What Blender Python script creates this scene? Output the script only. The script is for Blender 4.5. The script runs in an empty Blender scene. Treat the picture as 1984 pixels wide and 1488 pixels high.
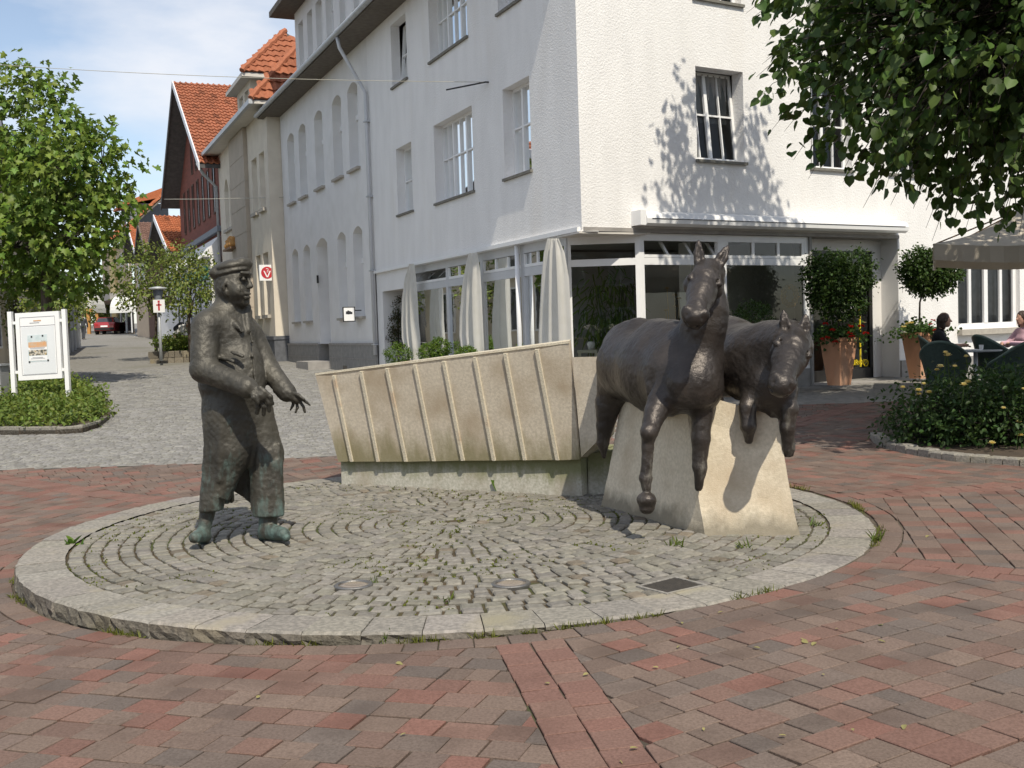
import bpy, math, random
import numpy as np
import openvdb
from mathutils import Vector, Matrix
random.seed(7)
RNG = np.random.default_rng(7)
SC = bpy.context.scene
COL = SC.collection
R = math.radians

# ------------------------------------------------------------ camera
EYE, FPX, PITCH, ROLL = 1.5, 2100.0, 0.0505, -0.032
cam_d = bpy.data.cameras.new('camera')
cam_d.sensor_width = 36.0
cam_d.lens = FPX / 1984 * 36.0
cam_d.clip_start, cam_d.clip_end = 0.05, 3000
cam = bpy.data.objects.new('camera', cam_d)
COL.objects.link(cam)
_cp, _sp, _cr, _sr = math.cos(PITCH), math.sin(PITCH), math.cos(ROLL), math.sin(ROLL)
_u0 = Vector((0, _sp, _cp)); _ex = Vector((1, 0, 0))
_right = _cr * _ex + _sr * _u0
_up = -_sr * _ex + _cr * _u0
_fw = Vector((0, _cp, -_sp))
cam.matrix_world = Matrix((( _right.x, _up.x, -_fw.x, 0), (_right.y, _up.y, -_fw.y, 0), (_right.z, _up.z, -_fw.z, EYE), (0, 0, 0, 1)))
SC.camera = cam

# ------------------------------------------------------------ sky and sun
SUN_EL, SUN_TH = R(53), R(17.5)          # the light travels towards (-sin, cos)
to_sun = Vector((math.sin(SUN_TH) * math.cos(SUN_EL), -math.cos(SUN_TH) * math.cos(SUN_EL), math.sin(SUN_EL)))
world = bpy.data.worlds.new('World'); SC.world = world; world.use_nodes = True
wn, wl = world.node_tree.nodes, world.node_tree.links
wn.clear()
w_out = wn.new('ShaderNodeOutputWorld'); w_bg = wn.new('ShaderNodeBackground')
w_sky = wn.new('ShaderNodeTexSky'); w_sky.sky_type = 'NISHITA'; w_sky.sun_disc = False
w_sky.sun_elevation = SUN_EL
w_sky.sun_rotation = math.atan2(to_sun.x, to_sun.y)
w_sky.air_density = 1.0; w_sky.dust_density = 0.6; w_sky.ozone_density = 1.0
w_tc = wn.new('ShaderNodeTexCoord'); w_map = wn.new('ShaderNodeMapping')
w_map.inputs['Scale'].default_value = (1.0, 1.0, 2.6); w_map.inputs['Location'].default_value = (0.9, 0.25, 0.1)
w_n = wn.new('ShaderNodeTexNoise'); w_n.inputs['Scale'].default_value = 3.4; w_n.inputs['Detail'].default_value = 7; w_n.inputs['Roughness'].default_value = 0.52
w_r = wn.new('ShaderNodeValToRGB'); w_r.color_ramp.elements[0].position = 0.41; w_r.color_ramp.elements[1].position = 0.63
w_r.color_ramp.elements[0].color = (0, 0, 0, 1); w_r.color_ramp.elements[1].color = (0.85, 0.85, 0.85, 1)
w_mix = wn.new('ShaderNodeMixRGB'); w_mix.inputs['Color2'].default_value = (6.1, 6.2, 6.5, 1)
w_hsv = wn.new('ShaderNodeHueSaturation'); w_hsv.inputs['Saturation'].default_value = 0.82; w_hsv.inputs['Value'].default_value = 1.0
wl.new(w_tc.outputs['Generated'], w_map.inputs['Vector']); wl.new(w_map.outputs['Vector'], w_n.inputs['Vector'])
wl.new(w_n.outputs['Fac'], w_r.inputs['Fac']); wl.new(w_r.outputs['Color'], w_mix.inputs['Fac'])
wl.new(w_sky.outputs['Color'], w_hsv.inputs['Color']); wl.new(w_hsv.outputs['Color'], w_mix.inputs['Color1'])
wl.new(w_mix.outputs['Color'], w_bg.inputs['Color']); wl.new(w_bg.outputs['Background'], w_out.inputs['Surface'])
w_bg.inputs['Strength'].default_value = 0.14
sun_d = bpy.data.lights.new('sun', 'SUN'); sun_d.energy = 4.2; sun_d.angle = R(0.53); sun_d.color = (1.0, 0.92, 0.77)
sun = bpy.data.objects.new('sun', sun_d); COL.objects.link(sun); sun.location = (10, -20, 40)
sun.rotation_euler = (-to_sun).to_track_quat('-Z', 'Y').to_euler()
SC.view_settings.view_transform = 'Standard'; SC.view_settings.look = 'None'
SC.view_settings.exposure = 0.14; SC.view_settings.gamma = 1.0; SC.view_settings.use_curve_mapping = False

# ------------------------------------------------------------ projection helpers (photo pixel -> place)
def ray(px, py):
    x = (px - 992) / FPX; y = (744 - py) / FPX
    X = x * _cr - y * _sr; U = x * _sr + y * _cr
    return Vector((X, _cp + U * _sp, -_sp + U * _cp))
def at(px, py, Y):
    d = ray(px, py); s = Y / d.y
    return Vector((d.x * s, Y, EYE + d.z * s))
def gz(x, y):
    s = y - 11.2
    rise = 0.0 if s < -6 else 0.0295 * math.log1p(math.exp(s * 2.0)) / 2.0 if s < 20 else 0.0295 * s
    if y > 150: rise = 0.0295 * 138.8
    return -0.026 + 0.026 * min(max(x, -4.0), 1.3) + rise
def gp(px, py):
    d = ray(px, py); z = 0.0
    for _ in range(60):
        s = (z - EYE) / d.z if abs(d.z) > 1e-6 else 1e3
        if s < 0 or s > 300: s = 300
        p = Vector((0, 0, EYE)) + d * s
        z = 0.6 * z + 0.4 * gz(p.x, p.y)
    return Vector((p.x, p.y, gz(p.x, p.y)))
def isect(px, py, p0, n):
    d = ray(px, py); o = Vector((0, 0, EYE))
    s = (Vector(p0) - o).dot(n) / d.dot(n)
    return o + d * s

# ------------------------------------------------------------ materials
def _n(nt, t, **k):
    n = nt.nodes.new(t)
    for a, b in k.items(): setattr(n, a, b)
    return n
MATS = {}
def mat(name, c1, c2=None, scale=4.0, rough=0.8, bump=0.0, bscale=60.0, bdist=0.01, metal=0.0, spec=0.4, detail=5.0, attr=False, lo=0.35, hi=0.65, c3=None, s3=1.0, lo3=0.55, hi3=0.7, stretch=None, trans=0.0, bdetail=4.0, coat=0.0, emit=None):
    m = bpy.data.materials.new(name); m.use_nodes = True; nt = m.node_tree; nt.nodes.clear(); L = nt.links
    out = _n(nt, 'ShaderNodeOutputMaterial'); b = _n(nt, 'ShaderNodeBsdfPrincipled')
    b.inputs['Roughness'].default_value = rough; b.inputs['Metallic'].default_value = metal; b.inputs['Specular IOR Level'].default_value = spec
    b.inputs['Coat Weight'].default_value = coat
    tc = _n(nt, 'ShaderNodeTexCoord'); vec = tc.outputs['Object']
    if stretch:
        mp = _n(nt, 'ShaderNodeMapping'); mp.inputs['Scale'].default_value = stretch; L.new(vec, mp.inputs['Vector']); vs = mp.outputs['Vector']
    else: vs = vec
    col = None
    if c2 is None: c2 = tuple(v * 0.8 for v in c1)
    no = _n(nt, 'ShaderNodeTexNoise'); no.inputs['Scale'].default_value = scale; no.inputs['Detail'].default_value = detail; L.new(vs, no.inputs['Vector'])
    rp = _n(nt, 'ShaderNodeValToRGB'); rp.color_ramp.elements[0].position = lo; rp.color_ramp.elements[1].position = hi
    rp.color_ramp.elements[0].color = (*c1, 1); rp.color_ramp.elements[1].color = (*c2, 1); L.new(no.outputs['Fac'], rp.inputs['Fac']); col = rp.outputs['Color']
    if c3:
        n3 = _n(nt, 'ShaderNodeTexNoise'); n3.inputs['Scale'].default_value = s3; n3.inputs['Detail'].default_value = 6; L.new(vs, n3.inputs['Vector'])
        r3 = _n(nt, 'ShaderNodeValToRGB'); r3.color_ramp.elements[0].position = lo3; r3.color_ramp.elements[1].position = hi3
        L.new(n3.outputs['Fac'], r3.inputs['Fac'])
        mx = _n(nt, 'ShaderNodeMixRGB'); mx.inputs['Color2'].default_value = (*c3, 1); L.new(r3.outputs['Color'], mx.inputs['Fac']); L.new(col, mx.inputs['Color1']); col = mx.outputs['Color']
    if attr:
        at_ = _n(nt, 'ShaderNodeAttribute', attribute_name='Col'); mu = _n(nt, 'ShaderNodeMixRGB', blend_type='MULTIPLY'); mu.inputs['Fac'].default_value = 1
        L.new(col, mu.inputs['Color1']); L.new(at_.outputs['Color'], mu.inputs['Color2']); col = mu.outputs['Color']
    L.new(col, b.inputs['Base Color'])
    if bump:
        nb = _n(nt, 'ShaderNodeTexNoise'); nb.inputs['Scale'].default_value = bscale; nb.inputs['Detail'].default_value = bdetail; L.new(vec, nb.inputs['Vector'])
        bp = _n(nt, 'ShaderNodeBump'); bp.inputs['Strength'].default_value = bump; bp.inputs['Distance'].default_value = bdist
        L.new(nb.outputs['Fac'], bp.inputs['Height']); L.new(bp.outputs['Normal'], b.inputs['Normal'])
    if emit:
        b.inputs['Emission Color'].default_value = (*emit[:3], 1); b.inputs['Emission Strength'].default_value = emit[3]
    if trans:
        tr = _n(nt, 'ShaderNodeBsdfTranslucent'); ms = _n(nt, 'ShaderNodeMixShader'); ms.inputs['Fac'].default_value = trans
        L.new(col, tr.inputs['Color']); L.new(b.outputs['BSDF'], ms.inputs[1]); L.new(tr.outputs['BSDF'], ms.inputs[2]); L.new(ms.outputs['Shader'], out.inputs['Surface'])
    else: L.new(b.outputs['BSDF'], out.inputs['Surface'])
    MATS[name] = m
    return m
def glass_mat(name, tint=(0.75, 0.8, 0.78), rough=0.015, wav=0.0, refl=1.5):
    m = bpy.data.materials.new(name); m.use_nodes = True; nt = m.node_tree; nt.nodes.clear(); L = nt.links
    out = _n(nt, 'ShaderNodeOutputMaterial'); t = _n(nt, 'ShaderNodeBsdfTransparent'); t.inputs['Color'].default_value = (*tint, 1)
    g = _n(nt, 'ShaderNodeBsdfGlossy'); g.inputs['Roughness'].default_value = rough; g.inputs['Color'].default_value = (0.9, 0.92, 0.92, 1)
    f = _n(nt, 'ShaderNodeFresnel'); f.inputs['IOR'].default_value = refl
    ms = _n(nt, 'ShaderNodeMixShader'); L.new(f.outputs['Fac'], ms.inputs['Fac']); L.new(t.outputs['BSDF'], ms.inputs[1]); L.new(g.outputs['BSDF'], ms.inputs[2])
    if wav:
        tc = _n(nt, 'ShaderNodeTexCoord'); nb = _n(nt, 'ShaderNodeTexNoise'); nb.inputs['Scale'].default_value = 1.2; L.new(tc.outputs['Object'], nb.inputs['Vector'])
        bp = _n(nt, 'ShaderNodeBump'); bp.inputs['Strength'].default_value = wav; bp.inputs['Distance'].default_value = 0.02; L.new(nb.outputs['Fac'], bp.inputs['Height']); L.new(bp.outputs['Normal'], g.inputs['Normal'])
    L.new(ms.outputs['Shader'], out.inputs['Surface'])
    MATS[name] = m
    return m

# ------------------------------------------------------------ mesh helpers
ORG = {}
class MB:
    def __init__(s): s.v = []; s.f = []; s.c = []
    def add(s, vs, fs, col=None):
        o = len(s.v); s.v.extend([tuple(v) for v in vs]); s.f.extend([tuple(i + o for i in f) for f in fs])
        s.c.extend([col or (1, 1, 1)] * len(fs)); return s
    def hexa(s, p, col=None):   # p: 4 bottom (ccw from above) + 4 top
        return s.add(p, [(3, 2, 1, 0), (4, 5, 6, 7), (0, 1, 5, 4), (1, 2, 6, 5), (2, 3, 7, 6), (3, 0, 4, 7)], col)
    def box(s, x0, x1, y0, y1, z0, z1, col=None):
        return s.hexa([(x0, y0, z0), (x1, y0, z0), (x1, y1, z0), (x0, y1, z0), (x0, y0, z1), (x1, y0, z1), (x1, y1, z1), (x0, y1, z1)], col)
    def obox(s, c, ax, ay, az, col=None):   # centre and half axes
        c, ax, ay, az = Vector(c), Vector(ax), Vector(ay), Vector(az)
        return s.hexa([c - ax - ay - az, c + ax - ay - az, c + ax + ay - az, c - ax + ay - az, c - ax - ay + az, c + ax - ay + az, c + ax + ay + az, c - ax + ay + az], col)
    def prism(s, poly, z0, z1, col=None, inset=0.0):
        n = len(poly); zz = lambda z, i: z[i] if isinstance(z, (list, tuple)) else z
        cx = sum(p[0] for p in poly) / n; cy = sum(p[1] for p in poly) / n
        vs = [(p[0], p[1], zz(z0, i)) for i, p in enumerate(poly)]
        if inset:
            vs += [(p[0], p[1], zz(z1, i) - inset) for i, p in enumerate(poly)]
            top = []
            for i, p in enumerate(poly):
                d = math.hypot(p[0] - cx, p[1] - cy) or 1; k = 1 - min(0.4, inset * 1.4 / d)
                top.append((cx + (p[0] - cx) * k, cy + (p[1] - cy) * k, zz(z1, i)))
            vs += top
            fs = [tuple(range(2 * n, 3 * n))] + [(i, (i + 1) % n, n + (i + 1) % n, n + i) for i in range(n)] + [(n + i, n + (i + 1) % n, 2 * n + (i + 1) % n, 2 * n + i) for i in range(n)]
        else:
            vs += [(p[0], p[1], zz(z1, i)) for i, p in enumerate(poly)]
            fs = [tuple(range(n, 2 * n)), tuple(range(n - 1, -1, -1))] + [(i, (i + 1) % n, n + (i + 1) % n, n + i) for i in range(n)]
        return s.add(vs, fs, col)
    def tube(s, pts, rad, n=8, col=None, cap=True):
        pts = [Vector(p) for p in pts]; m = len(pts)
        rr = rad if isinstance(rad, (list, tuple)) else [rad] * m
        vs = []; ref = None
        for i, p in enumerate(pts):
            t = (pts[min(i + 1, m - 1)] - pts[max(i - 1, 0)]).normalized()
            if ref is None: ref = t.orthogonal().normalized()
            a = (ref - t * ref.dot(t)).normalized(); b = t.cross(a); ref = a
            vs += [p + (a * math.cos(2 * math.pi * k / n) + b * math.sin(2 * math.pi * k / n)) * rr[i] for k in range(n)]
        fs = [(i * n + k, i * n + (k + 1) % n, (i + 1) * n + (k + 1) % n, (i + 1) * n + k) for i in range(m - 1) for k in range(n)]
        if cap: fs += [tuple(range(n - 1, -1, -1)), tuple((m - 1) * n + k for k in range(n))]
        return s.add(vs, fs, col)
    def lathe(s, c, prof, n=24, col=None, axis=None, sx=1.0, sy=1.0):
        c = Vector(c); vs = []
        for r, z in prof: vs += [c + Vector((r * sx * math.cos(2 * math.pi * k / n), r * sy * math.sin(2 * math.pi * k / n), z)) for k in range(n)]
        m = len(prof)
        fs = [(i * n + k, i * n + (k + 1) % n, (i + 1) * n + (k + 1) % n, (i + 1) * n + k) for i in range(m - 1) for k in range(n)]
        fs += [tuple(range(n - 1, -1, -1)), tuple((m - 1) * n + k for k in range(n))]
        return s.add(vs, fs, col)
    def build(s, name, m, parent=None, smooth=False, org=None, **tags):
        return mk(name, s.v, s.f, m, parent, smooth, org, s.c, **tags)
def mk(name, v, f, m, parent=None, smooth=False, org=None, cols=None, **tags):
    v = np.asarray(v, dtype=np.float64).reshape(-1, 3)
    if parent is not None: o = ORG[parent.name]
    elif org is not None: o = Vector(org)
    else: o = Vector(((v[:, 0].min() + v[:, 0].max()) / 2, (v[:, 1].min() + v[:, 1].max()) / 2, v[:, 2].min()))
    me = bpy.data.meshes.new(name)
    vv = v - np.array(o)
    if isinstance(f, np.ndarray):
        k = f.shape[1]; me.vertices.add(len(vv)); me.vertices.foreach_set('co', vv.ravel().astype(np.float32))
        me.loops.add(f.size); me.loops.foreach_set('vertex_index', f.ravel().astype(np.int32))
        me.polygons.add(len(f)); me.polygons.foreach_set('loop_start', np.arange(0, f.size, k, dtype=np.int32)); me.polygons.foreach_set('loop_total', np.full(len(f), k, dtype=np.int32))
        me.update(calc_edges=True)
    else: me.from_pydata(vv.tolist(), [], f)
    if cols is not None and len(cols):
        ca = me.color_attributes.new('Col', 'FLOAT_COLOR', 'CORNER'); ln = [len(p) for p in f] if not isinstance(f, np.ndarray) else np.full(len(f), f.shape[1])
        c = np.repeat(np.asarray(cols, dtype=np.float32), ln, axis=0); c = np.c_[c, np.ones(len(c), dtype=np.float32)]
        ca.data.foreach_set('color', c.ravel().astype(np.float32))
    if smooth: me.polygons.foreach_set('use_smooth', [True] * len(me.polygons))
    me.materials.append(MATS[m] if isinstance(m, str) else m)
    ob = bpy.data.objects.new(name, me); COL.objects.link(ob)
    if parent is not None: ob.parent = parent
    else: ob.location = o
    ORG[ob.name] = o
    tag(ob, **tags)
    return ob
def tag(o, label=None, cat=None, group=None, kind=None):
    if label: o['label'] = label
    if cat: o['category'] = cat
    if group: o['group'] = group
    if kind: o['kind'] = kind
    return o
def thing(name, loc, label, cat, group=None):
    e = bpy.data.objects.new(name, None); e.empty_display_size = 0.2; COL.objects.link(e); e.location = loc; ORG[e.name] = Vector(loc)
    return tag(e, label, cat, group)
def clip_poly(poly, a, n):      # keep the side where (p-a).n >= 0
    out = []
    for i in range(len(poly)):
        p, q = poly[i], poly[(i + 1) % len(poly)]
        dp = (p[0] - a[0]) * n[0] + (p[1] - a[1]) * n[1]; dq = (q[0] - a[0]) * n[0] + (q[1] - a[1]) * n[1]
        if dp >= 0: out.append(p)
        if dp * dq < 0:
            t = dp / (dp - dq); out.append((p[0] + (q[0] - p[0]) * t, p[1] + (q[1] - p[1]) * t))
    return out
def area(poly): return 0.5 * sum(poly[i][0] * poly[(i + 1) % len(poly)][1] - poly[(i + 1) % len(poly)][0] * poly[i][1] for i in range(len(poly)))
def mixc(a, b, t): return tuple(x + (y - x) * t for x, y in zip(a, b))
def vnoise(p, scale, seed=0):      # smooth lattice noise, -1..1
    q = np.asarray(p, dtype=np.float32) * scale; i = np.floor(q).astype(np.int64); f = q - i; f = f * f * (3 - 2 * f)
    def h(a, b, c):
        n = (a * 374761393 + b * 668265263 + c * 1440662683 + seed * 1274126177) & 0xFFFFFFFF
        n = ((n ^ (n >> 13)) * 1274126177) & 0xFFFFFFFF; return ((n ^ (n >> 16)) & 0xFFFF) / 32767.5 - 1
    x, y, z = i[..., 0], i[..., 1], i[..., 2]; fx, fy, fz = f[..., 0], f[..., 1], f[..., 2]
    r = 0
    for dx in (0, 1):
        for dy in (0, 1):
            for dz in (0, 1):
                r = r + h(x + dx, y + dy, z + dz) * (fx if dx else 1 - fx) * (fy if dy else 1 - fy) * (fz if dz else 1 - fz)
    return r
# ------------------------------------------------------------ materials of the ground
mat('paver', (0.94, 0.94, 0.94), (0.62, 0.61, 0.60), scale=85, rough=0.85, bump=0.6, bscale=140, bdist=0.005, attr=True, spec=0.25, c3=(0.52, 0.50, 0.49), s3=2.3, lo3=.5, hi3=.78, lo=.38, hi=.72)
mat('sett', (1, 1, 1), (0.74, 0.73, 0.72), scale=30, rough=0.75, bump=0.6, bscale=120, bdist=0.006, attr=True, spec=0.35)
mat('kerb', (0.31, 0.29, 0.26), (0.19, 0.18, 0.162), scale=38, rough=0.8, bump=0.8, bscale=70, bdist=0.012, attr=True, c3=(0.30, 0.275, 0.21), s3=2.5)
mat('joint_soil', (0.048, 0.038, 0.022), (0.085, 0.060, 0.032), scale=7, rough=0.95, bump=0.5, bscale=200, c3=(0.055, 0.068, 0.016), s3=2.2, lo3=0.5, hi3=0.62)
mat('joint_sand', (0.12, 0.095, 0.07), (0.06, 0.05, 0.038), scale=5, rough=0.95, bump=0.4, bscale=150, c3=(0.05, 0.065, 0.018), s3=1.1, lo3=0.52, hi3=0.64)
mat('street_far', (0.245, 0.235, 0.215), (0.165, 0.158, 0.145), scale=9, rough=0.85, bump=0.8, bscale=14, bdist=0.02, c3=(0.165, 0.16, 0.13), s3=0.35)
mat('iron', (0.075, 0.066, 0.055), (0.05, 0.045, 0.04), scale=30, rough=0.6, bump=0.5, bscale=150, metal=0.4)
mat('steel', (0.30, 0.29, 0.27), (0.24, 0.23, 0.22), scale=30, rough=0.45, metal=0.9)
mat('lens', (0.24, 0.20, 0.165), (0.21, 0.18, 0.15), scale=12, rough=0.12, spec=0.6)
# ------------------------------------------------------------ ground sheet
_xs = sorted(set([-900, -400, -150, -60] + [x * 2.0 for x in range(-15, 16)] + [-5, -4.5, -4, -3.5, -3, -2, -1, -.5, 0, .5, 1, 1.3, 1.6, 3, 60, 150, 400, 900]))
_ys = sorted(set([-300, -100, -40, -20] + [float(y) for y in range(-10, 60, 1)] + [70, 90, 110, 130, 150, 151, 200, 400, 1500]))
mb = MB(); nx = len(_xs)
mb.add([(x, y, gz(x, y) - 0.019) for y in _ys for x in _xs], [(j * nx + i, j * nx + i + 1, (j + 1) * nx + i + 1, (j + 1) * nx + i) for j in range(len(_ys) - 1) for i in range(nx - 1)])
ground = mb.build('paved_square', 'joint_sand', org=(0, 0, 0), smooth=True, kind='structure')
# ------------------------------------------------------------ round island of setts
CX, CY, RO, RK = -0.49, 8.54, 3.18, 2.86
island = bpy.data.objects.new('round_island', None); COL.objects.link(island); island.location = (CX, CY, -0.1); ORG['round_island'] = Vector((CX, CY, -0.1)); island['kind'] = 'structure'
mb = MB(); mb.lathe((CX, CY, 0), [(RO - 0.05, -0.35), (RO - 0.05, -0.03), (RK + 0.02, -0.017), (0.01, -0.014)], n=96); mb.build('sett_bed', 'joint_soil', island)
NK = 64; a = 0.0
for k in range(NK):
    a0 = 2 * math.pi * (k + 0.0) / NK + random.uniform(-.012, .012) * 0; a1 = 2 * math.pi * (k + 1) / NK
    g = 0.0009; mb = MB(); nr, na, nh = 5, 5, 4
    tint = random.uniform(0.86, 1.08); col = (tint, tint * random.uniform(.97, 1.0), tint * random.uniform(.93, 1.0))
    vs = []; fs = []
    am = (a0 + a1) / 2; zb = gz(CX + RO * math.cos(am), CY + RO * math.sin(am)) - 0.04
    dz = random.uniform(-0.004, 0.004)
    for i in range(na + 1):
        t = a0 + g + (a1 - a0 - 2 * g) * i / na
        edge = 0.004 * (1 if i in (0, na) else 0)
        prof = [(RK + random.uniform(0, .006), 0.0 - edge)] + [(RK + (RO - RK) * q + random.uniform(-.004, .004), random.uniform(-.0025, .0025) + dz - edge * 0.6) for q in (0.33, 0.66, 0.93)]
        prof += [(RO - 0.004 + random.uniform(-.008, .004), -0.012 - edge * 0.5)]
        prof += [(RO + random.uniform(-.016, .012), -0.012 + (zb + 0.012) * q) for q in (0.35, 0.68)] + [(RO + random.uniform(-.02, .004), zb)]
        vs += [(CX + r * math.cos(t), CY + r * math.sin(t), z) for r, z in prof]
    m_ = 8
    fs = [(i * m_ + j, i * m_ + j + 1, (i + 1) * m_ + j + 1, (i + 1) * m_ + j) for i in range(na) for j in range(m_ - 1)]
    fs += [tuple(range(m_ - 1, -1, -1)), tuple(na * m_ + j for j in range(m_))]
    mb.add(vs, fs, col)
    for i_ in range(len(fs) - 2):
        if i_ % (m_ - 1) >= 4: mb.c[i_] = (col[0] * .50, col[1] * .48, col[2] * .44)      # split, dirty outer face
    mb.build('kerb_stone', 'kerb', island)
setts = []
r = RK - 0.012
while r > 0.12:
    w = random.uniform(0.100, 0.116); r0, r1 = r - w, r; n = max(3, int(round(2 * math.pi * (r0 + w / 2) / random.uniform(0.112, 0.124)))); ph = random.random()
    cuts = np.sort((np.arange(n) + ph + RNG.uniform(-.13, .13, n)) * 2 * math.pi / n)
    for i in range(n):
        a0, a1 = cuts[i], cuts[(i + 1) % n] + (2 * math.pi if i == n - 1 else 0)
        g = 0.0105 / r1
        jr = lambda: random.uniform(-.006, .006); ja = lambda: random.uniform(-.005, .005) / r1
        am = (a0 + a1) / 2; bow = 0.006
        pp = [(r0 + .010 + jr(), a0 + g + ja()), (r1 - .005 + jr() - .003, a0 + g + ja()), (r1 - .003 + jr(), am), (r1 - .005 + jr() - .003, a1 - g + ja()), (r0 + .010 + jr(), a1 - g + ja()), (r0 + .008, am)]
        poly = [(CX + q * math.cos(t), CY + q * math.sin(t)) for q, t in pp]
        if area(poly) < 0: poly = poly[::-1]
        setts.append(poly)
    r -= w + 0.002
def in_poly(p, q):
    c = False; n = len(q)
    for i in range(n):
        (x1, y1), (x2, y2) = q[i], q[(i + 1) % n]
        if (y1 > p[1]) != (y2 > p[1]) and p[0] < (x2 - x1) * (p[1] - y1) / (y2 - y1) + x1: c = not c
    return c
DRAIN = [gp(1232, 1137), gp(1295, 1151), gp(1372, 1133), gp(1305, 1118)]
DRAIN = [Vector((p.x, p.y, 0)) for p in [isect(1232, 1137, (0, 0, 0), Vector((0, 0, 1))), isect(1292, 1152, (0, 0, 0), Vector((0, 0, 1))), isect(1372, 1134, (0, 0, 0), Vector((0, 0, 1))), isect(1308, 1118, (0, 0, 0), Vector((0, 0, 1)))]]
SPOTS = [isect(685, 1134, (0, 0, 0), Vector((0, 0, 1))), isect(990, 1131, (0, 0, 0), Vector((0, 0, 1)))]
dq = [(p.x, p.y) for p in DRAIN]
keep = []
for poly in setts:
    cx = sum(p[0] for p in poly) / len(poly); cy = sum(p[1] for p in poly) / len(poly)
    if any(math.hypot(cx - s.x, cy - s.y) < 0.115 for s in SPOTS) or in_poly((cx, cy), dq): continue
    keep.append((cy + 0.12 * abs(cx), poly))
keep.sort(key=lambda t: t[0])
def sett_col():
    t = random.uniform(0.175, 0.255); c = random.random()
    if c < 0.025: return (t * 0.85, t * 0.72, t * 0.55)
    return (t * 1.03, t * random.uniform(.955, .985), t * random.uniform(.80, .87))
rest = MB()
for i, (d, poly) in enumerate(keep):
    m_ = MB() if i < 300 else rest
    zt = random.uniform(-.005, .006); tx, ty = random.uniform(-.06, .06), random.uniform(-.06, .06)
    cx = sum(p[0] for p in poly) / len(poly); cy = sum(p[1] for p in poly) / len(poly)
    m_.prism(poly, -0.03, [zt + (p[0] - cx) * tx + (p[1] - cy) * ty for p in poly], sett_col(), inset=0.009)
    if i < 300: m_.build('sett', 'sett', island)
rest.build('farther_setts', 'sett', island, kind='stuff')
# ------------------------------------------------------------ clinker pavers round the island
RED = [(0.225, 0.122, 0.098), (0.21, 0.118, 0.096), (0.232, 0.128, 0.103)]
MIX = [(0.232, 0.122, 0.097), (0.215, 0.122, 0.098), (0.180, 0.134, 0.110), (0.170, 0.132, 0.112), (0.196, 0.144, 0.117), (0.184, 0.134, 0.110), (0.158, 0.128, 0.112), (0.21, 0.130, 0.104), (0.20, 0.147, 0.119), (0.195, 0.128, 0.104), (0.176, 0.131, 0.110)]
PV = []
RB = RO + 0.17
SPOKES = [-80.8, -35.5, 9.5, 54.5, 98.5, 142.5, 187.5]
HB = 0.168     # half width of a spoke
def ylim(x): return 13.6 if x < -0.5 else 13.6 + min(1, (x + 0.5) / 2.0) * 3.4
def paver(poly, col):
    for k in range(3):
        pass
    if len(poly) < 3 or abs(area(poly)) < 0.0022: return
    if area(poly) < 0: poly = poly[::-1]
    cx = sum(p[0] for p in poly) / len(poly); cy = sum(p[1] for p in poly) / len(poly)
    if cy > ylim(cx) or cy < 2.6 or abs(cx) > 0.5 * cy + 1.6: return
    PV.append((math.hypot(cx, cy * 0.9) , poly, col))
def shr(poly, g=0.0032):
    cx = sum(p[0] for p in poly) / len(poly); cy = sum(p[1] for p in poly) / len(poly); o = []; ra = random.gauss(0, .010); jx, jy = random.gauss(0, .0022), random.gauss(0, .0022)
    for p in poly:
        d = math.hypot(p[0] - cx, p[1] - cy) or 1; k = 1 - g * 1.4 / d
        ux, uy = (p[0] - cx) * k, (p[1] - cy) * k; o.append((cx + ux - uy * ra + jx + random.uniform(-.0015, .0015), cy + uy + ux * ra + jy + random.uniform(-.0015, .0015)))
    return o
n = 118
for i in range(n):
    a0, a1 = 2 * math.pi * i / n, 2 * math.pi * (i + 1) / n
    poly = [(CX + r * math.cos(t), CY + r * math.sin(t)) for r, t in ((RO + .02, a0), (RB, a0), (RB, a1), (RO + .02, a1))]
    paver(shr(poly), random.choice(MIX))
for s in SPOKES:
    a = R(s); d = (math.cos(a), math.sin(a)); q = (-d[1], d[0])
    for side in (-1, 1):
        t = RB - 0.01; 
        while t < 16:
            L = random.uniform(0.125, 0.2) if t > RB + .05 else 0.16
            w0, w1 = (0, HB) if side > 0 else (-HB, 0)
            poly = [(CX + d[0] * u + q[0] * v, CY + d[1] * u + q[1] * v) for u, v in ((t, w0), (t + L, w0), (t + L, w1), (t, w1))]
            paver(shr(poly), mixc(random.choice(RED), (0.22, .15, .12), random.random() ** 3 * .7)); t += L
SECT = [(SPOKES[i], SPOKES[i + 1]) for i in range(len(SPOKES) - 1)] + [(187.5, 279.2)]
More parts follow.
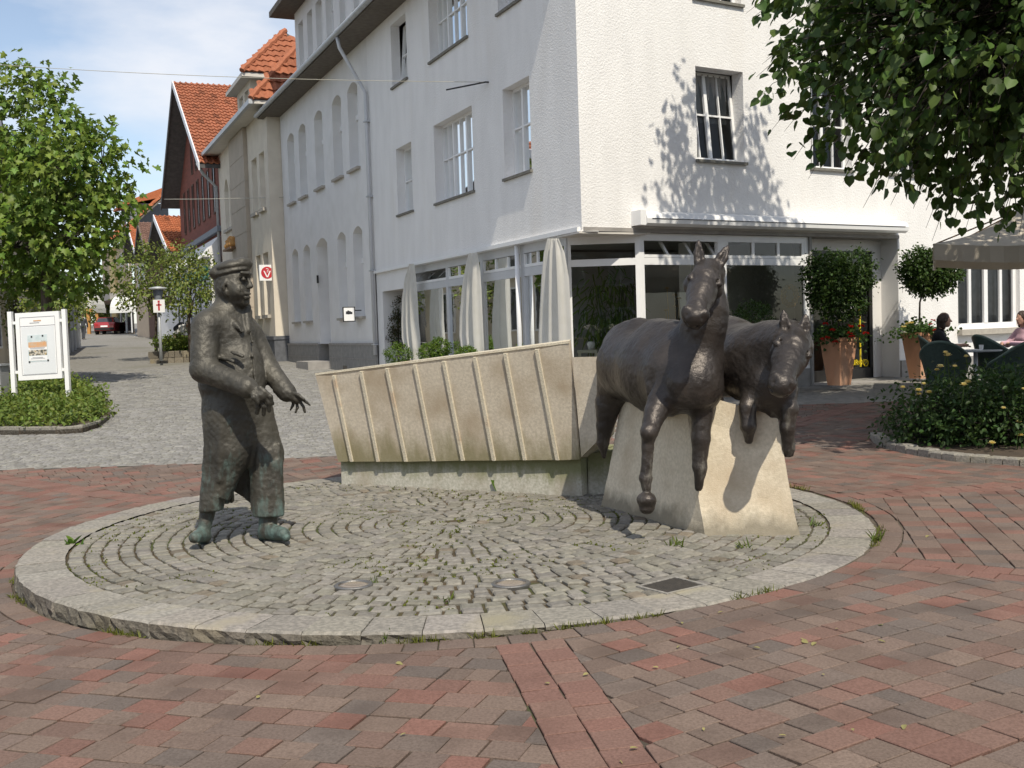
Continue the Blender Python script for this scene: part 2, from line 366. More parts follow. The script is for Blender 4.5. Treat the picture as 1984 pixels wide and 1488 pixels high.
for s0, s1 in SECT:
    rot = R((s0 + s1) / 2 + 90)
    if s1 > 270: rot = R(-20 + 360)
    e = (math.cos(rot), math.sin(rot)); h = (-e[1], e[0])
    lims = []
    for s, sg in ((s0, 1), (s1, -1)):
        a = R(s); d = (math.cos(a), math.sin(a)); nrm = (-d[1] * sg, d[0] * sg); lims.append(((CX + nrm[0] * HB, CY + nrm[1] * HB), nrm))
    v = -16.0
    while v < 16:
        W = 0.158; u = -16 + random.random() * .2
        while u < 16:
            L = random.choice((0.12, 0.158, 0.158, 0.19, 0.225))
            cu, cv = u + L / 2, v + W / 2; cx, cy = CX + e[0] * cu + h[0] * cv, CY + e[1] * cu + h[1] * cv
            u += L
            if cy > 17.2 or cy < 2.5 or abs(cx) > 0.5 * cy + 1.8 or math.hypot(cx - CX, cy - CY) < RB - .1: continue
            poly = [(CX + e[0] * a_ + h[0] * b_, CY + e[1] * a_ + h[1] * b_) for a_, b_ in ((cu - L / 2, v), (cu + L / 2, v), (cu + L / 2, v + W), (cu - L / 2, v + W))]
            for A_, N_ in lims:
                poly = clip_poly(poly, A_, N_)
                if len(poly) < 3: break
            if len(poly) < 3: continue
            ang = math.atan2(cy - CY, cx - CX); nn = (math.cos(ang), math.sin(ang))
            poly = clip_poly(poly, (CX + nn[0] * (RB + .004), CY + nn[1] * (RB + .004)), nn)
            if len(poly) < 3: continue
            c = random.choice(MIX); k = random.uniform(.86, 1.12)
            paver(shr(poly), tuple(x * k for x in c))
        v += W
PV.sort(key=lambda t: t[0])
rest = MB()
for i, (d, poly, col) in enumerate(PV):
    m_ = MB() if i < 300 else rest
    zt = random.uniform(-.0025, .0025); tx, ty = random.uniform(-.012, .012), random.uniform(-.012, .012)
    cx = sum(p[0] for p in poly) / len(poly); cy = sum(p[1] for p in poly) / len(poly)
    m_.prism(poly, [gz(*p) - .04 for p in poly], [gz(*p) - 0.028 + .022 + zt + (p[0] - cx) * tx + (p[1] - cy) * ty for p in poly], col, inset=0.003)
    if i < 300: m_.build('paver', 'paver', ground)
rest.build('farther_pavers', 'paver', ground, kind='stuff')
# ------------------------------------------------------------ cobbled street
mb = MB(); xs = [-60, -30, -15, -9, -7, -5, -4, -3.5, -3, -2, -1, 0, .6, 1.0, 1.3, 2, 4, 8, 20, 60]; ys = [13.62] + [14 + k for k in range(8)] + [22.5, 24, 28, 33, 40, 50, 65, 90, 120, 149, 151, 260]
pts = [(x, max(y, ylim(x) + .02), ) for y in ys for x in xs]; nx = len(xs)
mb.add([(x, y, gz(x, y) - 0.012) for x, y in pts], [(j * nx + i, j * nx + i + 1, (j + 1) * nx + i + 1, (j + 1) * nx + i) for j in range(len(ys) - 1) for i in range(nx - 1)])
street = mb.build('cobbled_street', 'street_far', org=(0, 14, 0), kind='structure', smooth=True)
mb = MB(); y = 13.62
while y < 36:
    W = random.uniform(.105, .125) * (1 if y < 20 else 1.3 if y < 27 else 1.7); x = -0.5 * y - 1.0; x += random.random() * .1
    while x < 0.14 * y + 1:
        L = random.uniform(.10, .145) * (1 if y < 20 else 1.4 if y < 27 else 1.8)
        yo = 0.10 * math.sin(x * 2.4) + 0.06 * x
        poly = [(x + .005, y + yo), (x + L - .005, y + yo + random.uniform(-.008, .008)), (x + L - .005, y + yo + W - .011), (x + .005, y + yo + W - .011)]
        x += L
        if poly[0][1] < 13.63: continue
        t = random.uniform(.19, .28); z = random.uniform(-.006, .006)
        mb.prism(poly, [gz(*p) - .03 for p in poly], [gz(*p) - .002 + z for p in poly], (t, t * .975, t * random.uniform(.88, .95)), inset=.012)
    y += W
mb.build('street_setts', 'sett', street, kind='stuff')
# ------------------------------------------------------------ floor lights, drain cover
for i, s in enumerate(SPOTS):
    t = thing('ground_spotlight', (s.x, s.y, -.03), ['round recessed floor light in the setts nearer the man statue', 'round recessed floor light in the setts nearer the square iron cover'][i], 'floor light', 'floor lights in the island')
    mb = MB(); mb.lathe((s.x, s.y, 0), [(.118, -.03), (.118, .004), (.112, .009), (.092, .009), (.090, .004), (.02, .0035)], 40); mb.build('ring', 'steel', t, smooth=False)
    mb = MB(); mb.lathe((s.x, s.y, 0), [(.0895, -.01), (.0895, .0045), (.06, .0085), (.002, .010)], 40); mb.build('lens', 'lens', t, smooth=True)
t = thing('drain_cover', (*((DRAIN[0] + DRAIN[2]) / 2).xy, -.03), 'square rusty iron cover with pale frame set in the setts', 'manhole cover')
cx, cy = sum(p[0] for p in dq) / 4, sum(p[1] for p in dq) / 4
if area(dq) < 0: dq = dq[::-1]
sc = lambda k: [(cx + (p[0] - cx) * k, cy + (p[1] - cy) * k) for p in dq]
mb = MB(); mb.prism(sc(.86), -.03, .004, inset=.003); mb.build('plate', 'iron', t)
mb = MB(); o, i_ = sc(1.0), sc(.875)
for k in range(4): mb.prism([o[k], o[(k + 1) % 4], i_[(k + 1) % 4], i_[k]], -.03, .006)
mb.build('frame', 'kerb', t)
# ------------------------------------------------------------ stone wagon and horse block
def stain_mat(name, c1, c2, low, zlo, zhi, streak=1.0, ms=(9, 9, 1.6), hi=1.25):
    m = mat(name, c1, c2, scale=42, rough=0.9, bump=0.5, bscale=110, bdist=0.006, c3=(c1[0] * .64, c1[1] * .58, c1[2] * .51), s3=2.4, lo3=0.46, hi3=0.74)
    nt = m.node_tree; L = nt.links; b = [n for n in nt.nodes if n.type == 'BSDF_PRINCIPLED'][0]; src = b.inputs['Base Color'].links[0].from_socket
    geo = _n(nt, 'ShaderNodeNewGeometry'); mp = _n(nt, 'ShaderNodeMapping'); mp.inputs['Scale'].default_value = ms; L.new(geo.outputs['Position'], mp.inputs['Vector'])
    no = _n(nt, 'ShaderNodeTexNoise'); no.inputs['Scale'].default_value = 1.0; no.inputs['Detail'].default_value = 7; no.inputs['Roughness'].default_value = .62; L.new(mp.outputs['Vector'], no.inputs['Vector'])
    sx = _n(nt, 'ShaderNodeSeparateXYZ'); L.new(geo.outputs['Position'], sx.inputs['Vector'])
    mr = _n(nt, 'ShaderNodeMapRange'); mr.inputs['From Min'].default_value = zlo; mr.inputs['From Max'].default_value = zhi; mr.inputs['To Min'].default_value = 0.62; mr.inputs['To Max'].default_value = -0.05; L.new(sx.outputs['Z'], mr.inputs['Value'])
    ad = _n(nt, 'ShaderNodeMath', operation='ADD'); L.new(no.outputs['Fac'], ad.inputs[0]); L.new(mr.outputs['Result'], ad.inputs[1])
    rp = _n(nt, 'ShaderNodeValToRGB'); rp.color_ramp.elements[0].position = .60; rp.color_ramp.elements[1].position = min(1.0, hi); L.new(ad.outputs['Value'], rp.inputs['Fac'])
    sc_ = _n(nt, 'ShaderNodeMath', operation='MULTIPLY'); sc_.inputs[1].default_value = streak; L.new(rp.outputs['Color'], sc_.inputs[0])
    mx = _n(nt, 'ShaderNodeMixRGB'); mx.inputs['Color2'].default_value = (*low, 1); L.new(sc_.outputs['Value'], mx.inputs['Fac']); L.new(src, mx.inputs['Color1']); L.new(mx.outputs['Color'], b.inputs['Base Color'])
    return m
stain_mat('wagon_stone', (0.60, 0.53, 0.425), (0.485, 0.425, 0.34), (0.20, 0.18, 0.085), 0.22, 0.7, 0.75)
stain_mat('wagon_base', (0.52, 0.50, 0.44), (0.36, 0.35, 0.29), (0.17, 0.18, 0.075), 0.30, 0.02, 0.85)
stain_mat('block_stone', (0.70, 0.62, 0.49), (0.58, 0.51, 0.39), (0.17, 0.15, 0.11), 0.0, 0.22, 0.8, (6, 6, 4))
mat('rib_stone', (0.64, 0.58, 0.455), (0.52, 0.465, 0.36), scale=60, rough=0.9, bump=0.7, bscale=120, c3=(0.42, 0.25, 0.14), s3=3.0, lo3=.58, hi3=.75)
UW = Vector((0.875, -0.484, 0)).normalized(); NW = Vector((UW.y, -UW.x, 0))     # along the wagon, towards the viewer
B0 = isect(662, 937, (0, 0, 0), Vector((0, 0, 1)))
def W(u, n, z): return B0 + UW * u + NW * n + Vector((0, 0, z))
tilt = 0.16
nf = (NW * math.cos(tilt) + Vector((0, 0, -math.sin(tilt)))).normalized()
P0 = W(0, 0.05, 0.26)
TL, TR, BL, BR = (isect(*q, P0, nf) for q in ((612, 727), (1104, 665), (656, 893), (1125, 889)))
depth = 1.05
bk = -NW * depth
bko = bk * 0.85
wag = thing('stone_wagon', W(1.2, -.4, 0), 'long ribbed stone wagon body rising to the right behind the horses', 'sculpture')
mb = MB(); ins = NW * 0.0
BBL, BBR, TBL, TBR = BL + bk * .9, BR + bk * .9 - UW * .42, TL + bk * 1.05, TR + bk * 1.05 - UW * .52
mb.hexa([BL, BR, BBR, BBL, TL, TR, TBR, TBL]); mb.build('body', 'wagon_stone', wag)
lenB = (BR - BL).length
mb = MB(); u1 = (BR - BL).dot(UW) - 0.02
mb.hexa([W(0, 0, -.02), W(u1, 0, -.02), W(u1, -.85, -.02), W(0, -.85, -.02), W(0, 0, BL.z + .03), W(u1, 0, BR.z + .03), W(u1, -.85, BR.z + .03), W(0, -.85, BL.z + .03)])
mb.build('base', 'wagon_base', wag)
ribs = [((649, 728), (684, 893)), ((702, 720), (735, 893)), ((752, 714), (789, 893)), ((806, 707), (843, 892)), ((862, 700), (899, 891)), ((922, 693), (959, 891)), ((981, 685), (1019, 890)), ((1042, 677), (1082, 890))]
def on_face(px, py, off=0): return isect(px, py, P0 + nf * off, nf)
prev = None
for (a, b) in ribs:      # each rib a thin raised lath across the face
    A, B = on_face(*a), on_face(*b); side = UW * 0.023
    A = A + (A - B).normalized() * 0.005; mb = MB()
    h_ = nf * 0.030
    mb.hexa([B - side - nf * .01, B + side - nf * .01, A + side - nf * .01, A - side - nf * .01, B - side * .7 + h_, B + side * .7 + h_, A + side * .7 + h_, A - side * .7 + h_]); mb.build('rib', 'rib_stone', wag)
edges = [((612, 727), (656, 893))] + ribs + [((1104, 665), (1125, 889))]
for i in range(len(edges) - 1):     # stone panels between the ribs, each a little wedge-shaped
    (a, b), (c, d) = edges[i], edges[i + 1]
    A, B, C_, D_ = on_face(*a), on_face(*b), on_face(*c), on_face(*d); mb = MB(); s1 = nf * random.uniform(.004, .007); s2 = nf * random.uniform(.011, .016)
    e_ = UW * .008; dn = Vector((0, 0, .004))
    mb.hexa([B + e_ - nf * .004 - dn, D_ - e_ - nf * .004 - dn, C_ - e_ - nf * .004, A + e_ - nf * .004, B + e_ + s2 - dn, D_ - e_ + s1 - dn, C_ - e_ + s1, A + e_ + s2]); mb.build('panel', 'wagon_stone', wag)
# coping rim
mb = MB(); up = Vector((0, 0, .02)); o = NW * .012
mb.hexa([TL + o, TR + o, TBR, TBL, TL + o + up, TR + o + up, TBR + up, TBL + up]); mb.build('coping', 'rib_stone', wag)
# stone link between wagon and horses
mb = MB()
l0 = at(1112, 693, 9.3); l1 = at(1200, 690, 9.0)
k0 = at(1128, 880, 9.32); 
for (a, b) in ():
    pass
mb.hexa([at(1126, 886, 9.35), at(1172, 840, 9.15), at(1190, 840, 9.75), at(1150, 886, 10.0), at(1110, 692, 9.35), at(1205, 690, 9.05), at(1220, 690, 9.7), at(1130, 692, 10.0)])
mb.build('drawbar_stone', 'wagon_stone', wag)
mb = MB(); f0 = isect(1120, 958, (0, 0, 0), Vector((0, 0, 1))); f1 = isect(1168, 975, (0, 0, 0), Vector((0, 0, 1)))
mb.hexa([W(u1 + .01, -.12, -.02), W(u1 + .45, -.35, -.02), W(u1 + .45, -.9, -.02), W(u1 + .01, -.8, -.02), W(u1 + .01, -.12, .36), W(u1 + .45, -.35, .42), W(u1 + .45, -.9, .42), W(u1 + .01, -.8, .36)]); mb.build('foot_stone', 'wagon_base', wag)
# block under the horses
G = lambda px, py: isect(px, py, (0, 0, 0), Vector((0, 0, 1)))
q = [G(1163, 979), G(1366, 1036), G(1551, 1037)]
q.append(q[2] + (q[0] - q[1]) * 0.93)
tops = [at(1207, 752, q[0].y - .02), at(1326, 756, q[1].y + .30), at(1506, 806, q[2].y + .12), None]
tops[3] = Vector((q[3].x - .05, q[3].y - .05, 0.95))
mid = []
blk = thing('horse_block', ((q[0].x + q[2].x) / 2, 8.2, 0), 'tapering pale stone block carrying the two bronze horses', 'sculpture base')
mb = MB(); NS = 10; vs = []
def bil(k, s):    # edge curves: flare towards the foot
    b, t = q[k], tops[k]; w = s ** 0.85 if k != 1 else s ** 0.92
    return Vector((b.x + (t.x - b.x) * w, b.y + (t.y - b.y) * w, -0.02 + (t.z + .02) * s))
N2 = 8
ring = []
for i in range(NS + 1):
    row = []
    for k in range(4):
        a, b = bil(k, i / NS), bil((k + 1) % 4, i / NS)
        for j in range(N2): row.append(a.lerp(b, j / N2))
    ring.append(row)
M4 = 4 * N2; vs = [p for row in ring for p in row]
vs = [p + Vector(RNG.uniform(-.0035, .0035, 3).tolist()) for p in vs]
fs = [(i * M4 + j, i * M4 + (j + 1) % M4, (i + 1) * M4 + (j + 1) % M4, (i + 1) * M4 + j) for i in range(NS) for j in range(M4)]
ctop = len(vs); vs.append(sum(ring[-1], Vector()) / M4); fs += [(NS * M4 + j, NS * M4 + (j + 1) % M4, ctop) for j in range(M4)]
mb.add(vs, fs); mb.build('block', 'block_stone', blk)
# ------------------------------------------------------------ sculpted forms (distance fields meshed as one skin)
class SDF:
    def __init__(s, lo, hi, vox):
        s.lo = np.array(lo, dtype=np.float32); s.vox = vox; s.n = np.ceil((np.array(hi) - s.lo) / vox).astype(int) + 1
        s.D = np.full(s.n, 0.5, dtype=np.float32)
        s.ax = [s.lo[i] + np.arange(s.n[i], dtype=np.float32) * vox for i in range(3)]
    def _sub(s, lo, hi):
        i0 = np.clip(np.floor((np.array(lo) - s.lo) / s.vox).astype(int), 0, s.n); i1 = np.clip(np.ceil((np.array(hi) - s.lo) / s.vox).astype(int) + 1, 0, s.n)
        sl = tuple(slice(a, b) for a, b in zip(i0, i1))
        g = np.stack(np.meshgrid(*[s.ax[i][sl[i]] for i in range(3)], indexing='ij'), -1) if min(i1 - i0) > 0 else None
        return sl, g
    def put(s, sl, d, k, op):
        if op == 'add':
            a = s.D[sl]
            if k > 0: h = np.clip(0.5 + 0.5 * (a - d) / k, 0, 1); s.D[sl] = a + (d - a) * h - k * h * (1 - h)
            else: s.D[sl] = np.minimum(a, d)
        else:
            a = s.D[sl]; d = -d
            h = np.clip(0.5 - 0.5 * (a - d) / max(k, 1e-5), 0, 1); s.D[sl] = a + (d - a) * h + k * h * (1 - h)
    def cone(s, a, b, ra, rb, k=0.03, op='add', flat=None):     # tapered capsule, optionally flattened along an axis
        a, b = np.array(a, dtype=np.float32), np.array(b, dtype=np.float32); m = max(ra, rb) + k + 3 * s.vox
        sl, g = s._sub(np.minimum(a, b) - m, np.maximum(a, b) + m)
        if g is None: return
        ba = b - a; pa = g - a; h = np.clip(pa @ ba / max(float(ba @ ba), 1e-9), 0, 1); v = pa - h[..., None] * ba
        f = 1.0
        if flat:
            ax = np.array(flat[0], dtype=np.float32); ax /= np.linalg.norm(ax); f = flat[1]; v = v + ax * ((1 / f - 1) * (v @ ax))[..., None]
        d = (np.linalg.norm(v, axis=-1) - (ra + (rb - ra) * h)) * (f ** 0.5 if f < 1 else 1)
        s.put(sl, d, k, op)
    def path(s, pts, rad, k=0.03, **kw):
        for i in range(len(pts) - 1): s.cone(pts[i], pts[i + 1], rad[i], rad[i + 1], k if i == 0 else min(k, 0.02), **kw)
    def ell(s, c, r, k=0.03, op='add', X=None, Y=None, Z=None):
        c = np.array(c, dtype=np.float32); r = np.array(r, dtype=np.float32); m = r.max() + k + 3 * s.vox; sl, g = s._sub(c - m, c + m)
        if g is None: return
        p = g - c
        if X is not None:
            M = np.array([X, Y, Z], dtype=np.float32); p = p @ M.T
        k0 = np.linalg.norm(p / r, axis=-1); k1 = np.linalg.norm(p / (r * r), axis=-1) + 1e-9
        s.put(sl, k0 * (k0 - 1) / k1, k, op)
    def cutz(s, x0, x1, z0, z1, yr=(-99, 99)):      # trim everything below a hem line running from (x0,z0) to (x1,z1)
        i0, i1 = np.searchsorted(s.ax[0], (min(x0, x1), max(x0, x1))); X = s.ax[0][i0:i1]; zl = z0 + (z1 - z0) * (X - x0) / (x1 - x0)
        s.D[i0:i1] = np.maximum(s.D[i0:i1], (zl[:, None, None] - s.ax[2][None, None, :]) * np.ones((1, s.n[1], 1), dtype=np.float32))
    def mesh(s, name, m, parent=None, rough=(), **tags):
        grid = openvdb.FloatGrid(); grid.copyFromArray(s.D.astype(np.float32))
        pts, quads = grid.convertToQuads(isovalue=0.0)
        pts = np.asarray(pts, dtype=np.float64) * s.vox + s.lo; quads = np.asarray(quads, dtype=np.int64)
        e = pts[quads]; n = np.cross(e[:, 2] - e[:, 0], e[:, 3] - e[:, 1])
        idx = np.clip(np.round((e.mean(1) - s.lo) / s.vox).astype(int), 1, np.array(s.n) - 2)
        gr = np.stack([s.D[idx[:, 0] + (i == 0), idx[:, 1] + (i == 1), idx[:, 2] + (i == 2)] - s.D[idx[:, 0] - (i == 0), idx[:, 1] - (i == 1), idx[:, 2] - (i == 2)] for i in range(3)], -1)
        if (n * gr).sum(1).mean() < 0: quads = quads[:, ::-1].copy(); n = -n
        if rough:
            vn = np.zeros_like(pts); 
            for j in range(4): np.add.at(vn, quads[:, j], n)
            vn /= np.linalg.norm(vn, axis=1)[:, None] + 1e-12; d = 0
            for sc_, am, sd in rough: d = d + vnoise(pts, sc_, sd) * am
            pts = pts + vn * d[:, None]
        return mk(name, pts, quads, m, parent, smooth=True, **tags)
def frame(z, x):     # orthonormal rows X,Y,Z with Z along z and X near x
    z = Vector(z).normalized(); x = Vector(x); x = (x - z * x.dot(z)).normalized(); y = z.cross(x); return dict(X=tuple(x), Y=tuple(y), Z=tuple(z))
def bronze(name, c1, c2, pat, plo, phi, zlo, zhi, me=.55, ro=.46):
    m = mat(name, c1, c2, scale=5, rough=0.42, metal=0.55, spec=0.5, bump=0.28, bscale=38, bdist=0.016, bdetail=8)
    nt = m.node_tree; L = nt.links; b = [n for n in nt.nodes if n.type == 'BSDF_PRINCIPLED'][0]; src = b.inputs['Base Color'].links[0].from_socket
    tc = _n(nt, 'ShaderNodeTexCoord'); mp = _n(nt, 'ShaderNodeMapping'); mp.inputs['Scale'].default_value = (9, 9, 3.2); L.new(tc.outputs['Object'], mp.inputs['Vector'])
    no = _n(nt, 'ShaderNodeTexNoise'); no.inputs['Scale'].default_value = 1.3; no.inputs['Detail'].default_value = 9; no.inputs['Roughness'].default_value = .7; L.new(mp.outputs['Vector'], no.inputs['Vector'])
    sx = _n(nt, 'ShaderNodeSeparateXYZ'); L.new(tc.outputs['Object'], sx.inputs['Vector']); mr = _n(nt, 'ShaderNodeMapRange'); mr.inputs['From Min'].default_value = zlo; mr.inputs['From Max'].default_value = zhi; mr.inputs['To Min'].default_value = .13; mr.inputs['To Max'].default_value = -.16; L.new(sx.outputs['Z'], mr.inputs['Value'])
    ad = _n(nt, 'ShaderNodeMath', operation='ADD'); L.new(no.outputs['Fac'], ad.inputs[0]); L.new(mr.outputs['Result'], ad.inputs[1])
    rp = _n(nt, 'ShaderNodeValToRGB'); rp.color_ramp.elements[0].position = plo; rp.color_ramp.elements[1].position = phi; L.new(ad.outputs['Value'], rp.inputs['Fac'])
    mx = _n(nt, 'ShaderNodeMixRGB'); mx.inputs['Color2'].default_value = (*pat, 1); L.new(rp.outputs['Color'], mx.inputs['Fac']); L.new(src, mx.inputs['Color1']); L.new(mx.outputs['Color'], b.inputs['Base Color'])
    r2 = _n(nt, 'ShaderNodeMapRange'); r2.inputs['To Min'].default_value = ro; r2.inputs['To Max'].default_value = .8; L.new(rp.outputs['Color'], r2.inputs['Value']); L.new(r2.outputs['Result'], b.inputs['Roughness'])
    m2 = _n(nt, 'ShaderNodeMapRange'); m2.inputs['To Min'].default_value = me; m2.inputs['To Max'].default_value = .05; L.new(rp.outputs['Color'], m2.inputs['Value']); L.new(m2.outputs['Result'], b.inputs['Metallic'])
    # fine casting pits
    vo = _n(nt, 'ShaderNodeTexNoise'); vo.inputs['Scale'].default_value = 130; vo.inputs['Detail'].default_value = 5; L.new(tc.outputs['Object'], vo.inputs['Vector'])
    b0 = [n for n in nt.nodes if n.type == 'BUMP'][0]; b2 = _n(nt, 'ShaderNodeBump'); b2.inputs['Strength'].default_value = .35; b2.inputs['Distance'].default_value = .006; L.new(vo.outputs['Fac'], b2.inputs['Height']); L.new(b0.outputs['Normal'], b2.inputs['Normal']); L.new(b2.outputs['Normal'], b.inputs['Normal'])
bronze('bronze_man', (0.080, 0.074, 0.060), (0.044, 0.041, 0.034), (0.105, 0.165, 0.152), .51, .76, 0.0, 1.3, .3, .52)
bronze('bronze_horse', (0.066, 0.056, 0.050), (0.040, 0.034, 0.031), (0.16, 0.15, 0.125), .66, .86, 0.3, 1.2, .5, .40)
# ---------------- the man
Q = 1 / 262.0
S = SDF(at(350, 1062, 8.55) - Vector((.05, 1.1, .02)), at(615, 492, 8.55) + Vector((.05, 0.0, .06)), 0.0085)
P = at
def c(a, b, ra, rb, k=.03, **kw): S.cone(P(*a), P(*b), ra * Q, rb * Q, k, **kw)
FD = (.87, -.5, 0)       # facing
SD = (.5, .87, 0)        # his left
FL = (FD, .82)
# torso and coat
c((408, 628, 7.88), (472, 634, 8.12), 30, 26, .06); c((432, 606, 7.97), (466, 606, 8.05), 24, 22, .05)
c((430, 640, 8.0), (438, 740, 8.0), 46, 56, .06, flat=(FD, .85)); c((455, 655, 8.0), (458, 745, 8.0), 40, 54, .06)
c((452, 735, 7.98), (455, 800, 7.98), 57, 54, .04); c((448, 790, 7.98), (452, 860, 8.0), 52, 50, .04)
c((470, 700, 7.93), (472, 760, 7.92), 34, 38, .05)
# skirts of the coat: left and right panel, back panel, hems cut clean
c((446, 800, 7.95), (444, 872, 7.92), 50, 43, .05); c((444, 872, 7.92), (408, 1000, 7.85), 41, 21, .04); c((422, 880, 7.93), (399, 1000, 7.88), 25, 15, .03); c((415, 885, 7.86), (404, 905, 7.85), 16, 12, .04)
c((488, 800, 8.02), (515, 880, 8.0), 42, 32, .05); c((515, 880, 8.0), (518, 1015, 7.96), 32, 28, .04); c((506, 890, 8.0), (503, 1015, 8.0), 22, 15, .02); c((531, 900, 7.95), (535, 1015, 7.93), 17, 15, .02)
c((455, 820, 8.14), (466, 1000, 8.2), 46, 40, .03, flat=((0.1, 1, 0), .22)); c((430, 850, 8.1), (425, 985, 8.14), 22, 20, .03, flat=((0.1, 1, 0), .35)); c((490, 860, 8.12), (488, 1005, 8.14), 20, 16, .02, flat=((0.1, 1, 0), .35))
for a, b, r in (((402, 800, 7.84), (394, 985, 7.80), 4), ((540, 860, 7.93), (542, 1000, 7.92), 4), ((430, 800, 7.76), (425, 930, 7.77), 4)): c(a, b, r * .8, r * 1.2, .035)
for a, b, r in (((497, 775, 7.78), (496, 860, 7.80), 6), ((496, 860, 7.80), (462, 940, 7.80), 9), ((462, 940, 7.80), (440, 985, 7.80), 10), ((496, 860, 7.86), (480, 930, 7.9), 7), ((409, 860, 7.74), (410, 975, 7.72), 3), ((486, 640, 7.80), (493, 770, 7.74), 2.2)): c(a, b, r * .5, r, .02, op='cut')
X_ = lambda px_: P(px_, 990, 7.95).x
S.cutz(X_(330), X_(437), P(380, 989, 7.9).z, P(432, 986, 7.9).z); S.cutz(X_(437), X_(490), P(437, 950, 8.15).z, P(490, 984, 8.15).z); S.cutz(X_(490), X_(570), P(490, 1000, 7.95).z, P(548, 998, 7.95).z)
# boots
c((409, 960, 7.90), (393, 1033, 7.85), 16.5, 13, .006); c((393, 1035, 7.85), (377, 1042, 7.67), 14, 11, .02); c((396, 1040, 7.88), (396, 1043, 7.9), 12.5, 12, .02)
c((521, 980, 7.97), (518, 1024, 7.96), 19, 18, .006); c((518, 1030, 7.95), (549, 1034, 7.80), 16.5, 12.5, .02); c((512, 1035, 8.0), (512, 1037, 8.0), 13, 12, .02); c((515, 1039, 7.96), (555, 1041, 7.78), 7.5, 7.5, .005)
# right arm, bent across the body
c((398, 632, 7.84), (395, 716, 7.74), 27, 25, .03); c((395, 716, 7.74), (478, 751, 7.58), 25, 18, .02); c((462, 745, 7.61), (478, 751, 7.58), 20, 20, .006)
c((486, 754, 7.57), (505, 766, 7.55), 11.5, 11.5, .012, flat=((.1, 1, 0), .75))
for i, (kx, ky, mx_, my, tx, ty) in enumerate(((512, 758, 524, 768, 528, 782), (511, 766, 521, 780, 522, 796), (505, 772, 512, 788, 511, 803), (497, 773, 501, 788, 498, 800))):
    dp = 7.545 + .012 * i; S.path([P(kx - 8, ky - 6, dp), P(kx, ky, dp), P(mx_, my, dp + .005), P(tx, ty, dp + .03)], [4.6 * Q, 4.4 * Q, 4 * Q, 3.2 * Q], k=.008)
S.path([P(488, 757, 7.55), P(492, 770, 7.52), P(500, 781, 7.53)], [5 * Q, 4.6 * Q, 3.6 * Q], k=.01)
# left arm, reaching forward
c((486, 648, 8.13), (516, 712, 8.1), 25, 23, .03); c((516, 712, 8.1), (556, 760, 7.95), 23, 17, .02); c((547, 751, 7.98), (556, 761, 7.95), 19, 18.5, .006)
c((562, 766, 7.93), (575, 773, 7.9), 9.5, 9.5, .012)
for i, (kx, ky, mx_, my, tx, ty) in enumerate(((583, 772, 594, 780, 601, 785), (581, 778, 588, 788, 591, 799), (575, 780, 576, 790, 573, 799), (569, 778, 567, 787, 563, 794))):
    dp = 7.87 + .025 * i; S.path([P(kx - 7, ky - 6, dp + .01), P(kx, ky, dp), P(mx_, my, dp - .01), P(tx, ty, dp)], [4.0 * Q, 3.8 * Q, 3.3 * Q, 2.7 * Q], k=.006)
S.path([P(566, 762, 7.90), P(578, 766, 7.86), P(589, 774, 7.84)], [4.2 * Q, 3.8 * Q, 3 * Q], k=.006)
# neck, head, collar
c((445, 575, 8.02), (445, 612, 8.02), 27, 30, .03)
hp = P(450, 549, 8.0); S.ell(hp, (36 * Q, 33 * Q, 44 * Q), .02, **frame((-.08, 0, 1), FD))
c((455, 562, 7.97), (468, 578, 7.945), 27, 15, .03); c((447, 578, 7.99), (470, 586, 7.95), 16, 9, .02); S.ell(P(462, 563, 7.885), (13 * Q, 11 * Q, 14 * Q), .03)
S.ell(P(476, 586, 7.935), (7 * Q,) * 3, .012)
S.path([P(479, 537, 7.925), P(485, 551, 7.905), P(487, 555, 7.90)], [3.8 * Q, 4.8 * Q, 5 * Q], k=.010); S.ell(P(481, 556, 7.895), (5 * Q,) * 3, .008)
c((466, 533, 7.872), (484, 536, 7.925), 3.4, 3.2, .012)
S.ell(P(472, 541, 7.850), (5 * Q, 3 * Q, 2.6 * Q), .008, op='cut'); S.ell(P(472, 541.5, 7.878), (5 * Q, 5 * Q, 3.6 * Q), .004)
c((475, 568.5, 7.885), (484, 568.5, 7.91), 3.2, 3, .006); c((475, 576.5, 7.89), (483, 576.5, 7.915), 3.4, 3, .006); c((470, 572.5, 7.865), (487, 572.5, 7.90), 1.7, 1.7, .003, op='cut')
c((466, 556, 7.86), (470, 574, 7.86), 1.6, 1.6, .006, op='cut')
S.path([P(438, 545, 7.875), P(434, 556, 7.87), P(439, 570, 7.88)], [4.5 * Q, 5 * Q, 4 * Q], k=.005); S.ell(P(438, 557, 7.865), (3 * Q, 4 * Q, 6 * Q), .004, op='cut')
c((424, 604, 7.98), (470, 640, 7.85), 11, 5, .012); c((476, 596, 8.02), (481, 642, 7.92), 10, 5, .012); c((425, 600, 8.08), (468, 600, 8.1), 13, 11, .02)
c((462, 600, 7.90), (472, 640, 7.84), 10, 4, .01, op='cut')
# cap
ct = frame((-.20, .03, 1), FD)
S.ell(P(448, 529, 8.0), (38.5 * Q, 36 * Q, 9 * Q), .004, **ct); S.ell(P(449, 518, 8.0), (37.5 * Q, 35 * Q, 14 * Q), .008, **ct); S.ell(P(430, 528, 8.0), (17 * Q, 30 * Q, 15 * Q), .02, **ct)
c((470, 508, 7.95), (480, 512, 7.99), 9, 9, .015)
S.path([P(468, 528, 7.86), P(481, 530, 7.90), P(486, 531, 7.97)], [3 * Q, 3.4 * Q, 3 * Q], k=.01)
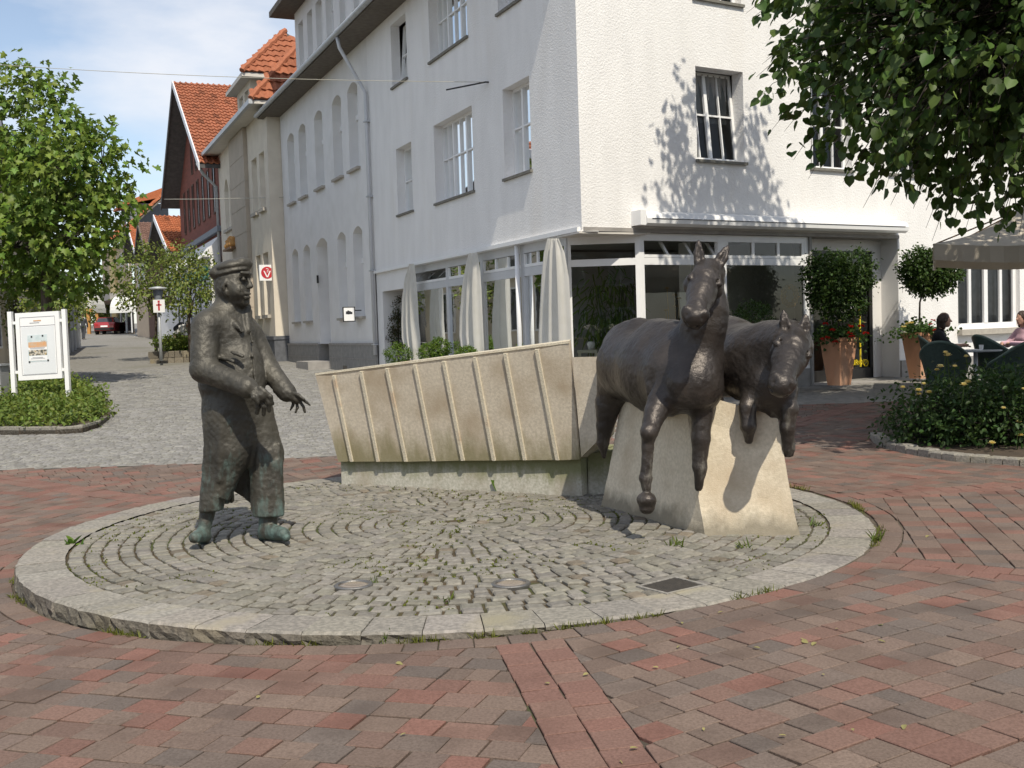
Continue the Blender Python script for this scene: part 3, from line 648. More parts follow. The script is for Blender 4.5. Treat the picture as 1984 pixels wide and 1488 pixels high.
# pockets, lapel, buttons, belly rim
c((420, 690, 7.80), (452, 700, 7.74), 4.5, 3.5, .012); c((450, 682, 7.76), (470, 690, 7.74), 3.5, 3.5, .01); c((440, 722, 7.75), (478, 735, 7.72), 4, 4, .015)
for yy in (662, 690, 720): S.ell(P(489, yy, 7.83), (3.6 * Q,) * 3, .004)
c((486, 645, 7.86), (497, 760, 7.80), 2.2, 2.2, .004)
S.mesh('bronze_man', 'bronze_man', rough=((20, .0026, 1), (52, .0028, 2), (8, .004, 3)), label='dark bronze statue of a man in long coat and flat cap reaching forward', cat='statue')
# ---------------- horse looking up
def horse_head(S, poll, muzzle, up, r0, r1, r2, ears, scale=1.0, eyes=None):
    poll, muzzle = Vector(poll), Vector(muzzle); d = (muzzle - poll); L = d.length; d.normalize(); up = Vector(up); n = (up - d * up.dot(d)).normalized(); s = d.cross(n).normalized()
    at_ = lambda a, b, c_: poll + d * (a * L) + n * b + s * c_
    S.cone(at_(.0, -.02, 0), at_(.24, -.02, 0), r0 * .78, r0, .03, flat=(tuple(s), .92)); S.cone(at_(.24, -.02, 0), at_(.5, -.02, 0), r0, r1, .02, flat=(tuple(s), .92)); S.cone(at_(.5, -.02, 0), at_(.86, -.012, 0), r1, r2, .02, flat=(tuple(s), .95))
    S.cone(at_(.86, -.012, 0), at_(1.0, -.008, 0), r2, r2 * .98, .03)
    for sg in (-1, 1):
        S.ell(at_(.26, -.06, sg * .058), (.08, .055, .08), .03)                          # cheek
        S.cone(at_(.17, .062, sg * .070), at_(.32, .054, sg * .076), .022, .018, .015)    # brow ridge
        S.ell(at_(.335, .040, sg * (r0 * .86)), (.034, .030, .030), .008, op='cut'); S.ell(at_(.335, .032, sg * (r0 * .83)), (.026,) * 3, .003); S.cone(at_(.27, .058, sg * (r0 * .84)), at_(.39, .046, sg * (r0 * .78)), .009, .007, .005)
        S.cone(at_(.29, .010, sg * (r0 * .90)), at_(.385, .010, sg * (r0 * .84)), .008, .006, .005)
        S.ell(at_(.985, .034, sg * .054), (.028, .028, .034), .010); S.ell(at_(1.06, .034, sg * .060), (.022, .022, .030), .004, op='cut')
    S.cone(at_(.45, .05, 0), at_(.85, .045, 0), .030, .024, .03)                          # nasal bone
    S.cone(at_(.98, .01, -.045), at_(.98, .01, .045), .046, .046, .02); S.cone(at_(1.02, -.045, -.03), at_(1.02, -.045, .03), .034, .034, .012); S.cone(at_(.99, -.075, -.022), at_(.99, -.075, .022), .030, .030, .012); S.cone(at_(1.09, -.028, -.07), at_(1.09, -.028, .07), .012, .012, .004, op='cut'); S.cone(at_(.93, -.05, -.10), at_(1.05, -.055, -.05), .008, .008, .004, op='cut'); S.cone(at_(.93, -.05, .10), at_(1.05, -.055, .05), .008, .008, .004, op='cut')
    for b, t in ears:
        b, t = Vector(b), Vector(t); ax = (t - b).normalized(); f = ax.cross(s if abs(ax.dot(s)) < .8 else n).normalized()
        S.cone(b, b.lerp(t, .5), .034, .042, .008, flat=(tuple(f), .62)); S.cone(b.lerp(t, .5), b.lerp(t, .8), .042, .028, .004, flat=(tuple(f), .62)); S.cone(b.lerp(t, .8), t, .028, .010, .004, flat=(tuple(f), .62))
        S.cone(b.lerp(t, .3) - Vector((0, .030, 0)), b.lerp(t, .9) - Vector((0, .020, 0)), .020, .007, .005, op='cut')
S = SDF((0.62, 6.75, 0.1), (1.75, 9.42, 2.16), 0.0105)
def c(a, b, ra, rb, k=.05, **kw): S.cone(P(*a), P(*b), ra, rb, k, **kw)
c((1224, 702, 8.95), (1232, 706, 8.75), .25, .28, .1); c((1228, 706, 8.78), (1290, 717, 8.15), .29, .325, .1); c((1285, 718, 8.2), (1322, 722, 7.85), .325, .285, .1)
c((1316, 728, 7.82), (1342, 742, 7.64), .26, .22, .08); c((1355, 735, 7.72), (1360, 755, 7.72), .14, .12, .08); c((1268, 640, 8.3), (1312, 655, 7.95), .07, .12, .12)
c((1205, 660, 8.95), (1240, 650, 8.75), .12, .14, .12)
c((1326, 702, 7.82), (1362, 622, 7.66), .195, .132, .08); c((1362, 622, 7.66), (1376, 530, 7.62), .132, .105, .05); c((1362, 690, 7.66), (1380, 600, 7.62), .14, .11, .08)
for dx in range(6):      # mane crest
    c((1346 + 5 * dx, 660 - 24 * dx, 7.84 - .02 * dx), (1352 + 5 * dx, 640 - 24 * dx, 7.82 - .02 * dx), .04, .04, .04)
horse_head(S, P(1372, 522, 7.54), P(1346, 613, 7.15), (0.0, -.78, .62), .118, .108, .076, [(P(1355, 516, 7.56), P(1353, 466, 7.58)), (P(1389, 518, 7.54), P(1410, 476, 7.56))])
# hanging foreleg, braced foreleg, hind leg
S.path([P(1292, 752, 7.72), P(1270, 800, 7.56), P(1258, 836, 7.47), P(1255, 868, 7.47), P(1253, 908, 7.47), P(1251, 926, 7.47), P(1253, 945, 7.46)], [.14, .078, .060, .042, .037, .046, .036], k=.06)
S.ell(P(1256, 838, 7.44), (.056, .05, .06), .02); S.ell(P(1253, 968, 7.45), (.070, .075, .052), .015); S.cone(P(1253, 975, 7.45), P(1253, 982, 7.45), .06, .055, .01)
S.path([P(1352, 752, 7.70), P(1361, 800, 7.64), P(1358, 850, 7.62), P(1356, 905, 7.61), P(1354, 945, 7.62)], [.13, .075, .064, .052, .028], k=.06)
S.path([P(1200, 735, 9.0), P(1180, 780, 9.05), P(1172, 825, 9.05), P(1168, 858, 9.06), P(1170, 884, 9.06)], [.20, .115, .072, .05, .02], k=.08)
S.path([P(1218, 650, 9.12), P(1176, 700, 9.2), P(1172, 770, 9.22)], [.05, .06, .045], k=.04)       # tail pressed to the haunch
c((1322, 745, 7.64), (1300, 790, 7.66), .10, .06, .05); c((1318, 742, 7.52), (1316, 770, 7.54), .075, .06, .03); c((1350, 745, 7.53), (1352, 772, 7.55), .075, .06, .03); c((1334, 690, 7.40), (1334, 790, 7.42), .012, .022, .03, op='cut'); c((1290, 700, 7.72), (1285, 770, 7.60), .05, .06, .05); c((1262, 690, 7.62), (1258, 770, 7.66), .012, .02, .04, op='cut')
S.mesh('bronze_horse', 'bronze_horse', rough=((9, .006, 5), (28, .0028, 6), (70, .0016, 7)), label='bronze horse with raised head and dangling foreleg on the stone block', cat='statue', group='bronze horses')
# ---------------- horse with lowered head
S = SDF((1.15, 6.75, 0.55), (2.35, 9.35, 1.75), 0.0105)
c((1362, 690, 8.95), (1408, 692, 8.4), .27, .285, .1); c((1408, 692, 8.4), (1462, 702, 7.95), .285, .275, .1); c((1462, 715, 7.92), (1490, 740, 7.68), .25, .18, .08)
c((1388, 640, 8.7), (1420, 650, 8.3), .10, .10, .1)
c((1478, 690, 7.85), (1530, 672, 7.55), .22, .165, .08); c((1486, 650, 7.80), (1528, 648, 7.58), .10, .10, .06)
horse_head(S, P(1542, 655, 7.46), P(1514, 745, 7.06), (0.1, -.8, .6), .134, .118, .082, [(P(1523, 650, 7.48), P(1518, 601, 7.5)), (P(1558, 652, 7.46), P(1561, 608, 7.48))])
S.path([P(1470, 750, 7.72), P(1448, 790, 7.62), P(1450, 825, 7.6), P(1451, 852, 7.62)], [.13, .062, .055, .03], k=.05)
S.path([P(1512, 752, 7.66), P(1529, 792, 7.58), P(1526, 830, 7.58), P(1528, 868, 7.6), P(1528, 886, 7.62)], [.12, .062, .05, .045, .035], k=.05)
S.path([P(1365, 720, 9.05), P(1380, 790, 9.1), P(1385, 860, 9.1)], [.19, .09, .06], k=.06)
c((1490, 765, 7.66), (1500, 800, 7.68), .12, .06, .06)
S.mesh('bronze_horse', 'bronze_horse', rough=((9, .006, 8), (28, .0028, 9), (70, .0016, 4)), label='bronze horse with lowered head at the right of the stone block', cat='statue', group='bronze horses')
# ------------------------------------------------------------ building materials
mat('plaster_rough', (0.80, 0.79, 0.78), (0.75, 0.74, 0.73), scale=3, rough=0.95, bump=0.7, bscale=34, bdist=0.018, bdetail=6, spec=0.15, c3=(0.72, 0.69, 0.65), s3=1.1, lo3=.56, hi3=.9, stretch=(1, 1, .3))
mat('plaster_fine', (0.76, 0.75, 0.74), (0.71, 0.70, 0.69), scale=2, rough=0.95, bump=0.35, bscale=60, bdist=0.01, spec=0.15, c3=(0.66, 0.65, 0.62), s3=1.2, lo3=.55, hi3=.85)
mat('plaster_cream', (0.68, 0.62, 0.52), (0.62, 0.56, 0.47), scale=2, rough=0.95, bump=0.2, bscale=60, spec=0.15)
mat('plaster_beige', (0.46, 0.40, 0.33), (0.41, 0.36, 0.30), scale=2, rough=0.95, bump=0.2, bscale=40, spec=0.15)
mat('plaster_yellow', (0.70, 0.56, 0.30), (0.64, 0.50, 0.27), scale=2, rough=0.95, spec=0.15)
mat('plaster_tan', (0.55, 0.44, 0.33), (0.50, 0.40, 0.30), scale=2, rough=0.95, spec=0.15)
mat('plinth_grey', (0.30, 0.29, 0.275), (0.24, 0.235, 0.225), scale=8, rough=0.9, bump=0.4, bscale=50, spec=0.2)
mat('plinth_dark', (0.13, 0.135, 0.15), (0.10, 0.105, 0.115), scale=8, rough=0.9, bump=0.4, bscale=50, spec=0.2)
mat('frame_white', (0.80, 0.80, 0.80), (0.77, 0.77, 0.77), scale=5, rough=0.35, spec=0.5)
mat('frame_grey', (0.55, 0.56, 0.58), (0.52, 0.53, 0.55), scale=5, rough=0.4, spec=0.5)
mat('sill_stone', (0.20, 0.19, 0.165), (0.15, 0.145, 0.125), scale=12, rough=0.9, bump=0.3, bscale=60)
mat('sill_light', (0.42, 0.39, 0.34), (0.36, 0.33, 0.29), scale=12, rough=0.9, bump=0.3, bscale=60)
mat('zinc', (0.48, 0.50, 0.52), (0.40, 0.42, 0.44), scale=6, rough=0.5, metal=0.3)
mat('soffit_dark', (0.16, 0.14, 0.115), (0.12, 0.105, 0.09), scale=8, rough=0.9)
mat('soffit_white', (0.62, 0.59, 0.54), (0.56, 0.53, 0.49), scale=4, rough=0.9)
mat('roof_slate', (0.10, 0.095, 0.095), (0.07, 0.068, 0.07), scale=6, rough=0.8, bump=.5, bscale=12)
mat('tile_red', (1, 1, 1), (0.78, 0.74, 0.70), scale=14, rough=0.8, attr=True, spec=0.25, bump=0.2, bscale=40)
mat('room_dark', (0.075, 0.068, 0.06), (0.055, 0.05, 0.045), scale=3, rough=0.95, spec=0.1)
mat('room_wall', (0.42, 0.42, 0.40), (0.36, 0.36, 0.34), scale=2, rough=0.95, spec=0.1)
mat('room_floor', (0.26, 0.20, 0.14), (0.20, 0.15, 0.10), scale=3, rough=0.6)
mat('concrete', (0.34, 0.32, 0.30), (0.27, 0.255, 0.24), scale=5, rough=0.9, bump=.3, bscale=40)
mat('door_black', (0.018, 0.017, 0.017), (0.014, 0.014, 0.014), scale=5, rough=0.3, spec=0.5)
mat('door_grey', (0.36, 0.365, 0.37), (0.33, 0.335, 0.34), scale=5, rough=0.5)
mat('voile', (0.82, 0.80, 0.75), (0.78, 0.76, 0.70), scale=6, rough=0.9, trans=0.45, spec=0.1)
mat('curtain_pink', (0.52, 0.26, 0.22), (0.45, 0.22, 0.19), scale=6, rough=0.9)
mat('curtain_white', (0.66, 0.62, 0.54), (0.58, 0.55, 0.48), scale=6, rough=0.9, trans=.2)
mat('curtain_grey', (0.34, 0.33, 0.32), (0.26, 0.255, 0.25), scale=6, rough=0.9)
mat('white_panel', (0.82, 0.82, 0.82), (0.80, 0.80, 0.80), scale=3, rough=0.35, spec=0.5)
mat('black_metal', (0.025, 0.025, 0.027), (0.02, 0.02, 0.022), scale=5, rough=0.45)
mat('sign_red', (0.50, 0.035, 0.045), (0.46, 0.03, 0.04), scale=5, rough=0.4)
mat('sign_yellow', (0.80, 0.62, 0.02), (0.76, 0.58, 0.02), scale=5, rough=0.4)
mat('ink', (0.03, 0.03, 0.035), (0.025, 0.025, 0.03), scale=5, rough=0.6)
mat('ink_grey', (0.36, 0.36, 0.38), (0.30, 0.30, 0.32), scale=40, rough=0.6)
mat('wire', (0.45, 0.43, 0.36), (0.40, 0.38, 0.32), scale=5, rough=0.5)
glass_mat('glass', (0.80, 0.84, 0.82)); glass_mat('glass_shop', (0.86, 0.88, 0.86), wav=0.06, refl=1.62); glass_mat('glass_up', (0.7, 0.73, 0.74), wav=0.08, refl=1.36)
def brick_mat(name, c1, c2, cm, sc_):
    m = mat(name, c1, c2, rough=.9, spec=.15); nt = m.node_tree; L = nt.links; b = [n for n in nt.nodes if n.type == 'BSDF_PRINCIPLED'][0]
    at_ = _n(nt, 'ShaderNodeUVMap'); tc = _n(nt, 'ShaderNodeTexCoord'); sx = _n(nt, 'ShaderNodeSeparateXYZ'); L.new(tc.outputs['Object'], sx.inputs['Vector']); ad = _n(nt, 'ShaderNodeMath', operation='ADD'); L.new(sx.outputs['X'], ad.inputs[0]); L.new(sx.outputs['Y'], ad.inputs[1])
    cb = _n(nt, 'ShaderNodeCombineXYZ'); L.new(ad.outputs['Value'], cb.inputs['X']); L.new(sx.outputs['Z'], cb.inputs['Y'])
    br = _n(nt, 'ShaderNodeTexBrick'); br.inputs['Scale'].default_value = sc_; br.inputs['Color1'].default_value = (*c1, 1); br.inputs['Color2'].default_value = (*c2, 1); br.inputs['Mortar'].default_value = (*cm, 1); br.inputs['Mortar Size'].default_value = .012
    L.new(cb.outputs['Vector'], br.inputs['Vector']); L.new(br.outputs['Color'], b.inputs['Base Color'])
brick_mat('brick_red', (0.24, 0.085, 0.065), (0.19, 0.07, 0.055), (0.17, 0.11, 0.09), 2.2)
brick_mat('brick_dark', (0.15, 0.085, 0.065), (0.12, 0.07, 0.055), (0.13, 0.10, 0.085), 2.2)
# ------------------------------------------------------------ facade helpers
class Fac:
    def __init__(s, o, d, flip=1):
        s.o = Vector((o[0], o[1], 0)); s.d = Vector((d[0], d[1], 0)).normalized(); s.n = Vector((-s.d.y, s.d.x, 0)) * flip
    def pt(s, t, n, z): return s.o + s.d * t + s.n * n + Vector((0, 0, z))
    def tz(s, px, py, n=0.0):
        p = isect(px, py, s.o + s.n * n, s.n); return (p - s.o).dot(s.d), p.z
    def t(s, px, py, n=0.0): return s.tz(px, py, n)[0]
    def z(s, px, py, n=0.0): return s.tz(px, py, n)[1]
    def box(s, mb, t0, t1, n0, n1, z0, z1, col=None):
        mb.hexa([s.pt(t0, n0, z0), s.pt(t1, n0, z0), s.pt(t1, n1, z0), s.pt(t0, n1, z0), s.pt(t0, n0, z1), s.pt(t1, n0, z1), s.pt(t1, n1, z1), s.pt(t0, n1, z1)], col); return mb
def archz(a, b, d, rise, t): m = (a + b) / 2; return d - rise * ((t - m) / ((b - a) / 2)) ** 2
def wall(F, parent, t0, t1, z0, z1, holes, m, dep=0.3, n=0.0, name='wall', sub=0):
    mb = MB(); ts = sorted(set([t0, t1] + [x for h in holes for x in h[:2]])); zs = sorted(set([z0, z1] + [x for h in holes for x in h[2:4]]))
    if sub:
        f = lambda L: sorted(set([L[0]] + [L[i] + (L[i + 1] - L[i]) * k / max(1, int((L[i + 1] - L[i]) / sub)) for i in range(len(L) - 1) for k in range(1, max(1, int((L[i + 1] - L[i]) / sub)) + 1)]))
        ts, zs = f(ts), f(zs)
    inside = lambda t, z: any(h[0] < t < h[1] and h[2] < z < h[3] for h in holes)
    idx = {}
    def vid(t, z):
        k = (round(t, 5), round(z, 5))
        if k not in idx: idx[k] = len(mb.v); mb.v.append(tuple(F.pt(t, n, z)))
        return idx[k]
    for i in range(len(ts) - 1):
        for j in range(len(zs) - 1):
            if ts[i + 1] - ts[i] < 1e-6 or zs[j + 1] - zs[j] < 1e-6 or inside((ts[i] + ts[i + 1]) / 2, (zs[j] + zs[j + 1]) / 2): continue
            mb.f.append((vid(ts[i], zs[j]), vid(ts[i + 1], zs[j]), vid(ts[i + 1], zs[j + 1]), vid(ts[i], zs[j + 1]))); mb.c.append((1, 1, 1))
    for h in holes:
        a, b, c_, d = h[:4]; rise = h[4] if len(h) > 4 else 0; dp = h[5] if len(h) > 5 else dep
        q = lambda p0, p1: mb.add([F.pt(p0[0], n, p0[1]), F.pt(p1[0], n, p1[1]), F.pt(p1[0], n - dp, p1[1]), F.pt(p0[0], n - dp, p0[1])], [(0, 1, 2, 3)])
        q((a, c_), (b, c_)); q((a, c_), (a, d - rise)); q((b, c_), (b, d - rise))
        if rise:
            K = 10; tt = [a + (b - a) * k / K for k in range(K + 1)]
            for k in range(K):
                z_0, z_1 = archz(a, b, d, rise, tt[k]), archz(a, b, d, rise, tt[k + 1]); q((tt[k], z_0), (tt[k + 1], z_1))
                mb.add([F.pt(tt[k], n, z_0), F.pt(tt[k + 1], n, z_1), F.pt(tt[k + 1], n, d), F.pt(tt[k], n, d)], [(0, 1, 2, 3)])
        else: q((a, d), (b, d))
    return mb.build(name, m, parent)
def pane(F, parent, a, b, c_, d, n, m='glass', lean=0.0, rise=0.0):
    mb = MB(); t_ = .006
    if rise:
        K = 8; tt = [a + (b - a) * k / K for k in range(K + 1)]
        pts = [F.pt(a, n, c_), F.pt(b, n, c_)] + [F.pt(t, n, archz(a, b, d, rise, t)) for t in reversed(tt)]
        mb.add(pts, [tuple(range(len(pts)))])
    else: mb.add([F.pt(a, n, c_), F.pt(b, n, c_), F.pt(b, n - lean, d), F.pt(a, n - lean, d)], [(0, 1, 2, 3)])
    return mb.build('pane', m, parent)
def win(F, parent, a, b, c_, d, n=0.0, dep=.13, fw=.055, mull=(), trans=(), fm='frame_white', gm='glass_up', sill='sill_stone', sash=True, rise=0.0, lean=0.0, name='window', sd=.05, bars=.022, sh=.05, curtain=None, thin=()):
    n = n - dep; mb = MB(); ft = .06
    bx = lambda t0, t1, z0, z1, n0=0, n1=0: mb.hexa([F.pt(t0, n - ft + n0, z0), F.pt(t1, n - ft + n0, z0), F.pt(t1, n + n1, z0), F.pt(t0, n + n1, z0), F.pt(t0, n - ft + n0 - lean, z1), F.pt(t1, n - ft + n0 - lean, z1), F.pt(t1, n + n1 - lean, z1), F.pt(t0, n + n1 - lean, z1)]) if lean and z1 - z0 > .3 else F.box(mb, t0, t1, n - ft + n0 - (lean if z0 > (c_ + d) / 2 else 0), n + n1 - (lean if z0 > (c_ + d) / 2 else 0), z0, z1)
    bx(a, a + fw, c_, d - rise); bx(b - fw, b, c_, d - rise); bx(a + fw, b - fw, c_, c_ + fw * 1.2)
    if not rise: bx(a + fw, b - fw, d - fw, d)
    else:
        K = 8; tt = [a + (b - a) * k / K for k in range(K + 1)]
        for k in range(K):
            z_0, z_1 = archz(a, b, d, rise, tt[k]), archz(a, b, d, rise, tt[k + 1])
            mb.hexa([F.pt(tt[k], n - ft, z_0 - fw), F.pt(tt[k + 1], n - ft, z_1 - fw), F.pt(tt[k + 1], n, z_1 - fw), F.pt(tt[k], n, z_0 - fw), F.pt(tt[k], n - ft, z_0), F.pt(tt[k + 1], n - ft, z_1), F.pt(tt[k + 1], n, z_1), F.pt(tt[k], n, z_0)])
    ms = [a + (b - a) * f for f in mull]; zs = [c_ + (d - c_) * f for f in trans]
    for t in ms: bx(t - fw * .62, t + fw * .62, c_ + fw * 1.2, d - fw - rise * .3, n1=.012)
    for f in thin: t = a + (b - a) * f; bx(t - bars / 2, t + bars / 2, c_ + fw * 1.2, d - fw - rise * .5, n0=.01, n1=.004)
    for z in zs:
        lz = lean * (z - c_) / (d - c_) if lean else 0; F.box(mb, a + fw, b - fw, n - ft - lz + .003, n + .006 - lz, z - bars * .7, z + bars * .7)
    w = mb.build(name, fm, parent)
    te = [a + fw] + ms + [b - fw]
    for i in range(len(te) - 1):
        pane(F, w, te[i] + .001, te[i + 1] - .001, c_ + fw, d - fw - .001, n - ft * .6, gm, lean, rise)
    if sill: 
        mb = MB(); F.box(mb, a - .04, b + .04, n + .002, n + dep + sd, c_ - sh, c_ - .002); mb.build('sill', sill, w)
    if curtain:
        mb = MB(); K = 24; f0, f1, z0, z1, cm = curtain; ta, tb = a + (b - a) * f0, a + (b - a) * f1; za, zb = c_ + (d - c_) * z0, c_ + (d - c_) * z1
        vs = []
        for k in range(K + 1): t = ta + (tb - ta) * k / K; nn = n - .17 + .02 * math.sin(k * 1.9); vs += [F.pt(t, nn, za), F.pt(t, nn, zb)]
        mb.add(vs, [(2 * k, 2 * k + 1, 2 * k + 3, 2 * k + 2) for k in range(K)]); mb.build('curtain', cm, w, smooth=True)
    return w
def tiles(P00, P10, P01, P11, rows, cols, base, parent, single=0, up=None):     # P00,P10 eave; P01,P11 ridge
    P00, P10, P01, P11 = map(Vector, (P00, P10, P01, P11)); nrm = (P10 - P00).cross(P01 - P00).normalized()
    if nrm.z < 0: nrm = -nrm
    mb0 = MB(); cnt = 0; f = lambda u, v: (P00.lerp(P10, u)).lerp(P01.lerp(P11, u), v)
    for j in range(rows):
        for i in range(cols):
            u0, u1, v0, v1 = i / cols, (i + 1) / cols, j / rows, min(1, (j + 1.12) / rows)
            k = random.uniform(.78, 1.12); col = tuple(x * k for x in base)
            if random.random() < .06: col = tuple(x * .6 for x in col)
            um = u0 + (u1 - u0) * .55; L = (P10 - P00).length / cols; T = (P01 - P00).length / rows; h0, h1 = L * .10, L * .30; lift = T * .16
            vs = [f(u0, v0) + nrm * (h0 + lift), f(u0 + (u1 - u0) * .28, v0) + nrm * (h1 + lift), f(um, v0) + nrm * (h0 + lift), f(u1, v0) + nrm * (h0 * .3 + lift), f(u0, v1) + nrm * h0, f(u0 + (u1 - u0) * .28, v1) + nrm * h1, f(um, v1) + nrm * h0, f(u1, v1) + nrm * h0 * .3]
            vs += [v - nrm * lift * .9 for v in vs[:4]]
            m_ = MB() if single and cnt < single else mb0
            m_.add(vs, [(0, 1, 5, 4), (1, 2, 6, 5), (2, 3, 7, 6), (8, 9, 1, 0), (9, 10, 2, 1), (10, 11, 3, 2)], col)
            if m_ is not mb0: m_.build('roof_tile', 'tile_red', parent)
            cnt += 1
    if mb0.v: mb0.build('roof_tiles', 'tile_red', parent, kind='stuff')
def text_mesh(s, size, o, ex, ey, m, parent, name='lettering', align='LEFT', depth=.004):
    cu = bpy.data.curves.new('txt', 'FONT'); cu.body = s; cu.size = size; cu.extrude = depth; cu.align_x = align
    ob = bpy.data.objects.new('txt', cu); COL.objects.link(ob); me = bpy.data.meshes.new_from_object(ob); bpy.data.objects.remove(ob)
    ex, ey = Vector(ex).normalized(), Vector(ey).normalized(); ez = ex.cross(ey)
    v = [Vector(o) + ex * p.co.x + ey * p.co.y + ez * p.co.z for p in me.vertices]; f = [tuple(p.vertices) for p in me.polygons]
    return mk(name, v, f, m, parent)
FA = Fac((1.20, 17.5), (-math.sin(R(23.7)), math.cos(R(23.7))), 1)
FB = Fac((1.20, 17.5), (math.sin(R(58.4)), math.cos(R(58.4))), -1)
# ------------------------------------------------------------ white corner house
OVA, OVB = 0.66, 0.60
ZE = 0.5 * (FA.z(560, 170, OVA) + FA.z(650, 78, OVA)); TD = FA.t(722, 400); TE = 0.5 * (FA.t(551, 400) + FA.t(558, 640))
TBE = 22.0
ch = thing('corner_house', (1.02, 17.5, 0.2), 'large white rough-plastered corner house with glazed shop front on the ground floor', 'building')
ZS = 0.5 * (FA.z(740, 523) + FA.z(1075, 466)); print('ZE', ZE, 'TD', TD, 'TE', TE, 'ZS', ZS)
def hole(F, l, r, top, bot, n=0):     # four pixel points -> t0,t1,z0,z1
    t0, t1 = sorted((F.t(*l, n), F.t(*r, n))); return [t0, t1, F.z(*bot, n), F.z(*top, n)]
tA = FA.t(1088, 500); tB = FB.t(1243, 480)
hA = [hole(FA, (769, 345), (799, 345), (785, 280), (785, 412)), hole(FA, (842, 310), (917, 300), (880, 222), (880, 382)), hole(FA, (976, 260), (1028, 250), (1003, 158), (1003, 338)), hole(FA, (758, 100), (788, 100), (775, 38), (775, 160)), hole(FA, (831, 50), (905, 40), (868, -60), (868, 96)), hole(FA, (964, 0), (1010, 0), (985, -160), (985, 14))]
hA[4][3] = hA[3][3] = hA[5][3] = min(ZE - .25, max(hA[3][3], hA[4][3])); hA[5][2] = hA[4][2]
wall(FA, ch, 0, TD, ZS, ZE, hA, 'plaster_rough', .22, sub=.5)
for i, h in enumerate(hA):
    kw = dict(mull=(.36, .70), thin=(.18, .53, .85), trans=(.55,)) if i in (1, 4) else dict(mull=(.62,), thin=(.31,), trans=(.55,)) if i in (2, 5) else dict(mull=(), thin=(.5,), trans=(.5,))
    cur = (.4, 1.0, 0, .98, 'curtain_pink') if i == 1 else (0, .5, 0, .55, 'curtain_white') if i == 2 else (0, .4, 0, .9, 'curtain_grey')
    win(FA, ch, *h, dep=.20, curtain=cur, lean=.12 if i == 3 else 0, **kw)
hB = [hole(FB, (1349, 220), (1441, 230), (1395, 134), (1400, 312)), hole(FB, (1571, 280), (1650, 280), (1610, 168), (1610, 322)), hole(FB, (1722, 300), (1795, 300), (1760, 180), (1760, 330))]
for h in hB[1:]: h[2:] = hB[0][2:]
for h in [x[:] for x in hB]: hB.append([h[0], h[1], h[2] + 2.75, h[3] + 2.75])
RD0, RD1 = FB.t(1577, 600), FB.t(1742, 600)
ZSB = FB.z(1500, 456)
hW = hole(FB, (1856, 570), (1976, 570), (1915, 502), (1915, 636))
t_mid = [hW]
wall(FB, ch, 0, TBE, ZSB, ZE, hB, 'plaster_rough', .28, sub=.5)
wall(FB, ch, RD1, TBE, 0.0, ZSB, [hW, [hW[1] + 1.0, 2 * hW[1] - hW[0] + 1.0, hW[2], hW[3]]], 'plaster_rough', .22, sub=.5)
for i, h in enumerate(hB):
    win(FB, ch, *h, dep=.17, mull=(.42,), thin=(.2, .7), trans=(.52,), lean=.16 if i == 0 else 0, curtain=(0, .9, .45, .98, 'curtain_grey') if i in (0, 1) else None)
win(FB, ch, *hW, dep=.10, fw=.10, mull=(.5,), thin=(.25, .75), bars=.085, gm='glass_up', sill='sill_light', sd=.12, sh=.12, curtain=(0, 1, 0, 1, 'curtain_grey'))
win(FB, ch, hW[1] + 1.0, 2 * hW[1] - hW[0] + 1.0, hW[2], hW[3], dep=.10, mull=(.5,), sill='sill_light', sd=.12, sh=.12)
# plinth band, entrance recess
mb = MB(); FB.box(mb, RD1 + .01, TBE, .001, .035, 0, FB.z(1720, 700)); mb.build('plinth', 'plinth_grey', ch)
zg = FB.z(1690, 733, -.4); DP = .42
mb = MB(); zp = FB.z(1720, 700)
FB.box(mb, RD1 - .012, RD1 + .0, -DP, -.002, zg, ZSB - .003); mb.build('recess_side', 'plaster_fine', ch)
tD1 = FB.t(1691, 600, -DP)
mb = MB(); FB.box(mb, tD1, RD1 - .012, -DP - .1, -DP, zg, ZSB); mb.build('door_pier', 'plaster_fine', ch)
mb = MB(); zdt = FB.z(1640, 486, -DP); FB.box(mb, RD0, tD1, -DP - .1, -DP, zdt, ZSB); mb.build('door_lintel', 'plaster_fine', ch)
mb = MB(); FB.box(mb, RD0 - .05, RD1 + .1, -DP - .2, .45, zg - .25, zg); mb.build('door_step', 'concrete', ch)
dr = MB(); a, b = RD0 + .02, tD1; 
for t0, t1 in ((a, a + .08), (b - .08, b), ((a + b) / 2 - .05, (a + b) / 2 + .05)): FB.box(dr, t0, t1, -DP - .07, -DP - .01, zg, zdt)
FB.box(dr, a, b, -DP - .07, -DP - .01, zg, zg + .22); FB.box(dr, a, b, -DP - .07, -DP - .01, zdt - .1, zdt)
door = dr.build('door', 'door_black', ch)
pane(FB, door, a + .08, (a + b) / 2 - .05, zg + .22, zdt - .1, -DP - .04, 'glass_shop'); pane(FB, door, (a + b) / 2 + .05, b - .08, zg + .22, zdt - .1, -DP - .04, 'glass_shop')
mb = MB(); hx = FB.t(1663, 640, -DP); FB.box(mb, hx, hx + .022, -DP + .02, -DP + .045, zg + .25, zg + 1.55); mb.build('door_handle', 'sign_yellow', door)
e0, ez = FB.tz(1648, 708, -DP); e1 = FB.t(1671, 706, -DP)
text_mesh('EUROP', .155, FB.pt(e0 - .06, -DP + .004, ez), FB.d, (0, 0, 1), 'sign_yellow', door, depth=.003)
rt, rz = FB.tz(1677, 703, -DP); mb = MB()
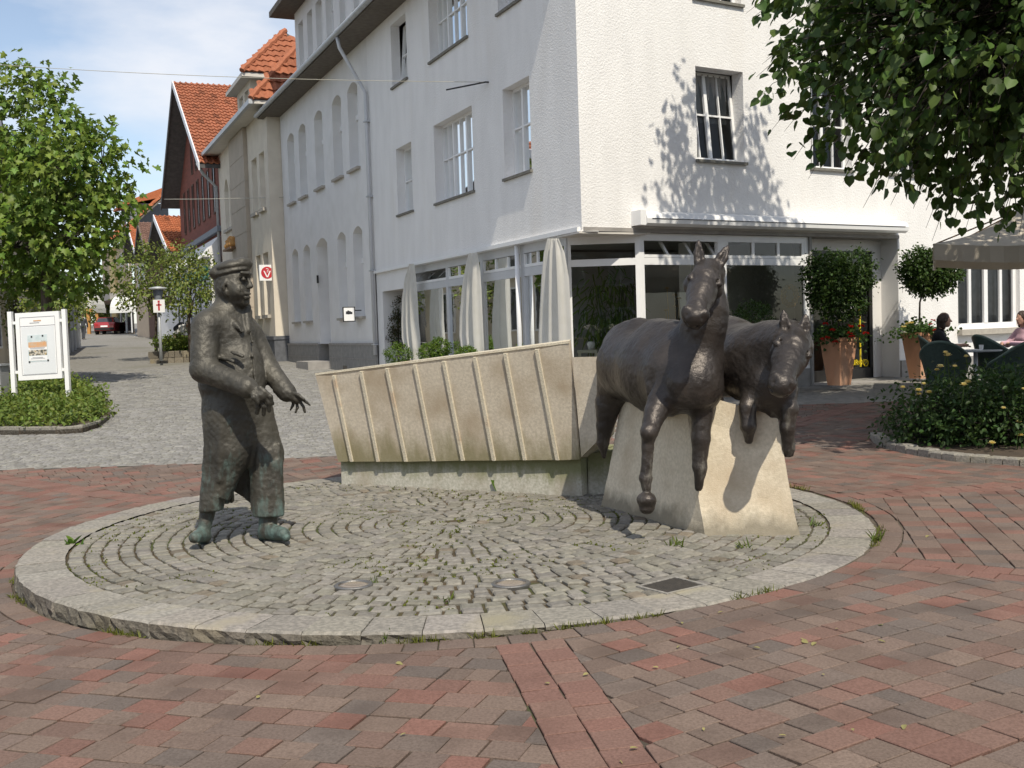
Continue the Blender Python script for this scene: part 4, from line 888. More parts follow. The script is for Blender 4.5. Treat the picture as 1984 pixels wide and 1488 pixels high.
mb.tube([FB.pt(rt + .065 * math.cos(k * math.pi / 10), -DP + .006, rz + .065 * math.sin(k * math.pi / 10)) for k in range(21)], .009, 6); mb.tube([FB.pt(rt - .035, -DP + .006, rz - .035), FB.pt(rt + .035, -DP + .006, rz + .035)], .007, 6); mb.build('ring_emblem', 'sign_yellow', door)
nt0, nz0 = FB.tz(1648, 586, -DP); mb = MB(); FB.box(mb, nt0, nt0 + .22, -DP + .0, -DP + .006, nz0 - .12, nz0 + .12); mb.build('paper_notice', 'white_panel', door)
# shop front along the street side (A) and the square side (B)
ZF = 0.42; ZT = FA.z(1035, 531); ZT2 = FA.z(1035, 514)
ZTB = FB.z(1400, 513); ZTB2 = FB.z(1400, 500); ZBB = FB.z(1700, 705)
mb = MB(); FA.box(mb, 0.05, TD, -.30, .06, ZS, ZS + .07)
mb.build('shop_cornice', 'frame_white', ch)
mb = MB(); FB.box(mb, 0.03, RD1, -.30, .03, ZSB - .005, ZSB + .06); mb.build('shop_cornice', 'concrete', ch)
px_posts = [792, 858, 925, 1003, 1088]; tp = [FA.t(p, 600) for p in px_posts]; NS_ = -.12
for i in range(4):
    t1, t0 = tp[i], tp[i + 1]; mb = MB()
    for t in (t0 + .0, t1 - .07): FA.box(mb, t, t + .07, NS_ - .07, NS_, ZF, ZS)
    FA.box(mb, t0 + .07, t1 - .07, NS_ - .065, NS_ - .003, ZT, ZT2); FA.box(mb, t0 + .07, t1 - .07, NS_ - .065, NS_ - .003, ZS - .16, ZS); FA.box(mb, t0 + .07, t1 - .07, NS_ - .065, NS_ - .003, ZF, ZF + .1)
    sf = mb.build('shop_window', 'frame_grey', ch); pane(FA, sf, t0 + .07, t1 - .07, ZF + .1, ZT, NS_ - .035, 'glass_shop')
    ln = .25 if i == 0 else 0.0; mb = MB(); za, zb = ZT2 + .01, ZS - .17
    for k in range(4):
        t = t0 + .08 + (t1 - t0 - .16) * k / 3; mb.hexa([FA.pt(t - .025, NS_ - .05, za), FA.pt(t + .025, NS_ - .05, za), FA.pt(t + .025, NS_ - .01, za), FA.pt(t - .025, NS_ - .01, za), FA.pt(t - .025, NS_ - .05 - ln, zb), FA.pt(t + .025, NS_ - .05 - ln, zb), FA.pt(t + .025, NS_ - .01 - ln, zb), FA.pt(t - .025, NS_ - .01 - ln, zb)])
    FA.box(mb, t0 + .08, t1 - .08, NS_ - .05, NS_ - .008, za - .005, za + .05); mb.build('transom_light', 'frame_white', ch)
    for k in range(3):
        u0, u1 = t0 + .11 + (t1 - t0 - .16) * k / 3, t0 + .05 + (t1 - t0 - .16) * (k + 1) / 3; pane(FA, sf, u0, u1, za + .04, zb, NS_ - .03, 'glass_shop', ln)
mb = MB(); tc_ = FA.t(1003, 600) + .02; mb.tube([FA.pt(tc_, -.03, ZF - .3), FA.pt(tc_, -.03, ZS)], .045, 12); mb.build('column', 'frame_white', ch, smooth=True)
# low wall under the shop windows, entrance bay at the far end
mb = MB(); FA.box(mb, tp[4], tp[0], -.3, -.10, 0, ZF); mb.build('shop_plinth', 'plinth_grey', ch)
te0, te1 = tp[0] + .02, FA.t(741, 600); zE_ = FA.z(760, 562)
mb = MB(); FA.box(mb, te0, TD, -.04, -.02, zE_, ZS); mb.build('entrance_lintel', 'plaster_fine', ch)
mb = MB(); FA.box(mb, te1, TD, -.9, -.02, 0, zE_); mb.build('entrance_pier', 'plaster_fine', ch)
mb = MB(); FA.box(mb, te0, te1, -1.0, -.9, 0, zE_); mb.build('entrance_back', 'door_grey', ch)
mb = MB(); FA.box(mb, te0 - .06, te0, -1.0, -.1, 0, ZS); mb.build('entrance_side', 'plaster_fine', ch)
mb = MB(); FA.box(mb, te0, TD, -1.0, -.04, zE_ - .0, zE_ + .04); mb.build('entrance_soffit', 'soffit_white', ch)
# glazed corner
qa, qb = FA.pt(tA, NS_, 0), FB.pt(tB, NS_ * .5, 0); FC = Fac((qa.x, qa.y), (qb - qa).xy, -1); LC = (qb - qa).length
if FC.n.y > 0: FC.n = -FC.n
mb = MB()
for t0, t1 in ((0, .05), (LC - .07, LC + .01)): FC.box(mb, t0, t1, -.08, 0, ZF - .3, ZS - .02)
FC.box(mb, .05, LC - .07, -.07, -.003, ZTB, ZTB2); FC.box(mb, .05, LC - .07, -.07, -.003, ZS - .16, ZS - .02); FC.box(mb, .05, LC - .07, -.07, -.003, ZF - .3, ZF + .08)
cg = mb.build('corner_window', 'frame_white', ch); pane(FC, cg, .05, LC - .07, ZF + .08, ZTB, -.035, 'glass_shop'); pane(FC, cg, .05, LC - .07, ZTB2, ZS - .16, -.035, 'glass_shop')
mb = MB(); cz = min(ZS, ZSB) - .02
mb.prism([FA.pt(tA + .1, -.3, 0).xy[:], FA.pt(tA + .1, .04, 0).xy[:], FA.pt(-.02, .06, 0).xy[:], FB.pt(tB + .1, .03, 0).xy[:], FB.pt(tB + .1, -.3, 0).xy[:]][::-1], cz - .015, cz + .015); mb.build('corner_soffit', 'soffit_white', ch)
mb = MB(); FA.box(mb, -.02, tA + .1, -.3, 0.0, cz + .015, ZS + .001); FB.box(mb, -.02, tB + .2, -.3, 0.0, cz + .015, ZSB + .001)
mb.build('corner_lintel', 'plaster_fine', ch)
pB = [1245, 1405, 1572]; tb = [FB.t(p, 560) for p in pB]
for i in range(2):
    t0, t1 = tb[i], tb[i + 1]; mb = MB(); N0 = -.06
    for t in (t0, t1 - .10): FB.box(mb, t, t + .10, N0 - .08, N0, ZBB, ZSB - .01)
    FB.box(mb, t0 + .1, t1 - .1, N0 - .075, N0 - .003, ZTB, ZTB2); FB.box(mb, t0 + .1, t1 - .1, N0 - .075, N0 - .003, ZSB - .13, ZSB - .01); FB.box(mb, t0 + .1, t1 - .1, N0 - .075, N0 - .003, ZBB, ZBB + .1)
    sf = mb.build('shop_window', 'frame_white', ch); pane(FB, sf, t0 + .1, t1 - .1, ZBB + .1, ZTB, N0 - .04, 'glass_shop')
    ln = .22 if i == 0 else 0; za, zb = ZTB2 + .005, ZSB - .13; mb = MB()
    for k in range(4):
        t = t0 + .13 + (t1 - t0 - .26) * k / 3; mb.hexa([FB.pt(t - .03, N0 - .05, za), FB.pt(t + .03, N0 - .05, za), FB.pt(t + .03, N0 - .006, za), FB.pt(t - .03, N0 - .006, za), FB.pt(t - .03, N0 - .05 - ln, zb), FB.pt(t + .03, N0 - .05 - ln, zb), FB.pt(t + .03, N0 - .006 - ln, zb), FB.pt(t - .03, N0 - .006 - ln, zb)])
    FB.box(mb, t0 + .105, t1 - .105, N0 - .05, N0 - .004, za, za + .05); mb.build('transom_light', 'frame_white', ch)
    for k in range(3): u0, u1 = t0 + .16 + (t1 - t0 - .26) * k / 3, t0 + .10 + (t1 - t0 - .26) * (k + 1) / 3; pane(FB, sf, u0, u1, za + .05, zb, N0 - .03, 'glass_shop', ln)
mb = MB(); FB.box(mb, tB - .1, tb[2], -.3, -.05, 0, ZBB); FB.box(mb, tb[2] + .001, RD0 + .0, -DP, -.02, 0, ZSB); mb.build('shop_plinth', 'plinth_grey', ch)
# inside of the shop
mb = MB(); pl = [FA.pt(.2, -.12, 0), FB.pt(.3, -.12, 0), FB.pt(RD0, -.3, 0), FB.pt(RD0, -5.5, 0), FA.pt(TD, -4.5, 0), FA.pt(TD, -.3, 0)]
pl2 = [p.xy[:] for p in pl]
if area(pl2) < 0: pl2 = pl2[::-1]
mb.prism(pl2, -.1, .40); mb.build('shop_floor', 'room_floor', ch)
mb = MB(); mb.prism(pl2, max(ZS, ZSB) + .02, max(ZS, ZSB) + .25); mb.build('shop_ceiling', 'room_wall', ch)
mb = MB(); FB.box(mb, 1.1, RD0 - .06, -4.2, -4.1, .4, ZS + .02); FB.box(mb, RD0 - .05, RD0 - .002, -5.5, -.45, .4, ZSB); mb.build('shop_wall', 'room_wall', ch)
mb = MB(); FA.box(mb, 4.2, 4.3, -4.5, -1.6, .4, ZS); mb.build('shop_partition', 'room_wall', ch)
mb = MB(); FB.box(mb, 3.5, 3.85, -1.75, -1.4, .4, ZS); mb.build('shop_pillar', 'frame_white', ch)
# body behind: back walls and roof closing the house
mb = MB(); back = [FA.pt(0, -.3, 0), FA.pt(TE, -.3, 0), FA.pt(TE, -9, 0), FB.pt(TBE, -9, 0), FB.pt(TBE, -.3, 0)]
def quad_wall(a, b, z0, z1): mb.add([Vector((a.x, a.y, z0)), Vector((b.x, b.y, z0)), Vector((b.x, b.y, z1)), Vector((a.x, a.y, z1))], [(0, 1, 2, 3)])
quad_wall(FA.pt(TE, 0, 0), FA.pt(TE, -9, 0), 0, ZE); quad_wall(FA.pt(TE, -9, 0), FB.pt(TBE, -10, 0), 0, ZE); quad_wall(FB.pt(TBE, -10, 0), FB.pt(TBE, 0, 0), 0, ZE); mb.build('rear_wall', 'plaster_fine', ch)
mb = MB(); cor = FA.o + (FA.n * OVA) + Vector((0, 0, 0))
def meet(F1, n1, F2, n2):     # corner of two offset lines
    p, d, q_, e_ = F1.o + F1.n * n1, F1.d, F2.o + F2.n * n2, F2.d; den = d.x * e_.y - d.y * e_.x; s_ = ((q_.x - p.x) * e_.y - (q_.y - p.y) * e_.x) / den; return p + d * s_
ec = meet(FA, OVA, FB, OVB); TE2 = TE + .55
pl = [ec, FB.pt(TBE + .5, OVB, 0), FB.pt(TBE + .5, -10, 0), FA.pt(TE2, -9.5, 0), FA.pt(TE2, OVA, 0)]; pl2 = [p.xy[:] for p in pl]
if area(pl2) < 0: pl2 = pl2[::-1]
mb.prism(pl2, ZE, ZE + .16); mb.build('eave_soffit', 'soffit_dark', ch)
mb = MB(); inner = [meet(FA, -3.5, FB, -3.5), FB.pt(TBE + .5, -3.5, 0), FB.pt(TBE + .5, -9, 0), FA.pt(TE2 - .2, -9, 0), FA.pt(TE2 - 2.2, -3.5, 0)]
vs = [Vector((p.x, p.y, ZE + .16)) for p in pl] + [Vector((p.x, p.y, ZE + 4.2)) for p in inner]
mb.add(vs, [(0, 1, 6, 5), (4, 0, 5, 9), (3, 4, 9, 8), (5, 6, 7, 8, 9), (1, 2, 7, 6), (2, 3, 8, 7)]); mb.build('roof', 'roof_slate', ch)
mb = MB(); mb.tube([FA.pt(TE2, OVA + .06, ZE + .1), FA.pt(-.6, OVA + .06, ZE + .1)], .075, 8); mb.build('gutter', 'zinc', ch, smooth=True)
# long dormer above the eave
dn = -.25; tdl, _z = FA.tz(573, 60, dn); ZD1 = FA.z(573, 24, dn)
hs = [hole(FA, l, r, tp_, bt, dn) for l, r, tp_, bt in (((579, 80), (588, 80), (584, 40), (584, 128)), ((596, 70), (606, 70), (601, 18), (601, 112)), ((613, 60), (625, 60), (619, 0), (619, 92)), ((632, 40), (646, 40), (639, -30), (639, 74)), ((658, 20), (670, 20), (664, -50), (664, 45)), ((685, 0), (696, 0), (690, -90), (690, 18)), ((712, -20), (726, -20), (719, -120), (719, -12)))]
zb_ = sorted(h[2] for h in hs)[3]; zt_ = min(ZD1 - .25, sorted(h[3] for h in hs)[3])
for h in hs: h[2], h[3] = zb_, zt_
wall(FA, ch, 4.0, tdl, ZE + .17, ZD1, hs, 'plaster_fine', .2, dn, name='dormer_wall')
for h in hs: win(FA, ch, *h, n=dn, dep=.16, thin=(.5,), trans=(.6,))
for a_ in (tdl - .001, 3.9): mb = MB(); FA.box(mb, a_, a_ + .1, dn - 4, dn + .0, ZE + .17, ZD1); mb.build('dormer_cheek', 'plaster_fine', ch)
mb = MB(); FA.box(mb, 3.6, tdl + .75, dn - 4.5, dn + .7, ZD1, ZD1 + .18); mb.build('dormer_roof', 'soffit_dark', ch)
# rain pipe
mb = MB(); tq = TD
pts = [FA.pt(FA.t(655, 88, OVA), OVA + .02, ZE + .05), FA.pt(FA.t(655, 88, OVA) - .05, OVA - .02, ZE - .25), FA.pt(tq + .15, .16, ZE - 1.15), FA.pt(tq, .08, ZE - 1.4), FA.pt(tq, .08, .95)]
mb.tube(pts, .048, 10); mb.build('rain_pipe', 'frame_grey', ch, smooth=True)
for k in range(4): z = 1.2 + k * 1.9; mb = MB(); FA.box(mb, tq - .08, tq + .08, .005, .15, z, z + .03); mb.build('pipe_clip', 'zinc', ch)
# ------------------------------------------------------------ white house with arched windows
wh = thing('arched_house', FA.pt((TD + TE) / 2, 0, .6), 'white townhouse with arched windows and grey stone plinth beside the corner house', 'building')
up = [(559, 571, 257, 394), (580, 594, 238, 381), (611, 626, 212, 365), (645, 663, 183, 346), (675, 695, 159, 329)]
lo_ = [(568, 580, 480, 622), (590, 603, 474, 622), (656, 672, 448, 616), (687, 704, 438, 613)]
zp_ = FA.z(640, 666); HS = []
def row(L):
    o = []
    for l, r, tp_, bt in L:
        xm = (l + r) / 2; t1, t0 = FA.t(l, (tp_ + bt) / 2), FA.t(r, (tp_ + bt) / 2); tm = FA.t(xm, bt); o.append([t0, t1, FA.z(xm, bt), FA.z(xm, tp_), .16])
    zb, zt = np.median([h[2] for h in o]), np.median([h[3] for h in o]); W_ = np.median([h[1] - h[0] for h in o])
    for h in o: m_ = (h[0] + h[1]) / 2; h[0], h[1], h[2], h[3] = m_ - W_ / 2, m_ + W_ / 2, float(zb), float(zt)
    return o
HU, HL = row(up), row(lo_)
nd = [FA.t(639, 600), FA.t(618, 600), zp_ + .001, FA.z(629, 459), .2, .55]
tgt = .34
wall(FA, wh, TD, TE, zp_, ZE, [h + [tgt] for h in HU + HL] + [nd], 'plaster_fine', tgt)
for h in HU + HL:
    win(FA, wh, h[0], h[1], h[2], h[3], dep=.26, rise=.16, fw=.07, thin=(.5,), trans=(.62,), bars=.05, sd=.10, sh=.07, curtain=(0, 1, 0, .5, 'curtain_white'), sill='sill_light')
for h in HU + HL: mb = MB(); FA.box(mb, h[0], h[1], -.26, -.21, h[2] + (h[3] - h[2]) * .60, h[2] + (h[3] - h[2]) * .66); mb.build('window_cornice', 'frame_white', wh)
mb = MB(); FA.box(mb, nd[0], nd[1], -.60, -.55, .6, nd[3]); mb.build('niche_back', 'plaster_fine', wh)
mb = MB(); za, zb = FA.z(632, 600, -.5), FA.z(632, 553, -.5); FA.box(mb, nd[0] + .0, nd[1] - .25, -.549, -.50, za, zb); mb.build('niche_panel', 'door_grey', wh)
mb = MB(); FA.box(mb, TD + .02, nd[0], .0, .07, .2, zp_); FA.box(mb, nd[1], TE + .07, .0, .07, .2, zp_); FA.box(mb, nd[0], nd[1], -.56, -.5, .2, zp_)
FA.box(mb, nd[0] - .01, nd[0], -.5, 0, .2, zp_); FA.box(mb, nd[1], nd[1] + .01, -.5, 0, .2, zp_); mb.build('plinth', 'plinth_grey', wh)
mb = MB(); zc = zp_ - .42
FA.box(mb, TD + .02, nd[0] - .02, .07, .085, zp_ - .04, zp_ + .02); FA.box(mb, nd[1] + .02, TE + .08, .07, .085, zp_ - .04, zp_ + .02)
FA.box(mb, TD + .02, nd[0] - .02, .07, .078, zc, zc + .02); FA.box(mb, nd[1] + .02, TE + .08, .07, .078, zc, zc + .02); mb.build('plinth_moulding', 'concrete', wh)
for px_ in (582, 603, 668, 699):
    t_, z_ = FA.tz(px_, 700, .07); mb = MB(); FA.box(mb, t_ - .22, t_ + .22, .069, .074, gz(*FA.pt(t_, 0, 0).xy) + .02, zp_ - .62); mb.build('cellar_window', 'soffit_dark', wh)
s0 = gp(632, 716); tS = (s0 - FA.o).dot(FA.d); mb = MB(); zz = gz(s0.x, s0.y); FA.box(mb, nd[0] - .1, nd[1] + .15, -.5, .75, zz - .1, zz + .24); mb.build('door_step', 'concrete', wh)
mb = MB(); t_, z_ = FA.tz(617, 541); FA.box(mb, t_ - .04, t_ + .04, 0.001, .05, z_ - .12, z_ + .12); mb.build('bell_plate', 'black_metal', wh)
# little hanging sign
sg = thing('hanging_sign', FA.pt(FA.t(676, 610), 0, FA.z(676, 622)), 'small black-framed white sign between the arched ground floor windows', 'sign')
t_, z_ = FA.tz(676, 609, .35); sd_ = Vector((.95, .3, 0)).normalized(); sn_ = Vector((.3, -.95, 0)).normalized(); cc = FA.pt(t_, .35, z_)
mb = MB(); mb.obox(cc, sd_ * .165, sn_ * .03, (0, 0, .20)); mb.build('box', 'black_metal', sg); mb = MB(); mb.obox(cc + sn_ * .032, sd_ * .140, sn_ * .004, (0, 0, .175)); mb.build('face', 'white_panel', sg)
mb = MB()
for dx, dz, w, h_ in ((-.06, .045, .025, .035), (-.02, .05, .022, .05), (.025, .045, .022, .04), (.065, .035, .025, .03), (0, .015, .09, .008)): mb.obox(cc + sn_ * .038 + sd_ * dx + Vector((0, 0, dz)), sd_ * w, sn_ * .002, (0, 0, h_))
mb.build('emblem', 'ink', sg)
mb = MB(); mb.tube([FA.pt(t_, .18, z_ + .1), FA.pt(t_, 0, z_ + .1)], .015, 6); mb.build('bracket', 'black_metal', sg)
# ------------------------------------------------------------ simple windows for houses farther off
def fwin(F, parent, a, b, c_, d, n=0.0, fw=.07, fm='frame_white', bar=True, sill=None, gm='glass_up'):
    mb = MB(); ft = .05
    for t0, t1, z0, z1 in ((a, a + fw, c_, d), (b - fw, b, c_, d), (a + fw, b - fw, c_, c_ + fw), (a + fw, b - fw, d - fw, d)): F.box(mb, t0, t1, n + .003, n + ft, z0, z1)
    if bar: m_ = (a + b) / 2; F.box(mb, m_ - fw * .4, m_ + fw * .4, n + .003, n + ft - .004, c_ + fw, d - fw)
    w = mb.build('window', fm, parent); mb = MB(); F.box(mb, a + fw, b - fw, n + .002, n + .02, c_ + fw, d - fw); mb.build('pane', 'pane_dark', w)
    if sill: mb = MB(); F.box(mb, a - .08, b + .08, n + .004, n + .14, c_ - .09, c_ - .005); mb.build('sill', sill, w)
    return w
mat('pane_dark', (0.05, 0.055, 0.06), (0.035, 0.04, 0.045), scale=3, rough=0.06, spec=0.8)
mat('verge_white', (0.75, 0.76, 0.80), (0.70, 0.71, 0.75), scale=4, rough=0.5)
mat('awning_white', (0.78, 0.78, 0.76), (0.74, 0.74, 0.72), scale=4, rough=0.8, trans=.15)
mat('shutter_green', (0.06, 0.33, 0.20), (0.05, 0.28, 0.17), scale=4, rough=0.5)
mat('wood_ochre', (0.50, 0.26, 0.08), (0.42, 0.21, 0.06), scale=9, rough=0.7)
mat('wood_brown', (0.20, 0.12, 0.07), (0.15, 0.09, 0.05), scale=9, rough=0.8)
mat('slate_grey', (0.20, 0.22, 0.25), (0.16, 0.18, 0.21), scale=8, rough=0.7)
TILE = (0.36, 0.135, 0.075); TILE2 = (0.33, 0.13, 0.08); TILEB = (0.20, 0.12, 0.095); TILEO = (0.42, 0.145, 0.065)
# ------------------------------------------------------------ cream house with the bay
NB = .46; FY = Fac(FA.pt(0, NB, 0).xy, FA.d.xy, 1); ty0 = TE + .03; ty1 = FY.t(430, 480)
ZY = .5 * (FA.z(484, 207, NB + .55) + FA.z(400, 297, NB + .55)); by = thing('bay_house', FY.pt((ty0 + ty1) / 2, 0, 1), 'cream house with tall paired windows and red hipped roof beyond the arched house', 'building')
zq = FY.z(530, 658)
tpl0, tpl1 = FY.t(486, 450), FY.t(456, 420)
def fh(l, r, y, tp_, bt, n=0): t0, t1 = sorted((FY.t(l, y, n), FY.t(r, y, n))); xm = (l + r) / 2; return [t0, t1, FY.z(xm, bt, n), FY.z(xm, tp_, n)]
w_up = [fh(489, 499, 360, 306, 414), fh(504, 514, 360, 296, 408)]; w_lo = [fh(498, 507, 550, 494, 612), fh(511, 522, 550, 488, 611)]
w_up[1][2:] = w_up[0][2:]; w_lo[1][2:] = w_lo[0][2:]
w_l = [fh(436, 444, 400, 345, 446), fh(446, 453, 400, 335, 442)]; w_l[1][2:] = w_l[0][2:]
for h in w_l: h.append(.45)
wall(FY, by, ty0, ty1, 0.5, ZY, w_up + w_lo + w_l, 'plaster_cream', .25)
for h in w_up: win(FY, by, *h, dep=.2, fw=.09, thin=(), trans=(.7,), sill='sill_light', sd=.12, sh=.12, curtain=(.2, 1, 0, .9, 'curtain_white'))
for h in w_lo: win(FY, by, *h, dep=.2, fw=.09, thin=(), trans=(.75,), sill='sill_light', sd=.12, sh=.12, curtain=(.3, 1, 0, .9, 'curtain_white'))
for h in w_l: win(FY, by, *h[:4], dep=.2, fw=.08, rise=.45, trans=(.7,), sill='sill_light', sd=.12, sh=.12)
mb = MB(); FY.box(mb, tpl0, tpl1, .0, .14, .5, ZY - .02); mb.build('pilaster', 'plaster_beige', by)
for k in range(9):      # ashlar joints of the pilaster
    z = zq + .3 + k * .95
    if z > ZY - .5: break
    mb = MB(); FY.box(mb, tpl0 - .012, tpl1 + .012, .005, .152, z, z + .9); mb.build('ashlar_block', 'plaster_beige', by)
mb = MB(); FY.box(mb, ty0, ty0 + .001, -6, -.001, .5, ZY)
mb.build('side_wall', 'plaster_cream', by)
mb = MB(); FY.box(mb, ty0 - .05, ty1, 0, .06, .3, zq); FY.box(mb, ty0 - .06, ty0 - .005, -NB, .0, .3, zq); mb.build('plinth', 'plinth_dark', by)
mb = MB(); FY.box(mb, ty0 - .08, ty1, 0, .09, zq, zq + .12); FY.box(mb, ty0 - .09, ty0 - .005, -NB, .0, zq, zq + .12); mb.build('plinth_cap', 'plinth_dark', by)
for a_, b_ in ((.5, .62), (ty1 - ty0 - .12, ty1 - ty0)):
    pass
mb = MB(); FY.box(mb, ty0 - .5, ty1 + .3, -6, .55, ZY, ZY + .12); mb.build('eave_soffit', 'soffit_white', by)
mb = MB(); FY.box(mb, ty0 - .55, ty1 + .3, .55, .68, ZY - .02, ZY + .14); mb.build('gutter', 'zinc', by)
# hipped roof
rh = 4.6; e0 = FY.pt(ty0 - .5, .6, ZY + .13); e1 = FY.pt(ty0 - .5, -7, ZY + .13); e2 = FY.pt(ty1 + .3, .6, ZY + .13); r0 = FY.pt(ty0 + 2.6, -3.4, ZY + rh); r1 = FY.pt(ty1 - 1.5, -3.4, ZY + rh); e3 = FY.pt(ty1 + .3, -7, ZY + .13)
mb = MB(); mb.add([e0, e1, e2, e3, r0, r1], [(0, 4, 1), (0, 2, 5, 4), (2, 3, 5), (1, 4, 5, 3)]); rf = mb.build('roof', 'roof_slate', by)
def tri_tiles(A, B, T, rows, per, base, parent, single):      # tiles on a triangular hip (A,B eave, T apex)
    A, B, T = map(Vector, (A, B, T)); cnt = 0; mb0 = MB(); nrm = (B - A).cross(T - A).normalized(); nrm = nrm if nrm.z > 0 else -nrm; ex = (B - A).normalized(); H_ = T - A
    foot = A + ex * H_.dot(ex); up_ = T - foot; T_ = up_.length / rows
    for j in range(rows):
        v0, v1 = j / rows, min(1, (j + 1.1) / rows); a0, b0 = A.lerp(T, v0), B.lerp(T, v0); L = (b0 - a0).length; nc = max(1, int(L / per))
        for i in range(nc):
            p = a0 + ex * (i * per); q_ = a0 + ex * ((i + 1) * per); w = up_ * (v1 - v0); k = random.uniform(.75, 1.15); col = tuple(x * k for x in base); m_ = MB() if cnt < single else mb0; l_ = nrm * (T_ * .16)
            mid = p.lerp(q_, .3); h1 = nrm * (per * .28); h0 = nrm * (per * .06)
            vs = [p + h0 + l_, mid + h1 + l_, q_ + h0 + l_, p + w + h0, mid + w + h1, q_ + w + h0, p + h0, mid + h1 * .6, q_ + h0]
            m_.add(vs, [(0, 1, 4, 3), (1, 2, 5, 4), (6, 7, 1, 0), (7, 8, 2, 1)], col); cnt += 1
            if m_ is not mb0: m_.build('roof_tile', 'tile_red', parent)
    if mb0.v: mb0.build('roof_tiles', 'tile_red', parent, kind='stuff')
    mbh = MB(); mbh.tube([A.lerp(T, k / 14) + nrm * .05 + Vector((0, 0, .04 * (k % 2))) for k in range(15)], .11, 7, tuple(x * 1.05 for x in base)); mbh.build('hip_tiles', 'tile_red', parent)
tri_tiles(e0, e1, r0, 13, .27, TILE, rf, 200)
# wall dormer of the bay house
td0, td1 = FY.t(484, 190), FY.t(459, 200); zd = .5 * (FY.z(484, 155) + FY.z(462, 178)) 
td0 = max(td0, ty0 + 1.0)
dw = [[td0 + (td1 - td0) * .12, td0 + (td1 - td0) * .42, ZY + .25, zd - .25], [td0 + (td1 - td0) * .56, td0 + (td1 - td0) * .86, ZY + .25, zd - .25]]
wall(FY, by, td0, td1, ZY + .12, zd, dw, 'plaster_cream', .15, n=-.02, name='dormer_wall')
for h in dw: win(FY, by, *h, n=-.02, dep=.12, fw=.07, sill=None)
mb = MB(); FY.box(mb, td0 - .1, td0 - .001, -3.2, -.02, ZY + .12, zd); mb.build('dormer_cheek', 'plaster_cream', by)
mb = MB(); FY.box(mb, td0 - .55, td1 + .4, -3.6, .35, zd, zd + .14); mb.build('dormer_eave', 'soffit_white', by)
d0, d1, d2, d3 = FY.pt(td0 - .55, .35, zd + .15), FY.pt(td0 - .55, -3.6, zd + .15), FY.pt(td1 + .4, .35, zd + .15), FY.pt(td1 + .4, -3.6, zd + .15); dt0 = FY.pt(td0 + .9, -1.6, zd + 2.1); dt1 = FY.pt(td1 - .9, -1.6, zd + 2.1)
mb = MB(); mb.add([d0, d1, d2, d3, dt0, dt1], [(0, 4, 1), (0, 2, 5, 4), (2, 3, 5), (1, 4, 5, 3)]); rf2 = mb.build('dormer_roof', 'roof_slate', by)
tri_tiles(d0, d1, dt0, 8, .27, TILE, rf2, 100)
# ochre carved ornament box on the bay house
orn = thing('carved_ornament', FY.pt(FY.t(447, 475), 0, FY.z(447, 480)), 'brown carved figures on a bracket above the bay house entrance', 'ornament')
t_, z_ = FY.tz(447, 474, .2); mb = MB(); FY.box(mb, t_ - .9, t_ + .9, .02, .38, z_ - .22, z_ - .14); mb.build('bracket', 'wood_brown', orn)
for k, (dx, h_) in enumerate(((-.6, .42), (-.05, .48), (.5, .40))):
    mb = MB(); p = FY.pt(t_ + dx, .2, z_ - .14); mb.lathe(p, [(.16, 0), (.2, h_ * .3), (.12, h_ * .62), (.15, h_ * .8), (.05, h_)], 8); mb.build('figure', 'wood_ochre', orn, smooth=True)
# bank sign
bs = thing('bank_sign', FY.pt(FY.t(517, 530, .5), 0, FY.z(517, 542, .5)), 'square white sign with red disc and white V projecting from the cream house', 'sign')
sp = isect(517, 528.5, FY.pt(ty0 + .3, 0, 0), FA.d); sx_, sn_ = -FA.n, -FA.d
hw = .26; mb = MB(); mb.obox(sp, sx_ * hw, sn_ * .05, (0, 0, hw * 1.05)); mb.build('panel', 'white_panel', bs)
mb = MB(); K = 40; ring = [sp + sn_ * .056 + sx_ * (hw * .80 * math.cos(2 * math.pi * k / K)) + Vector((0, 0, hw * .80 * math.sin(2 * math.pi * k / K))) for k in range(K)]; mb.add(ring, [tuple(range(K))]); mb.build('disc', 'sign_red', bs)
mb = MB()
for sgn in (-1, 1): mb.obox(sp + sn_ * .06 + sx_ * (sgn * hw * .22) + Vector((0, 0, -hw * .18)), (sx_ * 1 + Vector((0, 0, 0))) * (hw * .085), sn_ * .003, (Vector((0, 0, 1)) + sx_ * (sgn * .45)) * (hw * .42))
mb.build('letter', 'white_panel', bs)
mb = MB(); mb.tube([sp + sn_ * .06 + sx_ * (hw * .16 * math.cos(a_)) + Vector((0, 0, hw * .42 + hw * .13 * math.sin(a_))) for a_ in [R(150 - 24 * k) for k in range(11)]], hw * .035, 5); mb.tube([sp + sn_ * .06 + sx_ * (hw * .14 * math.cos(a_)) + Vector((0, 0, hw * .20 + hw * .12 * math.sin(a_))) for a_ in [R(100 - 24 * k) for k in range(10)]], hw * .035, 5); mb.build('swirl', 'white_panel', bs)
mb = MB(); mb.tube([sp - sx_ * .0 + Vector((0, 0, .2)), FY.pt(ty0 + .3, 0, sp.z + .2)], .02, 6); mb.build('bracket', 'black_metal', bs)
# handrail at the bay house steps
hr = thing('handrail', gp(548, 690), 'thin grey metal handrail by the dark plinth of the cream house', 'handrail')
mb = MB(); b_ = gp(517, 690); b_ = Vector((FY.pt(ty0 + 1.4, .9, 0).x, FY.pt(ty0 + 1.4, .9, 0).y, 0)); b_.z = gz(b_.x, b_.y); mb.tube([b_, b_ + Vector((0, 0, 1.1)), b_ + Vector((0, 0, 1.1)) + FA.d * 1.2 + Vector((0, 0, .05))], .022, 6); mb.build('rail', 'zinc', hr)
